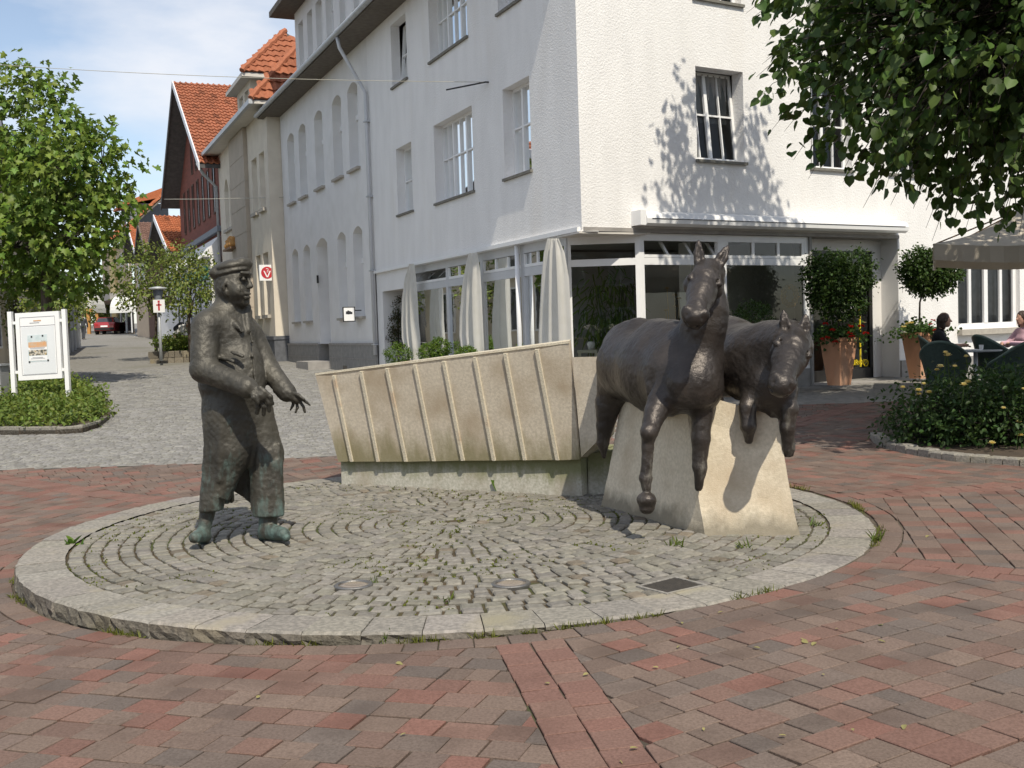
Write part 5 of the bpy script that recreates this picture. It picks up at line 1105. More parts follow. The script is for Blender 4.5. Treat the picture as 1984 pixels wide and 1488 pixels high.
# ------------------------------------------------------------ gabled houses along the street
def gable_house(F, name, label, t0, t1, ze, za, dep, wm, base, tilecol, ovf=.7, ovs=.5, zb=0.5, verge='verge_white', rows=22, gm=None, cols=None, under='roof_slate', tm=None):
    h = thing(name, F.pt((t0 + t1) / 2, 0, zb), label, 'building'); tm = tm or (t0 + t1) / 2
    wall(F, h, t0, t1, zb, ze, [], wm, 0); mb = MB(); mb.add([F.pt(t0, 0, ze), F.pt(t1, 0, ze), F.pt(tm, 0, za)], [(0, 1, 2)]); mb.build('gable', gm or wm, h)
    mb = MB(); mb.add([F.pt(t0, 0, zb), F.pt(t0, -dep, zb), F.pt(t0, -dep, ze), F.pt(t0, 0, ze)], [(0, 1, 2, 3)]); mb.build('side_wall', wm, h)
    for s_, te, tn in ((0, t0, 'near'), (1, t1, 'far')):
        k = (za - ze) / abs(tm - te); tx = te - ovs if s_ == 0 else te + ovs; zx = ze - k * ovs; th = .16
        A, B, C_, D_ = F.pt(tx, ovf, zx), F.pt(tx, -dep, zx), F.pt(tm, -dep, za), F.pt(tm, ovf, za); u = Vector((0, 0, th))
        mb = MB(); mb.hexa([A, B, C_, D_, A + u, B + u, C_ + u, D_ + u]); r_ = mb.build('roof', under, h)
        if s_ == 0:
            tiles(A + u * 1.02, B + u * 1.02, D_ + u * 1.02, C_ + u * 1.02, rows, cols or int((dep + ovf) / .26), tilecol, r_)
        mb = MB(); w = F.n * .05; mb.hexa([A - u * .6 + w * .02, A + w - u * .6, D_ + w - u * .6, D_ - u * .6 + w * .02, A + u * 1.5 + w * .02, A + w + u * 1.5, D_ + w + u * 1.5, D_ + u * 1.5 + w * .02]); mb.build('verge_board', verge if s_ == 0 else 'roof_slate', r_)
    return h
FK = Fac(FA.pt(0, .42, 0).xy, FA.d.xy, 1); tk0 = ty1 + .05; tk1 = FK.t(352, 480); zk = FK.z(392, 300, .9); zka = FK.z(348, 143, .9)
tka = FK.t(348, 143, .9)
bk_ = gable_house(FK, 'brick_house', 'red brick house with steep orange tiled roof and dark overhanging gable', tk0, tk1, zk, zka, 12, 'brick_red', 'plinth_dark', TILE, ovf=.9, ovs=.6, zb=.8, rows=26, tm=.5 * (tk0 + tk1))
zc_ = FK.z(385, 470)
mb = MB(); FK.box(mb, tk0, tk1, .0, .2, zc_ - .12, zc_ + .12); mb.build('cornice', 'slate_grey', bk_)
for k in range(7): a_ = tk0 + 1.2 + k * (tk1 - tk0 - 2) / 7; fwin(FK, bk_, a_, a_ + .62, zc_ + .8, zc_ + 3.0, fm='brick_dark', bar=False)
for k in range(3): a_ = .5 * (tk0 + tk1) - 1.8 + k * 1.4; fwin(FK, bk_, a_, a_ + .55, zk + .6, zk + 2.2, fm='brick_dark', bar=False)
# white timbered ground floor with green signs
mb = MB(); FK.box(mb, tk0 + .3, tk1 - .2, .02, .5, 1.0, zc_ - 1.2); mb.build('shop_wall', 'plaster_fine', bk_)
for k in range(8): a_ = tk0 + .3 + k * (tk1 - tk0 - .6) / 8; mb = MB(); FK.box(mb, a_, a_ + .16, .5, .56, 1.0, zc_ - 1.2); mb.build('timber_post', 'slate_grey', bk_)
mb = MB(); FK.box(mb, tk0 + 1, tk1 - 1, .5, .62, zc_ - 2.1, zc_ - 1.55); mb.build('shop_sign', 'shutter_green', bk_)
mb = MB(); mb.hexa([FK.pt(tk0 + .3, 0, zc_ - 1.2), FK.pt(tk1 - .2, 0, zc_ - 1.2), FK.pt(tk1 - .2, .8, zc_ - 1.2), FK.pt(tk0 + .3, .8, zc_ - 1.2), FK.pt(tk0 + .3, 0, zc_ - .3), FK.pt(tk1 - .2, 0, zc_ - .3), FK.pt(tk1 - .2, .1, zc_ - .3), FK.pt(tk0 + .3, .1, zc_ - .3)]); mb.build('porch_roof', 'plaster_fine', bk_)
mb = MB(); tt = tk0 + .15; mb.tube([FK.pt(tt - .4, .95, zk - .15), FK.pt(tt - .3, .7, zk - .6), FK.pt(tt, .12, zk - 1.1), FK.pt(tt, .12, 1.2)], .07, 8); mb.build('rain_pipe', 'zinc', bk_, smooth=True)
# farther gables
P3 = at(354, 640, 60); P4 = at(226, 640, 92); F3 = Fac(P3.xy, (P4 - P3).xy, 1); 
if F3.n.x > 0: F3.n = -F3.n
def g3(name, label, l, r, apex, eave_y, wm, tc, gm=None, zb=1.5, **kw):
    t0, t1 = F3.t(r, 560), F3.t(l, 560); za = F3.z(*apex, .6); ze = F3.z((l + r) / 2, eave_y); return gable_house(F3, name, label, t0, t1, ze, za, 9, wm, None, tc, zb=zb, gm=gm, rows=18, **kw), t0, t1, ze, za
h1, a0, a1, e_, z_ = g3('gable_house', 'narrow gabled house with white verge boards and orange roof beside the brick house', 308, 353, (322, 408), 496, 'brick_dark', TILEO)
fwin(F3, h1, .5 * (a0 + a1) - .55, .5 * (a0 + a1) + .55, e_ + .2, e_ + 2.0)
for k in range(3): fwin(F3, h1, a0 + .8 + k * 2.2, a0 + 2.0 + k * 2.2, e_ - 2.2, e_ - .6)
mb = MB(); F3.box(mb, a0 + .1, a1 - .1, .02, .3, 1.6, e_ - 2.8); mb.build('shop_wall', 'plaster_fine', h1)
h2, a0, a1, e_, z_ = g3('gable_house', 'narrow house with brown tiled roof between two gables', 286, 306, (300, 412), 490, 'brick_dark', TILEB, verge='soffit_dark')
h3, a0, a1, e_, z_ = g3('gable_house', 'house with slate grey gable and white verge boards', 262, 285, (281, 409), 492, 'plaster_tan', TILEO, gm='slate_grey')
for k in range(2): fwin(F3, h3, a0 + .8 + k * 2.4, a0 + 2.2 + k * 2.4, e_ - 2.4, e_ - .7)
# yellow house at the bend
P5 = at(262, 640, 86); P6 = at(196, 640, 104); F5 = Fac(P5.xy, (P6 - P5).xy, 1)
if F5.n.x > 0: F5.n = -F5.n
t0, t1 = 0.3, F5.t(200, 560); ze = .5 * (F5.z(205, 480) + F5.z(255, 465)); yh = thing('yellow_house', F5.pt((t0 + t1) / 2, 0, 2), 'tan and yellow house with orange roof and dormer at the bend of the street', 'building')
wall(F5, yh, t0, t1, 2.0, ze, [], 'plaster_tan', 0); mb = MB(); F5.box(mb, t0 + (t1 - t0) * .45, t0 + (t1 - t0) * .62, .0, .25, 2, ze - .1); mb.build('corner_strip', 'plaster_yellow', yh)
A, B, C_, D_ = F5.pt(t0 - .5, .7, ze), F5.pt(t1 + .5, .7, ze), F5.pt(t0 - .5, -5, ze + 5.2), F5.pt(t1 + .5, -5, ze + 5.2); mb = MB(); u = Vector((0, 0, .15)); mb.hexa([A, B, D_, C_, A + u, B + u, D_ + u, C_ + u]); r_ = mb.build('roof', 'soffit_dark', yh); tiles(A + u * 1.02, B + u * 1.02, C_ + u * 1.02, D_ + u * 1.02, 20, 40, TILEO, r_)
mb = MB(); q_ = t0 + (t1 - t0) * .3; F5.box(mb, q_, q_ + 5, -4, -.9, ze + 1.2, ze + 3.3); mb.build('dormer', 'slate_grey', yh); mb = MB(); F5.box(mb, q_ + 3.4, q_ + 4.6, -.9, -.8, ze + 1.5, ze + 3.0); mb.build('dormer_window', 'frame_white', yh)
mb = MB(); mb.hexa([F5.pt(q_ - .3, -.3, ze + 3.1), F5.pt(q_ + 5.3, -.3, ze + 3.1), F5.pt(q_ + 5.3, -6, ze + 4.4), F5.pt(q_ - .3, -6, ze + 4.4), F5.pt(q_ - .3, -.3, ze + 3.3), F5.pt(q_ + 5.3, -.3, ze + 3.3), F5.pt(q_ + 5.3, -6, ze + 5.6), F5.pt(q_ - .3, -6, ze + 5.6)], TILEO); mb.build('dormer_roof', 'tile_red', yh)
for k in range(4): fwin(F5, yh, t0 + 1.2 + k * 3.2, t0 + 2.3 + k * 3.2, ze - 2.6, ze - .9, sill='sill_light')
zc2 = F5.z(225, 588); mb = MB(); F5.box(mb, t0 - .5, t1 + .5, 0, 1.8, zc2, zc2 + .5); mb.build('canopy', 'concrete', yh)
mb = MB(); F5.box(mb, t0, t1, .05, .15, 2.2, zc2 - .05); mb.build('shop_glass', 'pane_dark', yh)
for k in range(6): a_ = t0 + k * (t1 - t0) / 6; mb = MB(); F5.box(mb, a_, a_ + .18, .15, .22, 2.2, zc2 - .05); mb.build('shop_post', 'frame_white', yh)
# white barrel awnings before that shop
def barrel(p, wv, dv, Rr, name, label, m='awning_white', grp=None):
    t = thing(name, p, label, 'awning', grp); wv, dv = Vector(wv), Vector(dv); vs = []; K = 8; mb = MB()
    for k in range(K + 1): a_ = math.pi / 2 * k / K; o = dv * (Rr * math.cos(a_)) + Vector((0, 0, Rr * math.sin(a_))); vs += [Vector(p) + o - wv, Vector(p) + o + wv]
    mb.add(vs, [(2 * k, 2 * k + 1, 2 * k + 3, 2 * k + 2) for k in range(K)]); mb.add([vs[2 * k] for k in range(K + 1)] + [Vector(p) - wv], [tuple(range(K + 2))]); mb.add([vs[2 * k + 1] for k in range(K + 1)] + [Vector(p) + wv], [tuple(range(K + 2))]); mb.build('cover', m, t)
    mb = MB(); e = dv * (Rr + .01); mb.hexa([Vector(p) + e - wv - Vector((0, 0, .25)), Vector(p) + e + wv - Vector((0, 0, .25)), Vector(p) + e * 1.02 + wv - Vector((0, 0, .25)), Vector(p) + e * 1.02 - wv - Vector((0, 0, .25)), Vector(p) + e - wv, Vector(p) + e + wv, Vector(p) + e * 1.02 + wv, Vector(p) + e * 1.02 - wv]); mb.build('valance', m, t)
    return t
barrel(at(252, 600, 84), Vector((1.0, -.2, 0)) * .9, Vector((-.3, -.95, 0)), 1.1, 'barrel_awning', 'white rounded awning left of the street trees before the yellow house')
barrel(at(278, 598, 84), Vector((1.0, -.2, 0)) * .7, Vector((-.3, -.95, 0)), 1.1, 'barrel_awning', 'white rounded awning half behind the street trees')
# ------------------------------------------------------------ left side of the street
FLs = Fac((-14.8, 27.0), (-5.2, 20.0), -1)
if FLs.n.x < 0: FLs.n = -FLs.n
lh = gable_house(FLs, 'cream_house', 'cream plastered house behind the maple at the left edge', 0, 17, 5.2, 8.6, 8, 'plaster_cream', None, TILE2, zb=.2, rows=14)
for k in range(6):
    fwin(FLs, lh, 1.2 + k * 2.6, 2.4 + k * 2.6, 3.7, 4.9, sill='sill_light'); fwin(FLs, lh, 1.2 + k * 2.6, 2.7 + k * 2.6, 1.4, 3.2)
FS = Fac(at(118, 640, 46).xy, (at(151, 640, 58) - at(118, 640, 46)).xy, -1)
if FS.n.x < 0: FS.n = -FS.n
ss = thing('kiosk_shop', FS.pt(4, 0, 1.2), 'low grey glazed shop with white corner post left of the street', 'building')
Ls = (at(151, 640, 58) - at(118, 640, 46)).length; zt = at(150, 565, 58).z; mb = MB(); FS.box(mb, 0, Ls, -3, -.05, 1.0, zt); mb.build('glazing', 'pane_dark', ss)
for k in range(6): mb = MB(); FS.box(mb, Ls * k / 5 - .06, Ls * k / 5 + .06, -.05, .03, 1.0, zt); mb.build('post', 'frame_grey' if k < 5 else 'frame_white', ss)
mb = MB(); FS.box(mb, Ls + .06, Ls + .4, -.4, .1, 1.0, zt); mb.build('corner_post', 'frame_white', ss)
mb = MB(); FS.box(mb, -.3, Ls + .5, -3.2, .3, zt, zt + .3); mb.build('roof', 'frame_grey', ss)
barrel(at(157, 598, 58), Vector((.0, 1, 0)) * .9, Vector((1, -.1, 0)), 1.0, 'barrel_awning', 'white rounded awning on the low grey shop left of the street')
pg = thing('pergola', at(182, 645, 92), 'small ochre wooden pergola behind the red car', 'pergola')
for px_ in (173, 190): mb = MB(); b_ = at(px_, 645, 92); mb.box(b_.x - .12, b_.x + .12, b_.y - .12, b_.y + .12, 2, at(px_, 604, 92).z); mb.build('post', 'wood_ochre', pg)
a_, b_ = at(170, 604, 92), at(193, 603, 92); mb = MB(); mb.box(a_.x, b_.x, 91.7, 92.3, a_.z, a_.z + .35); mb.build('beam', 'wood_ochre', pg)
# ------------------------------------------------------------ awning case over the square side
aw = thing('awning_case', FB.pt(4.5, .1, FB.z(1500, 430)), 'closed white awning case above the shop windows', 'awning')
ta0, ta1 = FB.t(1250, 420, .22), FB.t(1756, 440, .22); z0, z1 = FB.z(1500, 444, .24), FB.z(1500, 421, .24)
prof = [(.02, z0 + .02), (.20, z0), (.27, z0 + .04), (.28, z0 + (z1 - z0) * .55), (.24, z1), (.05, z1 + .05), (.02, z1 + .05)]
mb = MB(); n_ = len(prof); mb.add([FB.pt(ta0, n, z) for n, z in prof] + [FB.pt(ta1, n, z) for n, z in prof], [tuple(range(n_)), tuple(range(2 * n_ - 1, n_ - 1, -1))] + [(i, (i + 1) % n_, n_ + (i + 1) % n_, n_ + i) for i in range(n_)]); mb.build('case', 'frame_white', aw)
mb = MB(); FB.box(mb, ta0 - .12, ta0 - .002, .0, .25, z0 + .01, z1 + .04); mb.build('end_cap', 'frame_white', aw)
mb = MB(); FB.box(mb, ta0 + .1, ta1 - .1, .281, .286, z0 + (z1 - z0) * .52, z0 + (z1 - z0) * .58); mb.build('groove', 'black_metal', aw)
# white drapes hung outside the street-side shop windows
def drape(lpts, label):      # rows of (left px, right px, y)
    K = 26; vs = []; n_ = .14
    for (l, r, y) in lpts:
        tl, zl = FA.tz(l, y, n_); tr, zr = FA.tz(r, y, n_)
        for k in range(K + 1):
            f = k / K; t = tl + (tr - tl) * f; vs.append(FA.pt(t, n_ + .03 + .075 * math.sin(f * 17 + len(vs) * .003) * min(1, (len(vs) // (K + 1)) * .5 + .2) + .02 * math.sin(f * 47), zl + (zr - zl) * f))
    m_ = len(lpts); mb = MB(); mb.add(vs, [(i * (K + 1) + k, i * (K + 1) + k + 1, (i + 1) * (K + 1) + k + 1, (i + 1) * (K + 1) + k) for i in range(m_ - 1) for k in range(K)])
    return mb.build('white_drape', 'voile', smooth=True, label=label, cat='curtain', group='white drapes at the shop front')
drape([(797, 804, 511), (790, 805, 540), (786, 806, 580), (785, 808, 625), (786, 811, 655), (793, 812, 682), (800, 812, 712)], 'white drape hanging beside the shop entrance')
drape([(913, 926, 490), (908, 928, 520), (903, 929, 560), (899, 931, 610), (898, 933, 650), (905, 935, 690), (908, 936, 712)], 'white drape in the middle of the street-side shop windows')
drape([(1066, 1084, 462), (1061, 1092, 490), (1058, 1098, 540), (1055, 1101, 600), (1053, 1103, 650), (1054, 1104, 700)], 'white drape hanging at the glazed corner of the shop')
# overhead wires
def wire(a, b, sag, name, label, r=.012):
    a, b = Vector(a), Vector(b); mb = MB(); mb.tube([a.lerp(b, k / 14) - Vector((0, 0, sag * 4 * (k / 14) * (1 - k / 14))) for k in range(15)], r, 5); return mb.build(name, 'wire', label=label, cat='cable', smooth=True)
tw, zw = FA.tz(942, 159, .05)
wire(FA.pt(tw, .05, zw), at(-200, 110, 24), .12, 'overhead_wire', 'thin overhead wire crossing the sky from the corner house wall', .006)
wire(FA.pt(FA.t(552, 382), .05, FA.z(552, 382)), at(318, 386, 46), .02, 'overhead_wire', 'thin wire running from the arched house past the brick house', .013)
hk = MB(); hk.tube([FA.pt(tw, .0, zw), FA.pt(tw, .06, zw), FA.pt(tw + .95, .5, zw + .03)], .016, 6); hk.build('wall_hook', 'black_metal', label='dark turnbuckle and hook holding the wire on the corner house', cat='hook')

# ------------------------------------------------------------ houses and trees across the square, behind the viewer (seen in the shop glass)
for nm, lb, x0, x1, y0, hgt_, wm, tc in (('square_house', 'brown brick house across the square, seen only mirrored in the glass', -9, 3, -17, 8.0, 'brick_dark', TILE2), ('square_house', 'tan house across the square, seen only mirrored in the glass', 4, 15, -19, 8.5, 'plaster_tan', TILE2), ('square_house', 'beige house across the square at the right, seen only mirrored in the glass', 16, 30, -14, 9.0, 'plaster_beige', TILEB)):
    Fq = Fac((x0, y0), (1, 0), 1); h = gable_house(Fq, nm, lb, 0, x1 - x0, hgt_ - 2.5, hgt_ + 1.5, 8, wm, None, tc, zb=-.3, rows=10)
    for k in range(int((x1 - x0) / 2.4)): fwin(Fq, h, .8 + k * 2.4, 2.0 + k * 2.4, 3.5, 5.0); fwin(Fq, h, .8 + k * 2.4, 2.0 + k * 2.4, .8, 2.4)
# ------------------------------------------------------------ foliage
def leaf_mat(name, c1, c2, tr=.35, rough=.5):
    mat(name, c1, c2, scale=1.5, rough=rough, attr=True, trans=tr, spec=.35)
leaf_mat('leaf_lime', (0.072, 0.125, 0.028), (0.052, 0.098, 0.021), tr=.28); leaf_mat('leaf_maple', (0.17, 0.25, 0.045), (0.125, 0.205, 0.035)); leaf_mat('leaf_street', (0.20, 0.25, 0.065), (0.16, 0.21, 0.05)); leaf_mat('leaf_cover', (0.15, 0.205, 0.04), (0.11, 0.165, 0.03)); leaf_mat('leaf_rose', (0.035, 0.075, 0.02), (0.05, 0.095, 0.025)); leaf_mat('leaf_box', (0.055, 0.10, 0.022), (0.04, 0.08, 0.018)); leaf_mat('leaf_bright', (0.12, 0.20, 0.03), (0.09, 0.16, 0.025)); leaf_mat('grass', (0.13, 0.18, 0.035), (0.10, 0.15, 0.03))
mat('bark', (0.11, 0.085, 0.065), (0.07, 0.055, 0.042), scale=18, rough=.95, bump=.8, bscale=30, bdist=.02, stretch=(1, 1, .25)); mat('bark_dark', (0.055, 0.045, 0.035), (0.04, 0.033, 0.027), scale=18, rough=.95, bump=.6, bscale=30)
mat('petal_red', (0.62, 0.035, 0.02), (0.52, 0.03, 0.02), scale=9, rough=.6, trans=.2); mat('petal_yellow', (0.80, 0.66, 0.22), (0.80, 0.72, 0.40), scale=9, rough=.6, trans=.2); mat('petal_white', (0.8, 0.78, 0.72), (0.75, 0.72, 0.66), scale=9, rough=.6)
mat('soil', (0.055, 0.042, 0.03), (0.075, 0.055, 0.038), scale=12, rough=.95, bump=.6, bscale=60)
HALF = {'heart': [(.30, -.06), (.50, .22), (.40, .62)], 'oval': [(.22, .12), (.30, .45), (.18, .80)], 'maple': [(.28, -.08), (.46, .05), (.30, .22), (.62, .48), (.26, .52), (.20, .72)], 'blade': [(.07, .1), (.06, .5), (.03, .85)], 'petal': [(.35, .2), (.5, .6), (.3, .95)]}
def unit(a): return a / (np.linalg.norm(a, axis=1)[:, None] + 1e-9)
def leaf_arrays(pos, v, nrm, size, shape, fold=.25, droop=.15):
    v = unit(v); nrm = unit(nrm - v * (nrm * v).sum(1)[:, None]); s_ = np.cross(v, nrm)
    h = HALF[shape]; k = len(h) + 2; loc = [(0, 0)] + h + [(0, 1.0)]; allp = [(x, y) for x, y in loc] + [(-x, y) for x, y in h]; N = len(pos); P_ = np.zeros((N, len(allp), 3))
    for i, (x, y) in enumerate(allp): P_[:, i] = pos + size[:, None] * (s_ * x + v * y + nrm * (abs(x) * fold - droop * y * y))
    m_ = len(allp); right = list(range(0, k)); left = [0, k - 1] + [k + j for j in range(len(h) - 1, -1, -1)]
    base = (np.arange(N) * m_)[:, None]; F_ = np.concatenate([base + np.array(right), base + np.array(left)], 0)
    return P_, F_
def leaf_obj(name, pos, v, nrm, size, shape, m, parent=None, cols=None, **kw):
    tg = {k: kw.pop(k) for k in ('label', 'cat', 'group', 'kind') if k in kw}
    P_, F_ = leaf_arrays(pos, v, nrm, size, shape, **kw); N = len(pos)
    c_ = cols if cols is not None else np.repeat(RNG.uniform(.65, 1.3, N)[:, None], 3, 1) * np.c_[RNG.uniform(.85, 1.2, N), np.ones(N), RNG.uniform(.7, 1.1, N)]
    return mk(name, P_.reshape(-1, 3), F_, m, parent, cols=np.concatenate([c_, c_], 0), **tg)
def rnd_dir(n): return unit(RNG.normal(size=(n, 3)))
def clumps(ells, n, bias=.45):     # twig bases spread through the lobes of a crown
    w = np.array([e[1][0] * e[1][1] * e[1][2] for e in ells]) ** .7; w /= w.sum(); out = []; dirs = []
    for (c_, r_), k in zip(ells, RNG.multinomial(n, w)):
        d = rnd_dir(k); rad = bias + (1 - bias) * RNG.random(k) ** .5; out.append(np.array(c_) + d * np.array(r_) * rad[:, None]); dirs.append(unit(d * np.array(r_)))
    return np.concatenate(out), np.concatenate(dirs)
def twig_leaves(base, dirs, per, length, size, droop=.4, spread=.12, hang=.5):
    N = len(base) * per; f = np.tile(np.linspace(.1, 1, per), len(base)); b = np.repeat(base, per, 0); d = unit(np.repeat(dirs, per, 0) + RNG.normal(scale=.25, size=(N, 3)))
    d[:, 2] -= droop * f; d = unit(d); L = np.repeat(RNG.uniform(.6, 1.3, len(base)) * length, per); p = b + d * (L * f)[:, None] + RNG.normal(scale=spread, size=(N, 3)) * length
    v = unit(d * .6 + RNG.normal(scale=.55, size=(N, 3)) + np.array([0, 0, -hang])); nr = unit(RNG.normal(scale=.45, size=(N, 3)) + np.array([0, 0, .9]) + d * .4); s_ = size * RNG.uniform(.65, 1.25, N)
    return p, v, nr, s_
def limbs(mb, root, tips, r0, r1=.012, wob=.15):
    root = Vector(root)
    for t in tips:
        t = Vector(t); m1 = root.lerp(t, .35) + Vector((random.uniform(-wob, wob), random.uniform(-wob, wob), (t - root).length * .12)); m2 = root.lerp(t, .7) + Vector((random.uniform(-wob, wob), random.uniform(-wob, wob), (t - root).length * .08)); mb.tube([root, m1, m2, t], [r0, r0 * .65, r0 * .38, r1], 6)
# ---------------- lime tree at the right
ELL = [((6.2, 11.5, 4.8), (3.2, 2.4, 2.1)), ((7.4, 11.0, 4.5), (3.0, 2.2, 1.9)), ((4.95, 11.6, 4.4), (1.9, 1.5, 1.25)), ((8.0, 13.0, 5.8), (3.6, 2.8, 2.2)), ((5.05, 15.3, 8.3), (1.3, 1.1, 1.9)), ((5.3, 15.3, 7.7), (1.5, 1.1, 1.2)), ((5.6, 14.4, 6.6), (1.2, 1.0, 1.2)), ((6.2, 12.8, 5.8), (2.4, 2.2, 1.7))]
lime = thing('lime_tree', (7.6, 12.6, gz(7.6, 12.6)), 'large dark lime tree whose leafy branches hang in from the right', 'tree')
b, d = clumps(ELL, 3000, .25); keep_ = b[:, 2] > 2.85 + .16 * np.maximum(0, 5.2 - b[:, 0])
b, d = b[keep_], d[keep_]
p, v, nr, sz = twig_leaves(b, d, 14, .50, .108, droop=.5, spread=.13, hang=.55)
mb = MB(); mb.tube([(7.6, 12.6, gz(7.6, 12.6) - .1), (7.62, 12.6, 1.6), (7.55, 12.65, 3.2), (7.4, 12.7, 5.2), (7.2, 13.0, 7.5)], [.24, .19, .17, .12, .05], 12); mb.build('trunk', 'bark', lime, smooth=True)
mb = MB(); sel = RNG.choice(len(b), 120, replace=False)
for i in sel: z0 = min(max(b[i][2] - 1.5, 2.6), 6.5); limbs(mb, (7.5, 12.65, z0), [b[i]], .035, .006, .2)
for i in range(len(b)):
    if b[i][1] > 14.5 or b[i][2] > 6.5: continue
    e_ = Vector(b[i]); d_ = Vector(d[i]); mb.tube([e_ - d_ * .35 + Vector((0, 0, .05)), e_, e_ + d_ * .28 - Vector((0, 0, .06)), e_ + d_ * .48 - Vector((0, 0, .22))], [.009, .006, .004, .002], 4, cap=False)
mb.build('branches', 'bark_dark', lime)
# project to find the leaves that show largest
vx = p[:, 0]; dy = p[:, 1] * _cp + (p[:, 2] - EYE) * -_sp; up_ = p[:, 1] * _sp + (p[:, 2] - EYE) * _cp
xi = (vx * _cr + up_ * _sr) / dy * FPX + 992; yi = 744 - (-vx * _sr + up_ * _cr) / dy * FPX
vis = (xi > 1440) & (xi < 1990) & (yi > -5) & (yi < 480)
score = np.where(vis, sz / np.maximum(dy, 1) * np.abs(nr[:, 1]) * (1 + 1.0 * (xi < 1700)), 0); order = np.argsort(-score); big = order[:300]; mask = np.ones(len(p), bool); mask[big] = False
crown = leaf_obj('crown', p[mask], v[mask], nr[mask], sz[mask], 'heart', 'leaf_lime', lime)
for i in big: leaf_obj('leaf', p[i:i + 1], v[i:i + 1], nr[i:i + 1], sz[i:i + 1] * 1.1, 'heart', 'leaf_lime', crown)
# pale flower bracts
kb = RNG.choice(np.where(vis)[0], 260, replace=False); leaf_obj('bracts', p[kb] + RNG.normal(scale=.05, size=(260, 3)), np.tile([0, 0, -1.0], (260, 1)) + RNG.normal(scale=.4, size=(260, 3)), rnd_dir(260), np.full(260, .09), 'blade', 'leaf_bright', lime, cols=np.tile([2.0, 1.7, 2.2], (260, 1)), kind='stuff')
# ---------------- maple at the left
mY = 28.5; mb_ = gp(88, 745); M_ = lambda px, py, dy=0: at(px, py, mY + dy)
maple = thing('maple_tree', (at(92, 740, mY).x, mY, gz(at(92, 740, mY).x, mY)), 'bright green maple tree behind the white notice board', 'tree')
mE = []
for px_, py_, rx, rz, dy in ((75, 250, 80, 95, 0), (60, 165, 45, 45, 0), (120, 330, 95, 90, -.8), (200, 320, 62, 62, -.3), (222, 395, 42, 42, -.6), (40, 350, 110, 95, .6), (90, 440, 120, 75, 0), (145, 460, 62, 48, -.8), (30, 480, 95, 65, .4), (110, 535, 85, 38, .3)):
    sc_ = mY / FPX; mE.append((tuple(M_(px_, py_, dy)), (rx * sc_, rx * sc_ * .9, rz * sc_)))
b, d = clumps(mE, 860, .4); p, v, nr, sz = twig_leaves(b, d, 9, .42, .17, droop=.35, spread=.2, hang=.7)
tr0 = maple.location; mb = MB(); mb.tube([(tr0.x, mY, tr0.z - .1), tuple(M_(92, 640)), tuple(M_(88, 540)), tuple(M_(84, 430)), tuple(M_(80, 250))], [.17, .14, .13, .09, .03], 10); mb.build('trunk', 'bark', maple, smooth=True)
mb = MB()
for e in mE: limbs(mb, M_(87, 500), [Vector(e[0])], .06, .015, .3)
for i in RNG.choice(len(b), 90, replace=False): e = mE[np.argmin([np.linalg.norm(np.array(e_[0]) - b[i]) for e_ in mE])]; limbs(mb, e[0], [b[i]], .02, .006, .1)
mb.build('branches', 'bark_dark', maple)
leaf_obj('crown', p, v, nr, sz, 'maple', 'leaf_maple', maple, cols=None)
# ---------------- small round street trees at the planter and others farther
def small_tree(name, label, px_, base, Y, lobes, nclump, per, ls, mleaf='leaf_street', grp=None, tr=.07):
    g0 = at(*base, Y); g0.z = gz(g0.x, Y); t = thing(name, g0, label, 'tree', grp); sc_ = Y / FPX; E_ = [(tuple(at(x, y, Y + dy)), (rx * sc_, rx * sc_, rz * sc_)) for x, y, rx, rz, dy in lobes]
    b, d = clumps(E_, nclump, .4); p, v, nr, sz = twig_leaves(b, d, per, ls * 3.2, ls, droop=.2, spread=.25, hang=.3); top = Vector(E_[0][0]); mb = MB(); mb.tube([g0 - Vector((0, 0, .1)), g0.lerp(top, .5) + Vector((random.uniform(-.08, .08), 0, 0)), top], [tr, tr * .8, tr * .4], 8)
    for e in E_: limbs(mb, g0.lerp(top, .55), [Vector(e[0])], tr * .5, .01, .1)
    mb.build('trunk', 'bark', t, smooth=True); leaf_obj('crown', p, v, nr, sz, 'oval', mleaf, t); return t
small_tree('street_tree', 'bushy green street tree rising behind the street lamp in the planter', 0, (302, 690), 41, [(295, 535, 62, 55, 0), (262, 530, 35, 40, 0), (285, 575, 50, 25, 0), (310, 505, 38, 26, .3)], 300, 9, .12, grp='street trees in the planter')
small_tree('street_tree', 'bushy green street tree nearest the brick house in the planter', 0, (370, 700), 39, [(370, 545, 48, 48, 0), (345, 520, 42, 40, .2), (395, 535, 25, 40, 0), (365, 585, 40, 20, 0)], 260, 9, .12, grp='street trees in the planter')
small_tree('street_tree', 'young tree with dark trunk left of the notice board', 0, (30, 690), 38, [(30, 560, 60, 45, 0), (0, 600, 40, 40, 0)], 200, 8, .15)
small_tree('street_tree', 'small tree overhanging the low grey shop', 0, (128, 665), 44, [(135, 580, 40, 35, 0), (110, 590, 30, 28, 0)], 160, 8, .14)
small_tree('street_tree', 'dark green tree beyond the red car', 0, (205, 640), 98, [(205, 590, 26, 25, 0), (178, 585, 25, 22, 2)], 200, 8, .3)
small_tree('street_tree', 'distant green tree at the end of the street on the left', 0, (150, 640), 120, [(130, 585, 45, 45, 0), (90, 600, 50, 40, 4), (50, 600, 50, 40, 6)], 260, 8, .42)
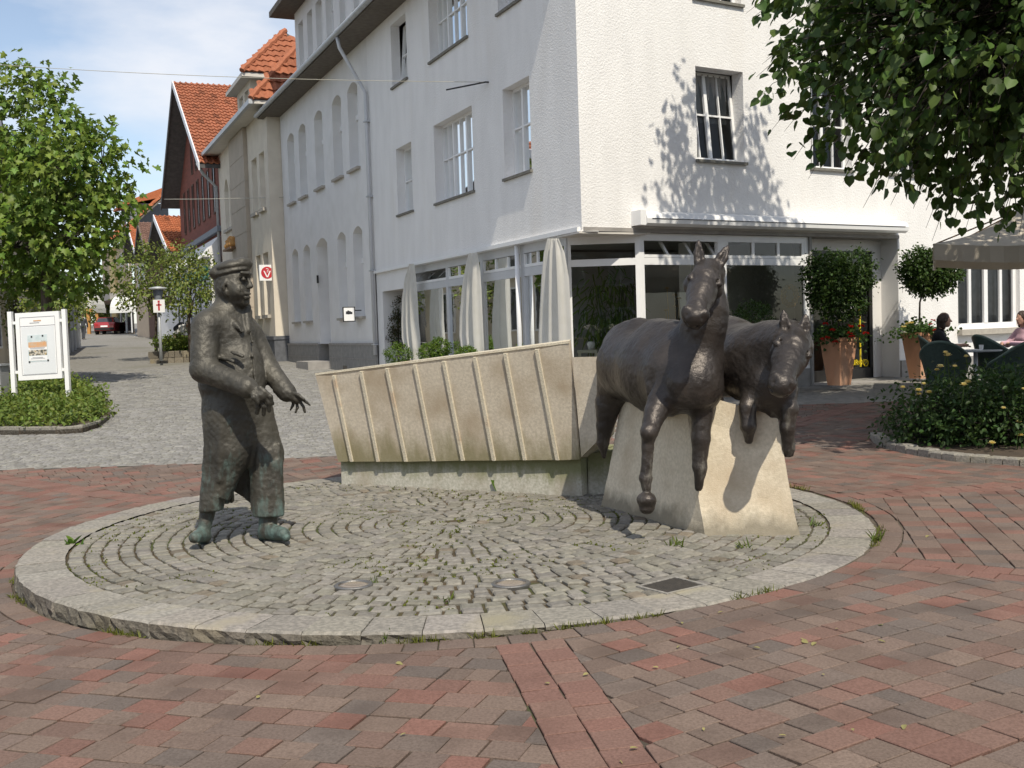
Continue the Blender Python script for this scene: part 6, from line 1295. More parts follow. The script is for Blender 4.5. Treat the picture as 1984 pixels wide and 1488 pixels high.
# ---------------- ground cover bed at the left with kerb
KB = [gp(-60, 842), gp(40, 842), gp(110, 841), gp(160, 838), gp(193, 828), gp(214, 810), gp(205, 778), gp(150, 752), gp(60, 745), gp(-60, 745)]
bed = thing('hedge_bed', (KB[2].x, KB[2].y + 2, gz(KB[2].x, KB[2].y + 2)), 'low green ground cover bed round the notice board', 'plant bed')
poly = [(q_.x, q_.y) for q_ in KB]; mb = MB(); mb.prism(poly if area(poly) > 0 else poly[::-1], [gz(*q_) - .02 for q_ in (poly if area(poly) > 0 else poly[::-1])], [gz(*q_) + .07 for q_ in (poly if area(poly) > 0 else poly[::-1])]); mb.build('soil', 'soil', bed)
x0, x1, y0, y1 = min(q_[0] for q_ in poly), max(q_[0] for q_ in poly), min(q_[1] for q_ in poly), max(q_[1] for q_ in poly); pts = []
while len(pts) < 2600:
    q_ = (random.uniform(max(x0, -14), x1), random.uniform(y0, y1))
    if in_poly(q_, [(a_ * .985 + .015 * (x0 + x1) / 2, b_ * .985 + .015 * (y0 + y1) / 2) for a_, b_ in poly]):
        e_ = min(1, 0.55 + 0.25 * math.sin(q_[0] * 2.1) * math.sin(q_[1] * 1.7) + random.random() * .3); pts.append((q_[0], q_[1], gz(*q_) + .07 + .13 * e_))
b = np.array(pts); p, v, nr, sz = twig_leaves(b, unit(RNG.normal(scale=.6, size=b.shape) + [0, 0, .5]), 7, .22, .075, droop=.4, spread=.22, hang=.2); leaf_obj('foliage', p, v, nr, sz, 'oval', 'leaf_cover', bed)
for i in range(5):
    a_, b_ = KB[i], KB[i + 1]; n_ = max(1, int((b_ - a_).length / .9))
    for k in range(n_):
        p0, p1 = a_.lerp(b_, k / n_), a_.lerp(b_, (k + .97) / n_); d_ = (p1 - p0).normalized(); w = Vector((-d_.y, d_.x, 0)) * .14; w = w if w.y > 0 else -w
        if i >= 4: w = Vector((-.13, .05, 0))
        zg_ = gz(p0.x, p0.y); mb = MB(); q_ = [p0, p1, p1 + w, p0 + w]; q_ = [(c_.x, c_.y) for c_ in q_]; mb.prism(q_ if area(q_) > 0 else q_[::-1], zg_ - .1, zg_ + .11 + random.uniform(-.01, .01), (.9, .9, .86), inset=.012); mb.build('kerb_stone', 'kerb', bed)
# ---------------- notice board
nY = 22.6; nb = thing('notice_board', at(80, 780, nY), 'white framed notice board on two posts with a pinned poster', 'notice board')
bx_ = (at(125, 605, nY) - at(22, 611, nY)).normalized(); bn_ = Vector((bx_.y, -bx_.x, 0)).normalized(); U_ = Vector((0, 0, 1))
for pxa, pya, pxb, pyb in ((19, 604, 30, 786), (124, 599, 134, 784)):
    a_, b_ = at(pxa, pya, nY), at(pxb, pyb, nY); x_ = .5 * (a_.x + b_.x); zb_ = gz(x_, nY) - .1; mb = MB(); mb.obox((x_, nY, (zb_ + a_.z) / 2), bx_ * .042, bn_ * .05, U_ * ((a_.z - zb_) / 2)); mb.build('post', 'white_panel', nb)
TLn, TRn, BLn = at(37, 606, nY), at(119, 602, nY), at(44, 736, nY); cen = at(81, 668, nY); W2 = .455; H2 = (TLn.z - BLn.z) / 2; cen.z = (TLn.z + BLn.z) / 2; cen.x = .5 * (at(24, 668, nY).x + at(129, 668, nY).x)
mb = MB(); mb.obox(cen, bx_ * W2, bn_ * .05, U_ * H2); mb.build('case', 'white_panel', nb)
for s_ in (-1, 1):
    for z_ in (-.75, .72): mb = MB(); mb.obox(cen + bx_ * s_ * (W2 + .035) + U_ * (H2 * z_), bx_ * .035, bn_ * .025, U_ * .03); mb.build('bracket', 'white_panel', nb)
def plate(o, hw_, hh, m, name, dx=0, dz=0, par=None, n_=.052): mb = MB(); mb.obox(cen + bx_ * dx + U_ * dz + bn_ * n_, bx_ * hw_, bn_ * .0025, U_ * hh); return mb.build(name, m, par or nb)
mat('paper', (0.70, 0.72, 0.74), (0.67, 0.69, 0.71), scale=3, rough=.8); mat('print_sky', (0.60, 0.66, 0.68), (0.50, 0.58, 0.60), scale=9, rough=.8); mat('print_orange', (0.62, 0.33, 0.16), (0.55, 0.40, 0.28), scale=16, rough=.8); mat('print_photo', (0.10, 0.10, 0.085), (0.55, 0.50, 0.42), scale=26, rough=.8, lo=.45, hi=.55, c3=(0.42, 0.30, 0.12), s3=15, lo3=.6, hi3=.65)
for s_ in (-1, 1): plate(0, .004, H2 * .84, 'ink_grey', 'seam', dx=s_ * .365, dz=-.0, n_=.052)
for z_ in (.86, .60, -.85): plate(0, .365, .006, 'ink_grey', 'seam', dz=H2 * z_, n_=.0521)
plate(0, .34, H2 * .70, 'paper', 'backing', dz=-H2 * .13, n_=.0525)
pst = plate(0, .205, H2 * .40, 'print_sky', 'poster', dz=-H2 * .07, dx=-.015, n_=.056)
cz_ = -H2 * .07
for nm, hw_, hh, dx, dz, m in (('poster_photo', .19, .055, -.015, cz_ + .075, 'print_orange'), ('poster_photo', .045, .05, .11, cz_ + .10, 'print_photo'), ('poster_photo', .185, .062, -.015, cz_ - .085, 'print_photo'), ('text_block', .195, .034, -.015, cz_ + .0, 'white_panel'), ('text_block', .19, .05, -.01, cz_ - .205, 'white_panel')): plate(0, hw_, hh, m, nm, dx, dz, pst, .0595 + random.uniform(0, .001))
for dz, hw_ in ((.012, .16), (-.008, .145), (-.19, .11), (-.212, .15)): plate(0, hw_, .0045, 'ink_grey', 'text_line', -.02, cz_ + dz, pst, .0635)
for dx, dz in ((-.13, .245), (.10, .255), (-.2, -.275), (.19, -.26)): plate(0, .016, .016, 'ink', 'magnet', dx, cz_ + dz, pst, .064)
plate(0, .08, .012, 'print_orange', 'emblem', .0, H2 * .75, nb, .0535); plate(0, .10, .006, 'ink_grey', 'text_line', -.06, H2 * .69, nb, .0535)
# grey cabinet and flowers at the left edge
cb = gp(4, 786); t = thing('street_cabinet', cb, 'grey street cabinet at the left edge beside the notice board', 'cabinet'); mb = MB(); hz = at(4, 705, cb.y).z; mb.box(cb.x - .5, cb.x + .09, cb.y - .2, cb.y + .2, cb.z - .05, hz - .04); mb.build('body', 'door_grey', t); mb = MB(); mb.box(cb.x - .53, cb.x + .12, cb.y - .23, cb.y + .23, hz - .04, hz); mb.build('lid', 'zinc', t); mb = MB(); mb.box(cb.x - .4, cb.x - .39, cb.y - .21, cb.y - .201, cb.z + .1, hz - .1); mb.build('door_gap', 'black_metal', t)
# ---------------- planter with stones, lamp, sign
pY0 = gp(290, 704); pY1 = gp(400, 703); pl = thing('stone_planter', ((pY0.x + pY1.x) / 2, pY0.y + 1, pY0.z), 'low stone-walled planter with green shrubs in the street', 'planter'); Lp = pY1 - pY0; hgt = at(290, 681, pY0.y).z - pY0.z; ex_ = Vector((Lp.x, 0, 0)).normalized()
for r_ in range(2):
    x = pY0.x - .05 * r_
    while x < pY1.x + .3:
        w = random.uniform(.22, .42); k = random.uniform(.5, .95); mb = MB(); z0 = pY0.z - .05 + r_ * (hgt + .05) / 2; mb.prism([(x + .01, pY0.y), (x + w - .01, pY0.y + random.uniform(-.02, .02)), (x + w - .01, pY0.y + .3), (x + .01, pY0.y + .3)], z0, z0 + (hgt + .05) / 2 - .012, (k, k * .93, k * .8), inset=.012); mb.build('stone', 'kerb', pl); x += w
for r_ in range(2):
    for j in range(9): y = pY0.y + .32 + j * .4; k = random.uniform(.5, .9); mb = MB(); z0 = pY0.z - .05 + r_ * (hgt + .05) / 2 + .01 * j; mb.prism([(pY0.x - .03, y), (pY0.x + .25, y), (pY0.x + .25, y + .38), (pY0.x - .03, y + .38)], z0, z0 + (hgt + .05) / 2 - .012, (k, k * .93, k * .8), inset=.012); mb.build('stone', 'kerb', pl)
mb = MB(); mb.box(pY0.x, pY1.x + .3, pY0.y + .05, pY0.y + 4, pY0.z, pY0.z + hgt - .06); mb.build('soil', 'soil', pl)
n_ = 700; b = np.c_[RNG.uniform(pY0.x + .1, pY1.x + .2, n_), RNG.uniform(pY0.y + .2, pY0.y + 3.6, n_), np.full(n_, pY0.z + hgt)]; b[:, 2] += RNG.uniform(0, .45, n_) * (1 - ((b[:, 0] - b[:, 0].mean()) / 2) ** 2 * .2); p, v, nr, sz = twig_leaves(b, unit(RNG.normal(scale=.6, size=b.shape) + [0, 0, .6]), 7, .3, .11, droop=.4, spread=.2); leaf_obj('shrubs', p, v, nr, sz, 'oval', 'leaf_cover', pl)
lb = at(312, 690, 37.6); lb.z = pY0.z + .1; lt = thing('street_lamp', lb, 'white street lamp post with flat disc shade in the planter', 'street lamp'); ztop = at(305, 556, 37.6).z; mb = MB(); mb.tube([lb, (lb.x, lb.y, lb.z + .9), (lb.x, lb.y, ztop - .6)], [.06, .05, .04], 10); mb.build('post', 'zinc', lt, smooth=True); mb = MB(); mb.lathe((lb.x, lb.y, ztop - .6), [(.06, 0), (.10, .1), (.16, .35), (.17, .5)], 16); mb.build('lamp_glass', 'slate_grey', lt, smooth=True); mb = MB(); mb.lathe((lb.x, lb.y, ztop - .1), [(.16, 0), (.32, .03), (.30, .07), (.05, .12)], 20); mb.build('shade', 'zinc', lt, smooth=True)
sgn = thing('pedestrian_sign', (lb.x, lb.y - .08, at(309, 603, 37.4).z), 'square white pedestrian sign fixed to the street lamp post', 'sign'); sc1 = at(309, 593, 37.5); mb = MB(); mb.box(sc1.x - .2, sc1.x + .2, 37.44, 37.47, sc1.z - .22, sc1.z + .22); mb.build('panel', 'white_panel', sgn); mb = MB(); mb.box(sc1.x - .03, sc1.x + .03, 37.43, 37.439, sc1.z - .15, sc1.z + .10); mb.box(sc1.x - .09, sc1.x + .09, 37.43, 37.438, sc1.z + .02, sc1.z + .06); mb.box(sc1.x - .035, sc1.x + .035, 37.43, 37.4385, sc1.z + .12, sc1.z + .19); mb.build('pictogram', 'sign_red', sgn)
# ---------------- rose bed at the right
RK_ = [gp(1716, 868), gp(1755, 878), gp(1800, 886), gp(1850, 893), gp(1910, 897), gp(1975, 902), gp(2050, 906)]
rbk = thing('rose_bed_kerb', RK_[3], 'curved grey stone kerb round the rose bed', 'kerb')
pts2 = []
for i in range(len(RK_) - 1):
    for k in range(2): pts2.append(RK_[i].lerp(RK_[i + 1], k / 2))
pts2.append(RK_[-1])
pts2 = [RK_[0] + Vector((.12, .9, 0)), RK_[0] + Vector((.02, .45, 0))] + pts2
for i in range(len(pts2) - 1):
    a_, b_ = pts2[i], pts2[i + 1]; d_ = (b_ - a_).normalized(); w = Vector((-d_.y, d_.x, 0)) * .15; q_ = [a_ + d_ * .006, b_ - d_ * .006, b_ - d_ * .006 + w, a_ + d_ * .006 + w]; q_ = [(c_.x, c_.y) for c_ in q_]; zg_ = gz(a_.x, a_.y); mb = MB(); mb.prism(q_ if area(q_) > 0 else q_[::-1], zg_ - .1, zg_ + .07 + random.uniform(-.008, .008), (.95, .95, .93), inset=.012); mb.build('kerb_stone', 'kerb', rbk)
so = [(q_.x + .0, q_.y + .12) for q_ in pts2[2:]] + [(7.6, 11.6), (7.0, 15.6), (4.9, 14.6)]; mb = MB(); so = so if area(so) > 0 else so[::-1]; mb.prism(so, [gz(*q_) - .03 for q_ in so], [gz(*q_) + .045 for q_ in so]); mb.build('soil', 'soil', rbk)
def flower(mb, c_, r_, n_=7):
    c_ = Vector(c_); ph = random.random()
    for ring, (k_, t_) in enumerate(((n_, .35), (n_, .8), (n_ - 2, 1.2))):
        for k in range(k_):
            a_ = 2 * math.pi * (k + ph) / k_; o = Vector((math.cos(a_), math.sin(a_), 0)); s_ = Vector((-o.y, o.x, 0)); u = o * math.cos(t_) + Vector((0, 0, math.sin(t_))); rr = r_ * (1, .95, .8)[ring]; mb.add([c_, c_ + u * rr * .6 + s_ * rr * .42, c_ + u * rr + s_ * rr * .15, c_ + u * rr - s_ * rr * .15, c_ + u * rr * .6 - s_ * rr * .42], [(0, 1, 2, 3, 4)])
def rose(px_, py_, Y, rx, h_, label, fl, seed):
    g0 = at(px_, py_, Y); g0.z = gz(g0.x, Y) + .03; t = thing('rose_bush', g0, label, 'rose bush', 'rose bushes in the right bed'); E_ = [((g0.x, g0.y, g0.z + h_ * .55), (rx, rx * .8, h_ * .5)), ((g0.x - rx * .3, g0.y - .2, g0.z + h_ * .35), (rx * .8, rx * .6, h_ * .34)), ((g0.x + rx * .35, g0.y, g0.z + h_ * .45), (rx * .7, rx * .6, h_ * .42))]
    b, d = clumps(E_, 270, .25); p, v, nr, sz = twig_leaves(b, d, 8, .19, .055, droop=.15, spread=.25, hang=.2); mb = MB()
    for i in RNG.choice(len(b), 40, replace=False): limbs(mb, g0 + Vector((random.uniform(-.2, .2), random.uniform(-.2, .2), 0)), [b[i]], .010, .004, .06)
    mb.build('stems', 'bark_dark', t); leaf_obj('foliage', p, v, nr, sz, 'oval', 'leaf_rose', t)
    for (fx, fy) in fl:
        fp = at(fx, fy, Y - rx * .85 - random.uniform(0, .1)); mb = MB(); flower(mb, fp, random.uniform(.032, .05)); fo = mb.build('flower', 'petal_yellow', t); mb = MB(); mb.tube([fp, fp + Vector((random.uniform(-.05, .05), .05, -.25))], .005, 4); mb.build('stalk', 'leaf_box', fo)
rose(1800, 860, 12.3, .50, .62, 'rose bush at the tip of the kerb with yellow blooms', [(1749, 752), (1780, 758), (1780, 765), (1815, 718), (1822, 712), (1800, 762), (1790, 745)], 1)
rose(1870, 870, 12.0, .58, .80, 'rose bush with tall yellow blooms before the café chairs', [(1832, 684), (1836, 690), (1872, 692), (1850, 711), (1868, 747), (1875, 742)], 2)
rose(1945, 872, 11.8, .62, .74, 'dark green rose bush at the right edge of the picture', [(1944, 792), (1976, 845), (1922, 860), (1974, 818)], 3)
rose(2030, 870, 12.0, .66, .8, 'rose bush partly beyond the right edge', [(1984, 755)], 4)
for i, (px_, py_, Y, rx, h_) in enumerate(((1890, 800, 14.2, .6, .55), (1960, 800, 14.6, .6, .55))): rose(px_, py_, Y, rx, h_, ['rose bush directly in front of the left café chair', 'rose bush directly in front of the right café chairs'][i], [], 9 + i)
# ---------------- weeds in the joints
def tuft(px_, py_, n_, s_, label, m='grass', z=0.0, on=True):
    c_ = isect(px_, py_, (0, 0, 0), Vector((0, 0, 1))) if on else gp(px_, py_); pos = np.array([[c_.x, c_.y, c_.z - .01]]) + RNG.normal(scale=s_ * .35, size=(n_, 3)) * [1, 1, 0]; v = unit(RNG.normal(scale=.6, size=(n_, 3)) + [0, 0, .8]); return leaf_obj('weed', pos, v, unit(RNG.normal(size=(n_, 3))), s_ * RNG.uniform(.5, 1.1, n_), 'oval' if n_ < 14 else 'blade', m, label=label, cat='weed', group='weeds in the joints', droop=.3)
TF = [(966, 948, 12, .14, 'leafy weed at the foot of the stone wagon', 'leaf_bright', True), (136, 1053, 12, .09, 'leafy weed between the setts by the left kerb', 'leaf_bright', True), (863, 1163, 16, .06, 'small weed in the setts between the two floor lights', 'grass', True), (1582, 1018, 14, .08, 'weed in the setts beside the stone block', 'grass', True), (1210, 960, 18, .09, 'grass tuft at the left foot of the horse block', 'grass', True), (1310, 1057, 16, .08, 'grass tuft in the setts just before the horse block', 'grass', True), (1445, 1060, 16, .07, 'grass tuft before the front face of the horse block', 'grass', True), (145, 1184, 10, .10, 'leafy weed below the left kerb', 'leaf_bright', False), (330, 1212, 22, .09, 'grass tuft below the front left kerb', 'grass', False), (725, 1128, 14, .05, 'tiny weed right of the left floor light', 'grass', True), (745, 1238, 18, .07, 'grass tuft below the front kerb', 'grass', False), (1700, 1045, 20, .09, 'grass tuft at the right end of the kerb', 'grass', False)]
for q_ in TF: tuft(q_[0], q_[1], q_[2], q_[3], q_[4], q_[5], on=q_[6])
# moss and blades along joints: uncountable
N = 5200; rr = RK * np.sqrt(RNG.random(N)); aa = RNG.random(N) * 2 * math.pi; pos = np.c_[CX + rr * np.cos(aa), CY + rr * np.sin(aa), np.full(N, -.012)]; nz_ = vnoise(pos * [1, 1, 0], 1.6, 3) + .5 * vnoise(pos * [1, 1, 0], 5, 4); pos = pos[nz_ > .12]
rep_ = 5; pos = np.repeat(pos, rep_, 0) + RNG.normal(scale=.022, size=(len(pos) * rep_, 3)) * [1, 1, 0]; N = len(pos); leaf_obj('joint_moss', pos, unit(RNG.normal(scale=.8, size=(N, 3)) + [0, 0, .7]), unit(RNG.normal(size=(N, 3))), RNG.uniform(.010, .024, N), 'oval', 'grass', cols=np.repeat(RNG.uniform(.6, 1.1, N)[:, None], 3, 1) * np.c_[np.full(N, 1.25), np.ones(N), np.full(N, .7)], label='tiny grass and moss growing in the sett joints', cat='moss', kind='stuff')
N = 900; aa = RNG.random(N) * 2 * math.pi; keep_ = vnoise(np.c_[np.cos(aa), np.sin(aa), aa * 0] * 3, 3.0, 8) > -.1; aa = np.repeat(aa[keep_], 4); N = len(aa); rr = RO + .012 + RNG.random(N) * .02; pos = np.c_[CX + rr * np.cos(aa) + RNG.normal(scale=.015, size=N), CY + rr * np.sin(aa), np.zeros(N)]; pos[:, 2] = [gz(x, y) - .01 for x, y in pos[:, :2]]; leaf_obj('kerb_moss', pos, unit(RNG.normal(scale=.6, size=(N, 3)) + [0, 0, .8]), unit(RNG.normal(size=(N, 3))), RNG.uniform(.02, .05, N), 'blade', 'grass', cols=np.repeat(RNG.uniform(.5, 1.2, N)[:, None], 3, 1) * np.c_[np.full(N, 1.3), np.ones(N), np.full(N, .7)], label='thin fringe of grass along the foot of the kerb', cat='grass', kind='stuff')
# fallen leaves and bracts
N = 60; a_ = [gp(random.uniform(900, 1980), random.uniform(900, 1480)) for _ in range(34)] + [gp(random.uniform(20, 900), random.uniform(1200, 1480)) for _ in range(6)]
a_ = [q_ for q_ in a_ if math.hypot(q_.x - CX, q_.y - CY) > RO + .05]; pos = np.array([[q_.x, q_.y, q_.z + .004] for q_ in a_]); N = len(pos); leaf_obj('fallen_leaves', pos, RNG.normal(size=(N, 3)) * [1, 1, .1], np.tile([0., 0, 1], (N, 1)) + RNG.normal(scale=.2, size=(N, 3)), RNG.uniform(.018, .04, N), 'oval', 'grass', cols=np.tile([3.0, 1.9, 4.0], (N, 1)), label='scattered small pale fallen leaves on the pavers', cat='leaves', kind='stuff')
# ------------------------------------------------------------ café, pots, people, vehicles
mat('terracotta', (0.60, 0.31, 0.18), (0.53, 0.27, 0.155), scale=6, rough=.85, bump=.25, bscale=60, c3=(0.60, 0.40, 0.28), s3=2.0, lo3=.5, hi3=.75, stretch=(1, 1, .35))
mat('wicker', (0.035, 0.060, 0.050), (0.025, 0.045, 0.038), scale=30, rough=.55, bump=.7, bscale=130, bdist=.01); mat('wicker_edge', (0.10, 0.15, 0.13), (0.08, 0.12, 0.10), scale=20, rough=.5)
mat('table_top', (0.34, 0.38, 0.42), (0.30, 0.33, 0.36), scale=10, rough=.25); mat('canvas', (0.55, 0.50, 0.42), (0.50, 0.45, 0.38), scale=3, rough=.9, trans=.12, bump=.2, bscale=5, bdist=.05)
mat('skin', (0.50, 0.30, 0.22), (0.45, 0.26, 0.19), scale=8, rough=.6); mat('cloth_black', (0.018, 0.018, 0.02), (0.013, 0.013, 0.015), scale=8, rough=.9); mat('cloth_pink', (0.55, 0.36, 0.42), (0.50, 0.32, 0.38), scale=8, rough=.9); mat('cloth_white', (0.70, 0.69, 0.68), (0.64, 0.63, 0.62), scale=8, rough=.9); mat('cloth_tan', (0.34, 0.27, 0.19), (0.30, 0.24, 0.17), scale=8, rough=.9); mat('cloth_dark', (0.05, 0.055, 0.06), (0.04, 0.04, 0.05), scale=8, rough=.9); mat('hair_brown', (0.045, 0.025, 0.018), (0.03, 0.017, 0.012), scale=40, rough=.5, stretch=(1, 1, .2)); mat('hair_grey', (0.25, 0.24, 0.22), (0.20, 0.19, 0.18), scale=40, rough=.6)
mat('car_red', (0.30, 0.02, 0.025), (0.28, 0.018, 0.022), scale=2, rough=.2, coat=.8); mat('rubber', (0.02, 0.02, 0.02), (0.016, 0.016, 0.016), scale=5, rough=.8); mat('lamp_red', (0.35, 0.01, 0.01), (0.3, 0.01, 0.01), scale=5, rough=.2); mat('straw', (0.56, 0.40, 0.20), (0.40, 0.27, 0.12), scale=30, rough=.9, bump=.8, bscale=60); mat('cream_paint', (0.55, 0.56, 0.46), (0.50, 0.51, 0.42), scale=4, rough=.5)
def pot(bx, Y, hpx, wtop, wbot, label, crown, fl_label, tlabel, rot):
    g0 = at(bx[0], bx[1], Y); zt = at(bx[0], hpx, Y).z; z0 = gz(g0.x, Y) + .1; z0 = at(bx[0], bx[1], Y).z
    t = thing('terracotta_pot', (g0.x, Y, z0), label, 'plant pot', 'terracotta pots by the entrance'); sq = lambda w, z: [Vector((g0.x + w * c_ * math.cos(rot) - w * s_ * math.sin(rot), Y + w * c_ * math.sin(rot) + w * s_ * math.cos(rot), z)) for c_, s_ in ((-1, -1), (1, -1), (1, 1), (-1, 1))]
    mb = MB(); mb.hexa(sq(wbot, z0) + sq(wtop, zt - .03)); mb.build('body', 'terracotta', t)
    mb = MB(); a_, b_, i_ = sq(wtop * 1.06, zt - .04), sq(wtop * 1.06, zt + .02), sq(wtop * .88, zt + .02)
    mb.add(a_ + b_ + i_, [(0, 1, 5, 4), (1, 2, 6, 5), (2, 3, 7, 6), (3, 0, 4, 7), (4, 5, 9, 8), (5, 6, 10, 9), (6, 7, 11, 10), (7, 4, 8, 11)]); mb.build('rim', 'terracotta', t); mb = MB(); mb.add(sq(wtop * .9, zt - .01), [(0, 1, 2, 3)]); mb.build('soil', 'soil', t)
    # geraniums
    f = thing('geranium_planting', (g0.x, Y, zt), fl_label, 'flowers', 'geraniums in the pots'); n_ = 160; b = np.array([g0.x, Y, zt + .05]) + RNG.normal(size=(n_, 3)) * [wtop * .95, wtop * .8, .06]; b[:, 2] = zt + .02 + np.abs(b[:, 2] - zt) - .35 * np.maximum(0, np.abs(b[:, 0] - g0.x) - wtop * .8); p, v, nr, sz = twig_leaves(b, unit(RNG.normal(scale=.6, size=b.shape) + [0, -.2, .5]), 6, .14, .055, droop=.5, spread=.3, hang=.1); leaf_obj('foliage', p, v, nr, sz, 'heart', 'leaf_box', f, cols=np.repeat(RNG.uniform(.8, 1.9, len(p))[:, None], 3, 1))
    # standard topiary
    s = thing('topiary_standard', (g0.x, Y, zt - .01), tlabel, 'topiary', 'standard topiaries'); sc_ = Y / FPX; E_ = [(tuple(at(x, y, Y + dy)), (rx * sc_, rx * sc_ * .85, rz * sc_)) for x, y, rx, rz, dy in crown]; top = Vector(E_[0][0]); mb = MB(); mb.tube([(g0.x, Y, zt - .02), (g0.x + .02, Y, .5 * (zt + top.z)), top], [.022, .018, .012], 8)
    for e in E_: limbs(mb, top - Vector((0, 0, .25)), [Vector(e[0]) + Vector((random.uniform(-.2, .2), random.uniform(-.2, .2), 0)) for _ in range(4)], .010, .004, .05)
    mb.build('stem', 'bark', s, smooth=True); b, d = clumps(E_, 1000, .3); p, v, nr, sz = twig_leaves(b, d, 9, .13, .056, droop=.15, spread=.25, hang=.1); leaf_obj('crown', p, v, nr, sz, 'oval', 'leaf_box', s); return g0, zt, f
def blooms(f, L, Y, m, r_=.07, nm='flower'):
    for x, y in L:
        c_ = at(x, y, Y - random.uniform(.38, .5)); mb = MB()
        for k in range(9): o = Vector(rnd_dir(1)[0]) * r_ * .6; o.z = abs(o.z) * .8; flower(mb, c_ + o, r_ * .45, 5)
        mb.build(nm, m, f)
g1, zt1, f1 = pot((1626, 746), 19.2, 656, .225, .14, 'tall pale terracotta pot in front of the black door', [(1622, 548, 55, 50, 0), (1600, 530, 38, 40, 0), (1655, 525, 35, 35, 0), (1625, 590, 48, 26, 0)], 'red geraniums in the pot before the black door', 'broad standard topiary in the pot before the black door', .55)
blooms(f1, [(1600, 630), (1613, 642), (1647, 635), (1645, 648), (1650, 654), (1668, 634), (1677, 648), (1595, 660), (1618, 665), (1602, 657)], 19.2, 'petal_red'); blooms(f1, [(1627, 622), (1675, 626)], 19.2, 'petal_yellow', .035)
g2, zt2, f2 = pot((1782, 733), 20.5, 646, .225, .13, 'tall orange terracotta pot against the white wall beside the window', [(1800, 525, 46, 36, 0), (1780, 515, 32, 28, 0), (1825, 530, 30, 26, 0), (1800, 550, 36, 18, 0)], 'yellow and red flowers in the pot against the white wall', 'rounded standard topiary in the pot against the white wall', .5)
blooms(f2, [(1758, 630), (1751, 635), (1765, 627)], 20.5, 'petal_yellow', .06); blooms(f2, [(1803, 630), (1812, 641), (1808, 622), (1826, 618)], 20.5, 'petal_red', .055); blooms(f2, [(1752, 645)], 20.5, 'petal_white', .04)
# tub chairs
def chair(px_, py_, Y, face, label):
    g0 = at(px_, py_, Y); z0 = gz(g0.x, Y); t = thing('wicker_chair', (g0.x, Y, z0), label, 'chair', 'green wicker café chairs'); K = 28; vi, vo = [], []
    for k in range(K + 1):
        a_ = R(-138 + 276 * k / K); w = (math.cos(a_) + 1) / 2; h_ = .60 + .30 * max(0, math.cos(a_ * .9)) ** 1.3 if abs(a_) < R(100) else .60 - .12 * (abs(a_) - R(100)) / R(38)
        dx, dy = -math.cos(a_), math.sin(a_)
        for j, (f, rr) in enumerate(((0, .25), (.35, .285), (.7, .325), (1, .37))):
            z = .16 + (h_ - .16) * f; 
            for L_, o in ((vi, -.014), (vo, .014)): x, y = dx * (rr + o), dy * (rr + o); L_.append(Vector((g0.x + x * math.cos(face) - y * math.sin(face), Y + x * math.sin(face) + y * math.cos(face), z0 + z)))
    mb = MB(); q_ = [(4 * k + j, 4 * k + j + 1, 4 * k + 5 + j, 4 * k + 4 + j) for k in range(K) for j in range(3)]; n_ = len(vi); mb.add(vi + vo, q_ + [tuple(n_ + i for i in f) for f in q_]); mb.build('shell', 'wicker', t, smooth=True)
    mb = MB(); mb.tube([.5 * (vi[4 * k + 3] + vo[4 * k + 3]) for k in range(K + 1)], .022, 7); mb.build('rim', 'wicker_edge', t, smooth=True)
    mb = MB(); mb.lathe((g0.x, Y, z0 + .36), [(.26, 0), (.29, .03), (.29, .07), (.05, .085)], 20); mb.build('seat', 'wicker', t, smooth=True)
    for k in range(4): a_ = face + math.pi / 4 + k * math.pi / 2; mb = MB(); mb.tube([(g0.x + .22 * math.cos(a_), Y + .22 * math.sin(a_), z0 + .38), (g0.x + .24 * math.cos(a_), Y + .24 * math.sin(a_), z0)], .018, 6); mb.build('leg', 'wicker_edge', t)
chair(1832, 760, 17.3, R(55), 'green wicker chair nearest the rose bed on the left'); chair(1962, 775, 16.9, R(120), 'green wicker chair at the right edge behind the roses'); chair(1930, 740, 18.9, R(10), 'green wicker chair with its back turned beside the table'); chair(1824, 735, 19.3, R(-20), 'green wicker chair under the woman in black')
chair(1995, 740, 19.4, R(200), 'green wicker chair under the woman in pink at the edge')
tb_ = at(1890, 678, 18.4); zt = tb_.z; zg_ = gz(tb_.x, 18.4); t = thing('cafe_table', (tb_.x, 18.4, zg_), 'round blue-grey café table between the green chairs', 'table'); mb = MB(); mb.lathe((tb_.x, 18.4, zt - .03), [(.40, 0), (.42, .01), (.42, .025), (.02, .03)], 36); mb.build('table_top', 'table_top', t, smooth=False); mb = MB(); mb.tube([(tb_.x, 18.4, zg_ + .02), (tb_.x, 18.4, zt - .03)], .035, 10); mb.build('pedestal', 'zinc', t, smooth=True); mb = MB(); mb.lathe((tb_.x, 18.4, zg_), [(.26, 0), (.26, .02), (.05, .06)], 24); mb.build('foot', 'zinc', t)
mb = MB(); mb.obox((tb_.x - .1, 18.35, zt + .008), (.13, .03, 0), (-.03, .10, 0), (0, 0, .006)); mb.build('magazine', 'white_panel', label='open white magazine lying on the café table', cat='magazine')
mb = MB(); mb.lathe((tb_.x + .12, 18.45, zt + .002), [(.03, 0), (.038, .08), (.034, .08), (.028, .01)], 14); mb.build('cup', 'white_panel', label='small white cup on the café table', cat='cup')
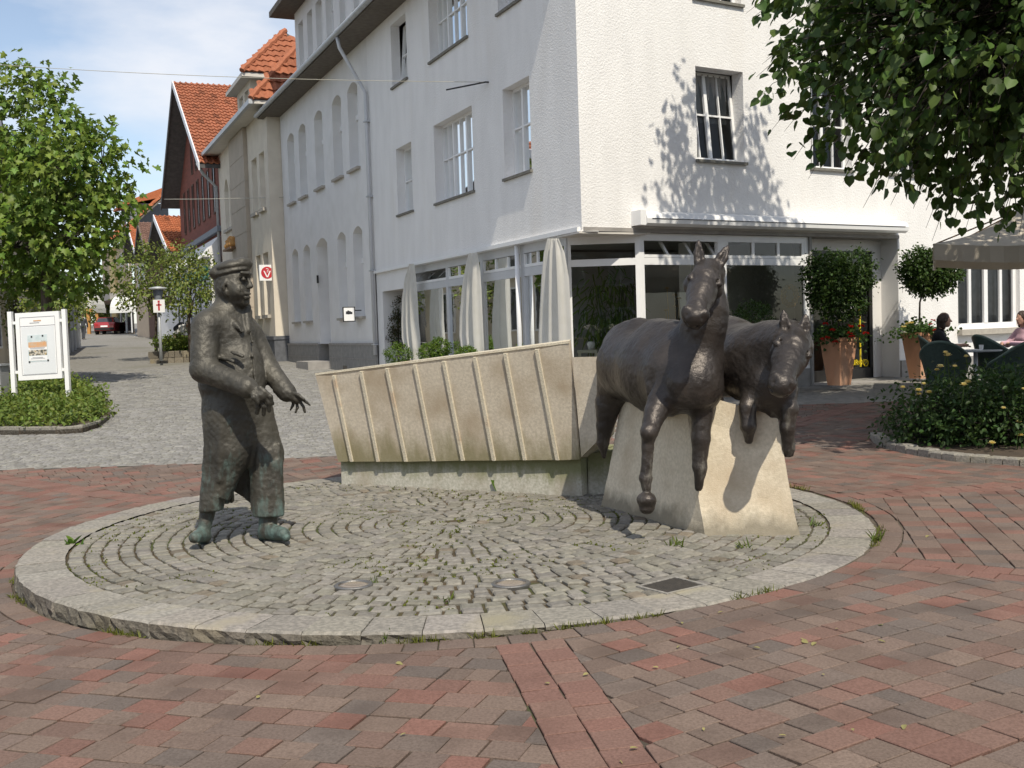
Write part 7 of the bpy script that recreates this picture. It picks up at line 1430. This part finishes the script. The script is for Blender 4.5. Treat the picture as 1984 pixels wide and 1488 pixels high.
# people
def person(name, label, o, face, J, skin, clothes, hair, vox=.011, extra=None, hairst='long'):
    o = Vector(o); cf, sf = math.cos(face), math.sin(face); L = lambda p: (o.x + p[0] * cf - p[1] * sf, o.y + p[0] * sf + p[1] * cf, o.z + p[2])
    fx = (cf, sf, 0); pts = np.array([L(p) for p in J.values()]); lo, hi = pts.min(0) - .22, pts.max(0) + .22
    def build(S, inf, parts, k=.025):
        c = lambda a, b, ra, rb, kk=k, **kw: S.cone(L(a), L(b), ra + inf, rb + inf, kk, **kw)
        if 'head' in parts:
            H = J['head']; S.ell(L(H), (.092, .076, .115), .01, **frame((0, 0, 1), fx)); c((H[0] + .03, H[1], H[2] - .05), (H[0] + .045, H[1], H[2] - .085), .055, .042); c((H[0] - .02, H[1], H[2] - .07), J['neck'], .052, .056)
            c((H[0] + .085, H[1], H[2] + .01), (H[0] + .108, H[1], H[2] - .025), .011, .016, .008)
            for s_ in (-1, 1): S.ell(L((H[0] + .085, H[1] + s_ * .032, H[2] + .012)), (.014, .018, .010), .006, op='cut', **frame((0, 0, 1), fx)); S.ell(L((H[0] + .080, H[1] + s_ * .032, H[2] + .010)), (.011,) * 3, .002); S.ell(L((H[0] - .01, H[1] + s_ * .078, H[2] - .01)), (.02, .012, .03), .006, **frame((0, 0, 1), fx))
            c((H[0] + .085, H[1] - .02, H[2] - .062), (H[0] + .085, H[1] + .02, H[2] - .062), .009, .009, .004)
        if 'torso' in parts:
            P0, P1 = J['pelvis'], J['chest']; c(P0, P1, .135, .125, .05, flat=(fx, .78)); c((P1[0], P1[1] - .12, P1[2] + .08), (P1[0], P1[1] + .12, P1[2] + .08), .075, .075, .05); c(P1, J['neck'], .10, .055, .05); c((P1[0] + .06, P1[1] - .06, P1[2] - .04), (P1[0] + .06, P1[1] + .06, P1[2] - .04), .07, .07, .05)
        for s_ in 'LR':
            if 'uarm' in parts: c(J['sh' + s_], J['el' + s_], .052, .043)
            if 'farm' in parts: c(J['el' + s_], J['wr' + s_], .042, .028)
            if 'hand' in parts:
                w, h_ = Vector(J['wr' + s_]), Vector(J['hd' + s_]); d_ = (h_ - w).normalized(); sd_ = d_.cross(Vector((0, 0, 1))).normalized(); c(w, w + d_ * .06, .028, .030, .015)
                for k_ in range(4): b_ = w + d_ * .07 + sd_ * (.013 * (k_ - 1.5) * 1.4); c(b_, b_ + d_ * (.04 + .008 * (k_ % 3)) - Vector((0, 0, .012)), .0085, .008, .004); c(b_ + d_ * .04 - Vector((0, 0, .012)), b_ + d_ * .065 - Vector((0, 0, .03)), .008, .007, .004)
                c(w + d_ * .02 + sd_ * .025, w + d_ * .055 + sd_ * .05, .010, .008, .006)
            if 'thigh' in parts: c(J['hip' + s_], J['kn' + s_], .085, .06)
            if 'shin' in parts: c(J['kn' + s_], J['an' + s_], .055, .038)
            if 'foot' in parts: a_ = Vector(J['an' + s_]); c(a_, a_ + Vector((.17, 0, -.045)), .042, .032)
    S = SDF(lo, hi, vox); build(S, 0, ('head', 'torso', 'uarm', 'farm', 'hand', 'thigh', 'shin', 'foot')); body = S.mesh(name, skin, label=label, cat='person')
    ORG[body.name] = body.location.copy()
    for nm, m, parts, inf in clothes: S = SDF(lo, hi, vox); build(S, inf, parts); S.mesh(nm, m, body)
    S = SDF(lo, hi, vox); H = J['head']; S.ell(L((H[0] - .018, H[1], H[2] + .022)), (.10, .09, .115), .01, **frame((0, 0, 1), fx))
    if hairst == 'long':
        S.cone(L((H[0] - .06, H[1], H[2])), L((H[0] - .075, H[1], H[2] - .16)), .085, .06, .03)
        for s_ in (-1, 1): S.cone(L((H[0] - .02, H[1] + s_ * .075, H[2] + .02)), L((H[0] - .02, H[1] + s_ * .08, H[2] - .14)), .035, .028, .02)
    S.cone(L((H[0] + .11, H[1], H[2] - .01)), L((H[0] + .085, H[1], H[2] - .1)), .062, .07, .01, op='cut'); S.ell(L((H[0] + .09, H[1], H[2] - .02)), (.07, .068, .085), .01, op='cut', **frame((0, 0, 1), fx))
    S.mesh('hair', hair, body, rough=((30, .006, 3),)); return body, L
def seated(fold=0): 
    return dict(head=(.06, 0, 1.14), neck=(.0, 0, .98), chest=(-.02, 0, .80), pelvis=(-.12, 0, .50), shL=(-.01, .17, .90), shR=(-.01, -.17, .90), elL=(.16, .24, .68), elR=(.16, -.24, .68), wrL=(.38, .12, .70), wrR=(.38, -.10, .70), hdL=(.50, .03, .69), hdR=(.50, -.02, .69), hipL=(-.08, .09, .47), hipR=(-.08, -.09, .47), knL=(.36, .10, .50), knR=(.36, -.10, .50), anL=(.36, .10, .09), anR=(.36, -.10, .09))
lp = at(1826, 735, 19.25); lp.z = gz(lp.x, 19.25) + .02
J = seated(); J['head'] = (.08, 0, 1.15)
person('person', 'seated woman with dark hair and black top leaning on the café table', (lp.x - .03, 19.25, lp.z), R(-22), J, 'skin', [('black_top', 'cloth_black', ('torso', 'uarm'), .014), ('trousers', 'cloth_dark', ('thigh', 'shin'), .012)], 'hair_brown')
l2 = at(1986, 735, 19.3); l2.z = gz(l2.x, 19.3) + .02
person('person', 'seated woman in pink top at the right edge of the picture', (l2.x, 19.3, l2.z), R(195), seated(), 'skin', [('pink_top', 'cloth_pink', ('torso', 'uarm', 'farm'), .014), ('trousers', 'cloth_dark', ('thigh', 'shin'), .012)], 'hair_brown')
st = dict(head=(.04, 0, 1.62), neck=(0, 0, 1.46), chest=(0, 0, 1.25), pelvis=(0, 0, .95), shL=(0, .19, 1.38), shR=(0, -.19, 1.38), elL=(-.06, .24, 1.1), elR=(.05, -.24, 1.1), wrL=(.05, .25, .88), wrR=(.16, -.24, .88), hdL=(.08, .25, .78), hdR=(.2, -.24, .79), hipL=(0, .09, .9), hipR=(0, -.09, .9), knL=(.12, .09, .5), knR=(-.06, -.09, .5), anL=(.02, .09, .09), anR=(-.22, -.09, .12))
w0 = at(162, 646, 74); w0.z = gz(w0.x, 74)
person('person', 'distant walker in dark clothes on the left pavement', w0, R(95), st, 'skin', [('jacket', 'cloth_dark', ('torso', 'uarm', 'farm'), .02), ('trousers', 'cloth_dark', ('thigh', 'shin'), .015)], 'hair_brown', vox=.022, hairst='short')
bd = dict(st); bd.update(head=(.52, 0, 1.32), neck=(.40, 0, 1.26), chest=(.28, 0, 1.14), pelvis=(0, 0, .93), shL=(.36, .19, 1.20), shR=(.36, -.19, 1.20), elL=(.42, .22, .95), elR=(.42, -.22, .95), wrL=(.52, .15, .75), wrR=(.52, -.15, .75), hdL=(.58, .14, .68), hdR=(.58, -.14, .68), knL=(.05, .09, .5), knR=(.0, -.09, .5), anL=(0, .09, .09), anR=(-.05, -.09, .09))
b0 = at(343, 668, 41.5); b0.z = gz(b0.x, 41.5)
pb, Lf = person('person', 'man in white shirt and tan trousers bending forward by the planter', b0, R(-15), bd, 'skin', [('white_shirt', 'cloth_white', ('torso', 'uarm'), .025), ('tan_trousers', 'cloth_tan', ('thigh', 'shin'), .02)], 'hair_grey', vox=.018, hairst='short')
S = SDF(np.array(Lf((.1, 0, 1.2))) - .4, np.array(Lf((.1, 0, 1.2))) + .4, .018); S.cone(Lf((.02, 0, 1.16)), Lf((.22, 0, 1.30)), .13, .12, .02); S.mesh('backpack', 'cloth_dark', label='dark backpack on the bending man by the planter', cat='backpack')
# parasol
pc = at(1808, 472, 16.2); cen = Vector((pc.x + 1.75, pc.y + .75, 0)); zc_ = pc.z; t = thing('parasol', (cen.x, cen.y, gz(cen.x, cen.y)), 'beige canvas parasol reaching in from the right edge', 'parasol'); ex_ = (Vector((pc.x, pc.y, 0)) - cen); ey_ = Vector((-ex_.y, ex_.x, 0)); cor = [cen + ex_, cen + ey_, cen - ex_, cen - ey_]; apex = Vector((cen.x, cen.y, zc_ + .62)); mb = MB(); vs = []; fs = []; K = 8
for s_ in range(4):
    a_, b_ = cor[s_], cor[(s_ + 1) % 4]
    for i in range(K):
        for j in range(K):
            P_ = lambda u, w: (a_.lerp(b_, u) + Vector((0, 0, zc_ - .10 * math.sin(math.pi * u) * w))).lerp(apex, 1 - w) - Vector((0, 0, .12 * math.sin(math.pi * w)))
            o = len(mb.v); mb.add([P_(i / K, j / K), P_((i + 1) / K, j / K), P_((i + 1) / K, (j + 1) / K), P_(i / K, (j + 1) / K)], [(0, 1, 2, 3)])
mb.build('canopy', 'canvas', t, smooth=True); mb = MB()
for s_ in range(4):
    a_, b_ = cor[s_], cor[(s_ + 1) % 4]
    for i in range(14):
        u0, u1 = i / 14, (i + 1) / 14; q_ = lambda u, z: a_.lerp(b_, u) + Vector((0, 0, zc_ - .10 * math.sin(math.pi * u) - z)) + (a_.lerp(b_, u) - cen).normalized() * (.03 * math.sin(u * 40) * z * 4); mb.add([q_(u0, 0), q_(u1, 0), q_(u1, .24), q_(u0, .24)], [(0, 1, 2, 3)])
mb.build('valance', 'canvas', t, smooth=True); mb = MB(); mb.tube([(cen.x, cen.y, gz(cen.x, cen.y)), (cen.x, cen.y, zc_ + .6)], .03, 10); mb.build('pole', 'wood_brown', t, smooth=True)
for c_ in cor: mb = MB(); mb.tube([apex - Vector((0, 0, .05)), Vector((c_.x, c_.y, zc_ - .02))], .012, 5); mb.build('rib', 'wood_brown', t)
# round box shrubs and plants at the shop
def ball(px_, py_, Y, r_, label, m='leaf_bright', n_=260, ls=.035, potted=True):
    c_ = at(px_, py_, Y); zg_ = gz(c_.x, Y); t = thing('box_shrub', (c_.x, Y, zg_), label, 'shrub', 'clipped box shrubs at the shop'); b, d = clumps([((c_.x, Y, c_.z), (r_, r_, r_ * .9))], n_, .5); p, v, nr, sz = twig_leaves(b, d, 8, r_ * .22, ls, droop=.05, spread=.3, hang=0); leaf_obj('foliage', p, v, nr, sz, 'oval', m, t)
    mb = MB(); mb.tube([(c_.x, Y, zg_ + .1), (c_.x, Y, c_.z)], .025, 6); mb.build('stem', 'bark', t)
    if potted: mb = MB(); mb.lathe((c_.x, Y, zg_), [(r_ * .5, 0), (r_ * .7, max(.12, c_.z - r_ * .8 - zg_)), (r_ * .6, max(.12, c_.z - r_ * .8 - zg_)), (r_ * .5, .1)], 20); mb.build('pot', 'plinth_grey', t, smooth=True)
FYs = lambda px_, n_: FA.pt(FA.t(px_, 640, n_), n_, 0)
for i, (px_, py_, n_, r_, lb) in enumerate(((772, 688, .55, .27, 'clipped box shrub by the shop entrance'), (835, 686, .5, .24, 'bright green box shrub under the first shop window'), (852, 676, .35, .22, 'taller box shrub beside the first shop window post'), (905, 690, .45, .2, 'low box shrub at the foot of the middle drape'))): q_ = FYs(px_, n_); ball(px_, py_, q_.y, r_, lb)
q_ = FB.pt(FB.t(1458, 620, .6), .6, 0); ball(1458, 622, q_.y, .33, 'dark round box shrub behind the lowered horse', 'leaf_box', 380)
# dark clipped column in the entrance
q_ = FYs(768, -.3); t = thing('entrance_conifer', (q_.x, q_.y, gz(q_.x, q_.y)), 'dark slender shrub with reddish foot inside the shop entrance', 'shrub'); e_ = [(tuple(at(772, 600, q_.y)), (.12, .12, .28)), (tuple(at(770, 630, q_.y)), (.18, .18, .25)), (tuple(at(771, 655, q_.y)), (.2, .2, .22))]; b, d = clumps(e_, 240, .3); p, v, nr, sz = twig_leaves(b, d, 7, .1, .045, droop=.1, spread=.3); leaf_obj('foliage', p, v, nr, sz, 'oval', 'leaf_rose', t, cols=np.c_[RNG.uniform(.6, 2.2, len(p)), RNG.uniform(.5, .9, len(p)), RNG.uniform(.5, 1, len(p))]); mb = MB(); mb.tube([(q_.x, q_.y, gz(q_.x, q_.y)), tuple(at(772, 600, q_.y))], .02, 6); mb.build('stem', 'bark_dark', t)
# inside the shop: leafy bamboo, white console, wreath, orchids
ip = FC.pt(LC * .62, -1.0, .4); t = thing('indoor_bamboo', ip, 'tall leafy green plant behind the glazed corner of the shop', 'houseplant'); b, d = clumps([((ip.x, ip.y, 1.75), (.45, .4, .7)), ((ip.x + .2, ip.y, 1.2), (.35, .3, .6))], 120, .2); p, v, nr, sz = twig_leaves(b, d, 7, .3, .22, droop=.9, spread=.15, hang=1.0); leaf_obj('foliage', p, v, nr, sz, 'blade', 'leaf_bright', t, fold=.1, droop=.25); mb = MB()
for k in range(7): mb.tube([(ip.x + random.uniform(-.08, .08), ip.y + random.uniform(-.08, .08), .6), (ip.x + random.uniform(-.35, .35), ip.y + random.uniform(-.2, .2), 2.2)], .012, 5)
mb.build('stalks', 'leaf_box', t); mb = MB(); mb.lathe((ip.x, ip.y, .4), [(.18, 0), (.24, .35), (.2, .35), (.18, .3)], 20); mb.build('pot', 'plinth_grey', t, smooth=True)
cp = FC.pt(LC * .22, -.55, .4); t = thing('console_table', cp, 'pale green painted console table inside the shop corner', 'table'); mb = MB(); FC.box(mb, LC * .1, LC * .38, -.75, -.4, 1.05, 1.10); mb.build('table_top', 'cream_paint', t)
for a_ in (LC * .11, LC * .35):
    for n_ in (-.73, -.45): mb = MB(); FC.box(mb, a_, a_ + .05, n_, n_ + .05, .41, 1.05); mb.build('leg', 'cream_paint', t)
mb = MB(); mb.lathe(FC.pt(LC * .3, -.55, 1.102), [(.05, 0), (.07, .1), (.05, .14)], 14); mb.build('vase', 'white_panel', smooth=True, label='small white pot standing on the console table', cat='pot')
wt, wz = FB.tz(1535, 573, -.1); mb = MB(); mb.tube([FB.pt(wt + .17 * math.cos(k * math.pi / 14), -.16 + .01 * math.sin(k * 5), wz + .17 * math.sin(k * math.pi / 14)) for k in range(29)], [.05 + .01 * math.sin(k * 2.3) for k in range(29)], 9); mb.build('straw_wreath', 'straw', smooth=True, label='round straw wreath hanging in the right shop window', cat='wreath')
op = FB.pt(FB.t(1305, 640, -.8), -.8, .4); t = thing('orchid_stems', op, 'thin tall dried flower stems standing in the middle shop window', 'flowers')
for k in range(5): mb = MB(); x_ = op + Vector((random.uniform(-.18, .18), random.uniform(-.1, .1), .2)); tip = x_ + Vector((random.uniform(-.08, .08), 0, random.uniform(1.1, 1.6))); mb.tube([x_, x_.lerp(tip, .5), tip], .008, 5); flower(mb, tip, .06, 5); mb.build('stem', 'straw', t)
mb = MB(); mb.lathe(op, [(.14, 0), (.2, .25), (.16, .25), (.14, .2)], 18); mb.build('pot', 'plinth_grey', t, smooth=True)
# red car
cY = 88.0; c0 = at(202, 640, cY); c0.z = gz(c0.x, cY); t = thing('red_car', c0, 'dark red hatchback seen from behind, parked up the street', 'car'); hd = R(98); fx = Vector((math.cos(hd), math.sin(hd), 0)); lx = Vector((-fx.y, fx.x, 0)); Cq = lambda a_, b_, z: c0 + fx * a_ + lx * b_ + Vector((0, 0, z))
def loft(prof, name, m, par):      # prof: list of (along, half width bottom, half width top, z0, z1)
    mb = MB(); vs = []
    for a_, wb, wt_, z0, z1 in prof: vs += [Cq(a_, -wb, z0), Cq(a_, wb, z0), Cq(a_, wt_, z1), Cq(a_, -wt_, z1)]
    n_ = len(prof); fs = [(0, 1, 2, 3), tuple(4 * (n_ - 1) + k for k in (3, 2, 1, 0))] + [(4 * i + k, 4 * i + (k + 1) % 4, 4 * i + 4 + (k + 1) % 4, 4 * i + 4 + k) for i in range(n_ - 1) for k in range(4)]; mb.add(vs, fs); return mb.build(name, m, par)
loft([(0, .70, .74, .38, .75), (.08, .80, .82, .30, .95), (.6, .84, .84, .24, .98), (2.8, .84, .83, .24, .96), (3.7, .80, .76, .26, .84), (4.0, .70, .68, .34, .66)], 'body', 'car_red', t)
cab = loft([(.15, .74, .70, .93, .98), (.62, .75, .58, .94, 1.36), (1.2, .75, .60, .94, 1.42), (2.2, .75, .60, .94, 1.40), (2.95, .74, .66, .92, .98)], 'cabin', 'car_red', t)
mb = MB(); mb.hexa([Cq(.20, -.62, 1.0), Cq(.20, .62, 1.0), Cq(.17, .62, 1.0), Cq(.17, -.62, 1.0), Cq(.56, -.52, 1.32), Cq(.56, .52, 1.32), Cq(.52, .52, 1.33), Cq(.52, -.52, 1.33)]); mb.build('rear_window', 'pane_dark', cab)
for s_ in (-1, 1): mb = MB(); mb.hexa([Cq(.8, s_ * .755, 1.0), Cq(2.6, s_ * .755, 1.0), Cq(2.6, s_ * .74, 1.0), Cq(.8, s_ * .74, 1.0), Cq(.9, s_ * .63, 1.34), Cq(2.1, s_ * .63, 1.34), Cq(2.1, s_ * .6, 1.34), Cq(.9, s_ * .6, 1.34)]); mb.build('side_window', 'pane_dark', cab)
for s_ in (-1, 1): mb = MB(); mb.hexa([Cq(-.015, s_ * .70, .70), Cq(-.015, s_ * .45, .70), Cq(.1, s_ * .45, .70), Cq(.1, s_ * .78, .70), Cq(.0, s_ * .72, .86), Cq(.0, s_ * .45, .86), Cq(.1, s_ * .45, .86), Cq(.1, s_ * .80, .86)]); mb.build('tail_light', 'lamp_red', t)
mb = MB(); mb.hexa([Cq(-.05, -.72, .36), Cq(-.05, .72, .36), Cq(.1, .8, .36), Cq(.1, -.8, .36), Cq(-.04, -.72, .54), Cq(-.04, .72, .54), Cq(.1, .8, .54), Cq(.1, -.8, .54)]); mb.build('bumper', 'rubber', t)
mb = MB(); mb.hexa([Cq(-.03, -.27, .60), Cq(-.03, .27, .60), Cq(.02, .27, .60), Cq(.02, -.27, .60), Cq(-.02, -.27, .72), Cq(-.02, .27, .72), Cq(.02, .27, .72), Cq(.02, -.27, .72)]); mb.build('number_plate', 'white_panel', t)
for a_ in (.75, 3.2):
    for s_ in (-1, 1):
        mb = MB(); vs = []; K = 18
        for b_ in (.62, .83): vs += [Cq(a_ + .31 * math.cos(2 * math.pi * k / K), s_ * b_, .31 + .31 * math.sin(2 * math.pi * k / K)) for k in range(K)]
        mb.add(vs, [(k, (k + 1) % K, K + (k + 1) % K, K + k) for k in range(K)] + [tuple(range(K)), tuple(range(2 * K - 1, K - 1, -1))]); wo = mb.build('wheel', 'rubber', t)
        mb = MB(); mb.add([Cq(a_ + .19 * math.cos(2 * math.pi * k / K), s_ * .835, .31 + .19 * math.sin(2 * math.pi * k / K)) for k in range(K)], [tuple(range(K))]); mb.build('rim', 'steel', wo)
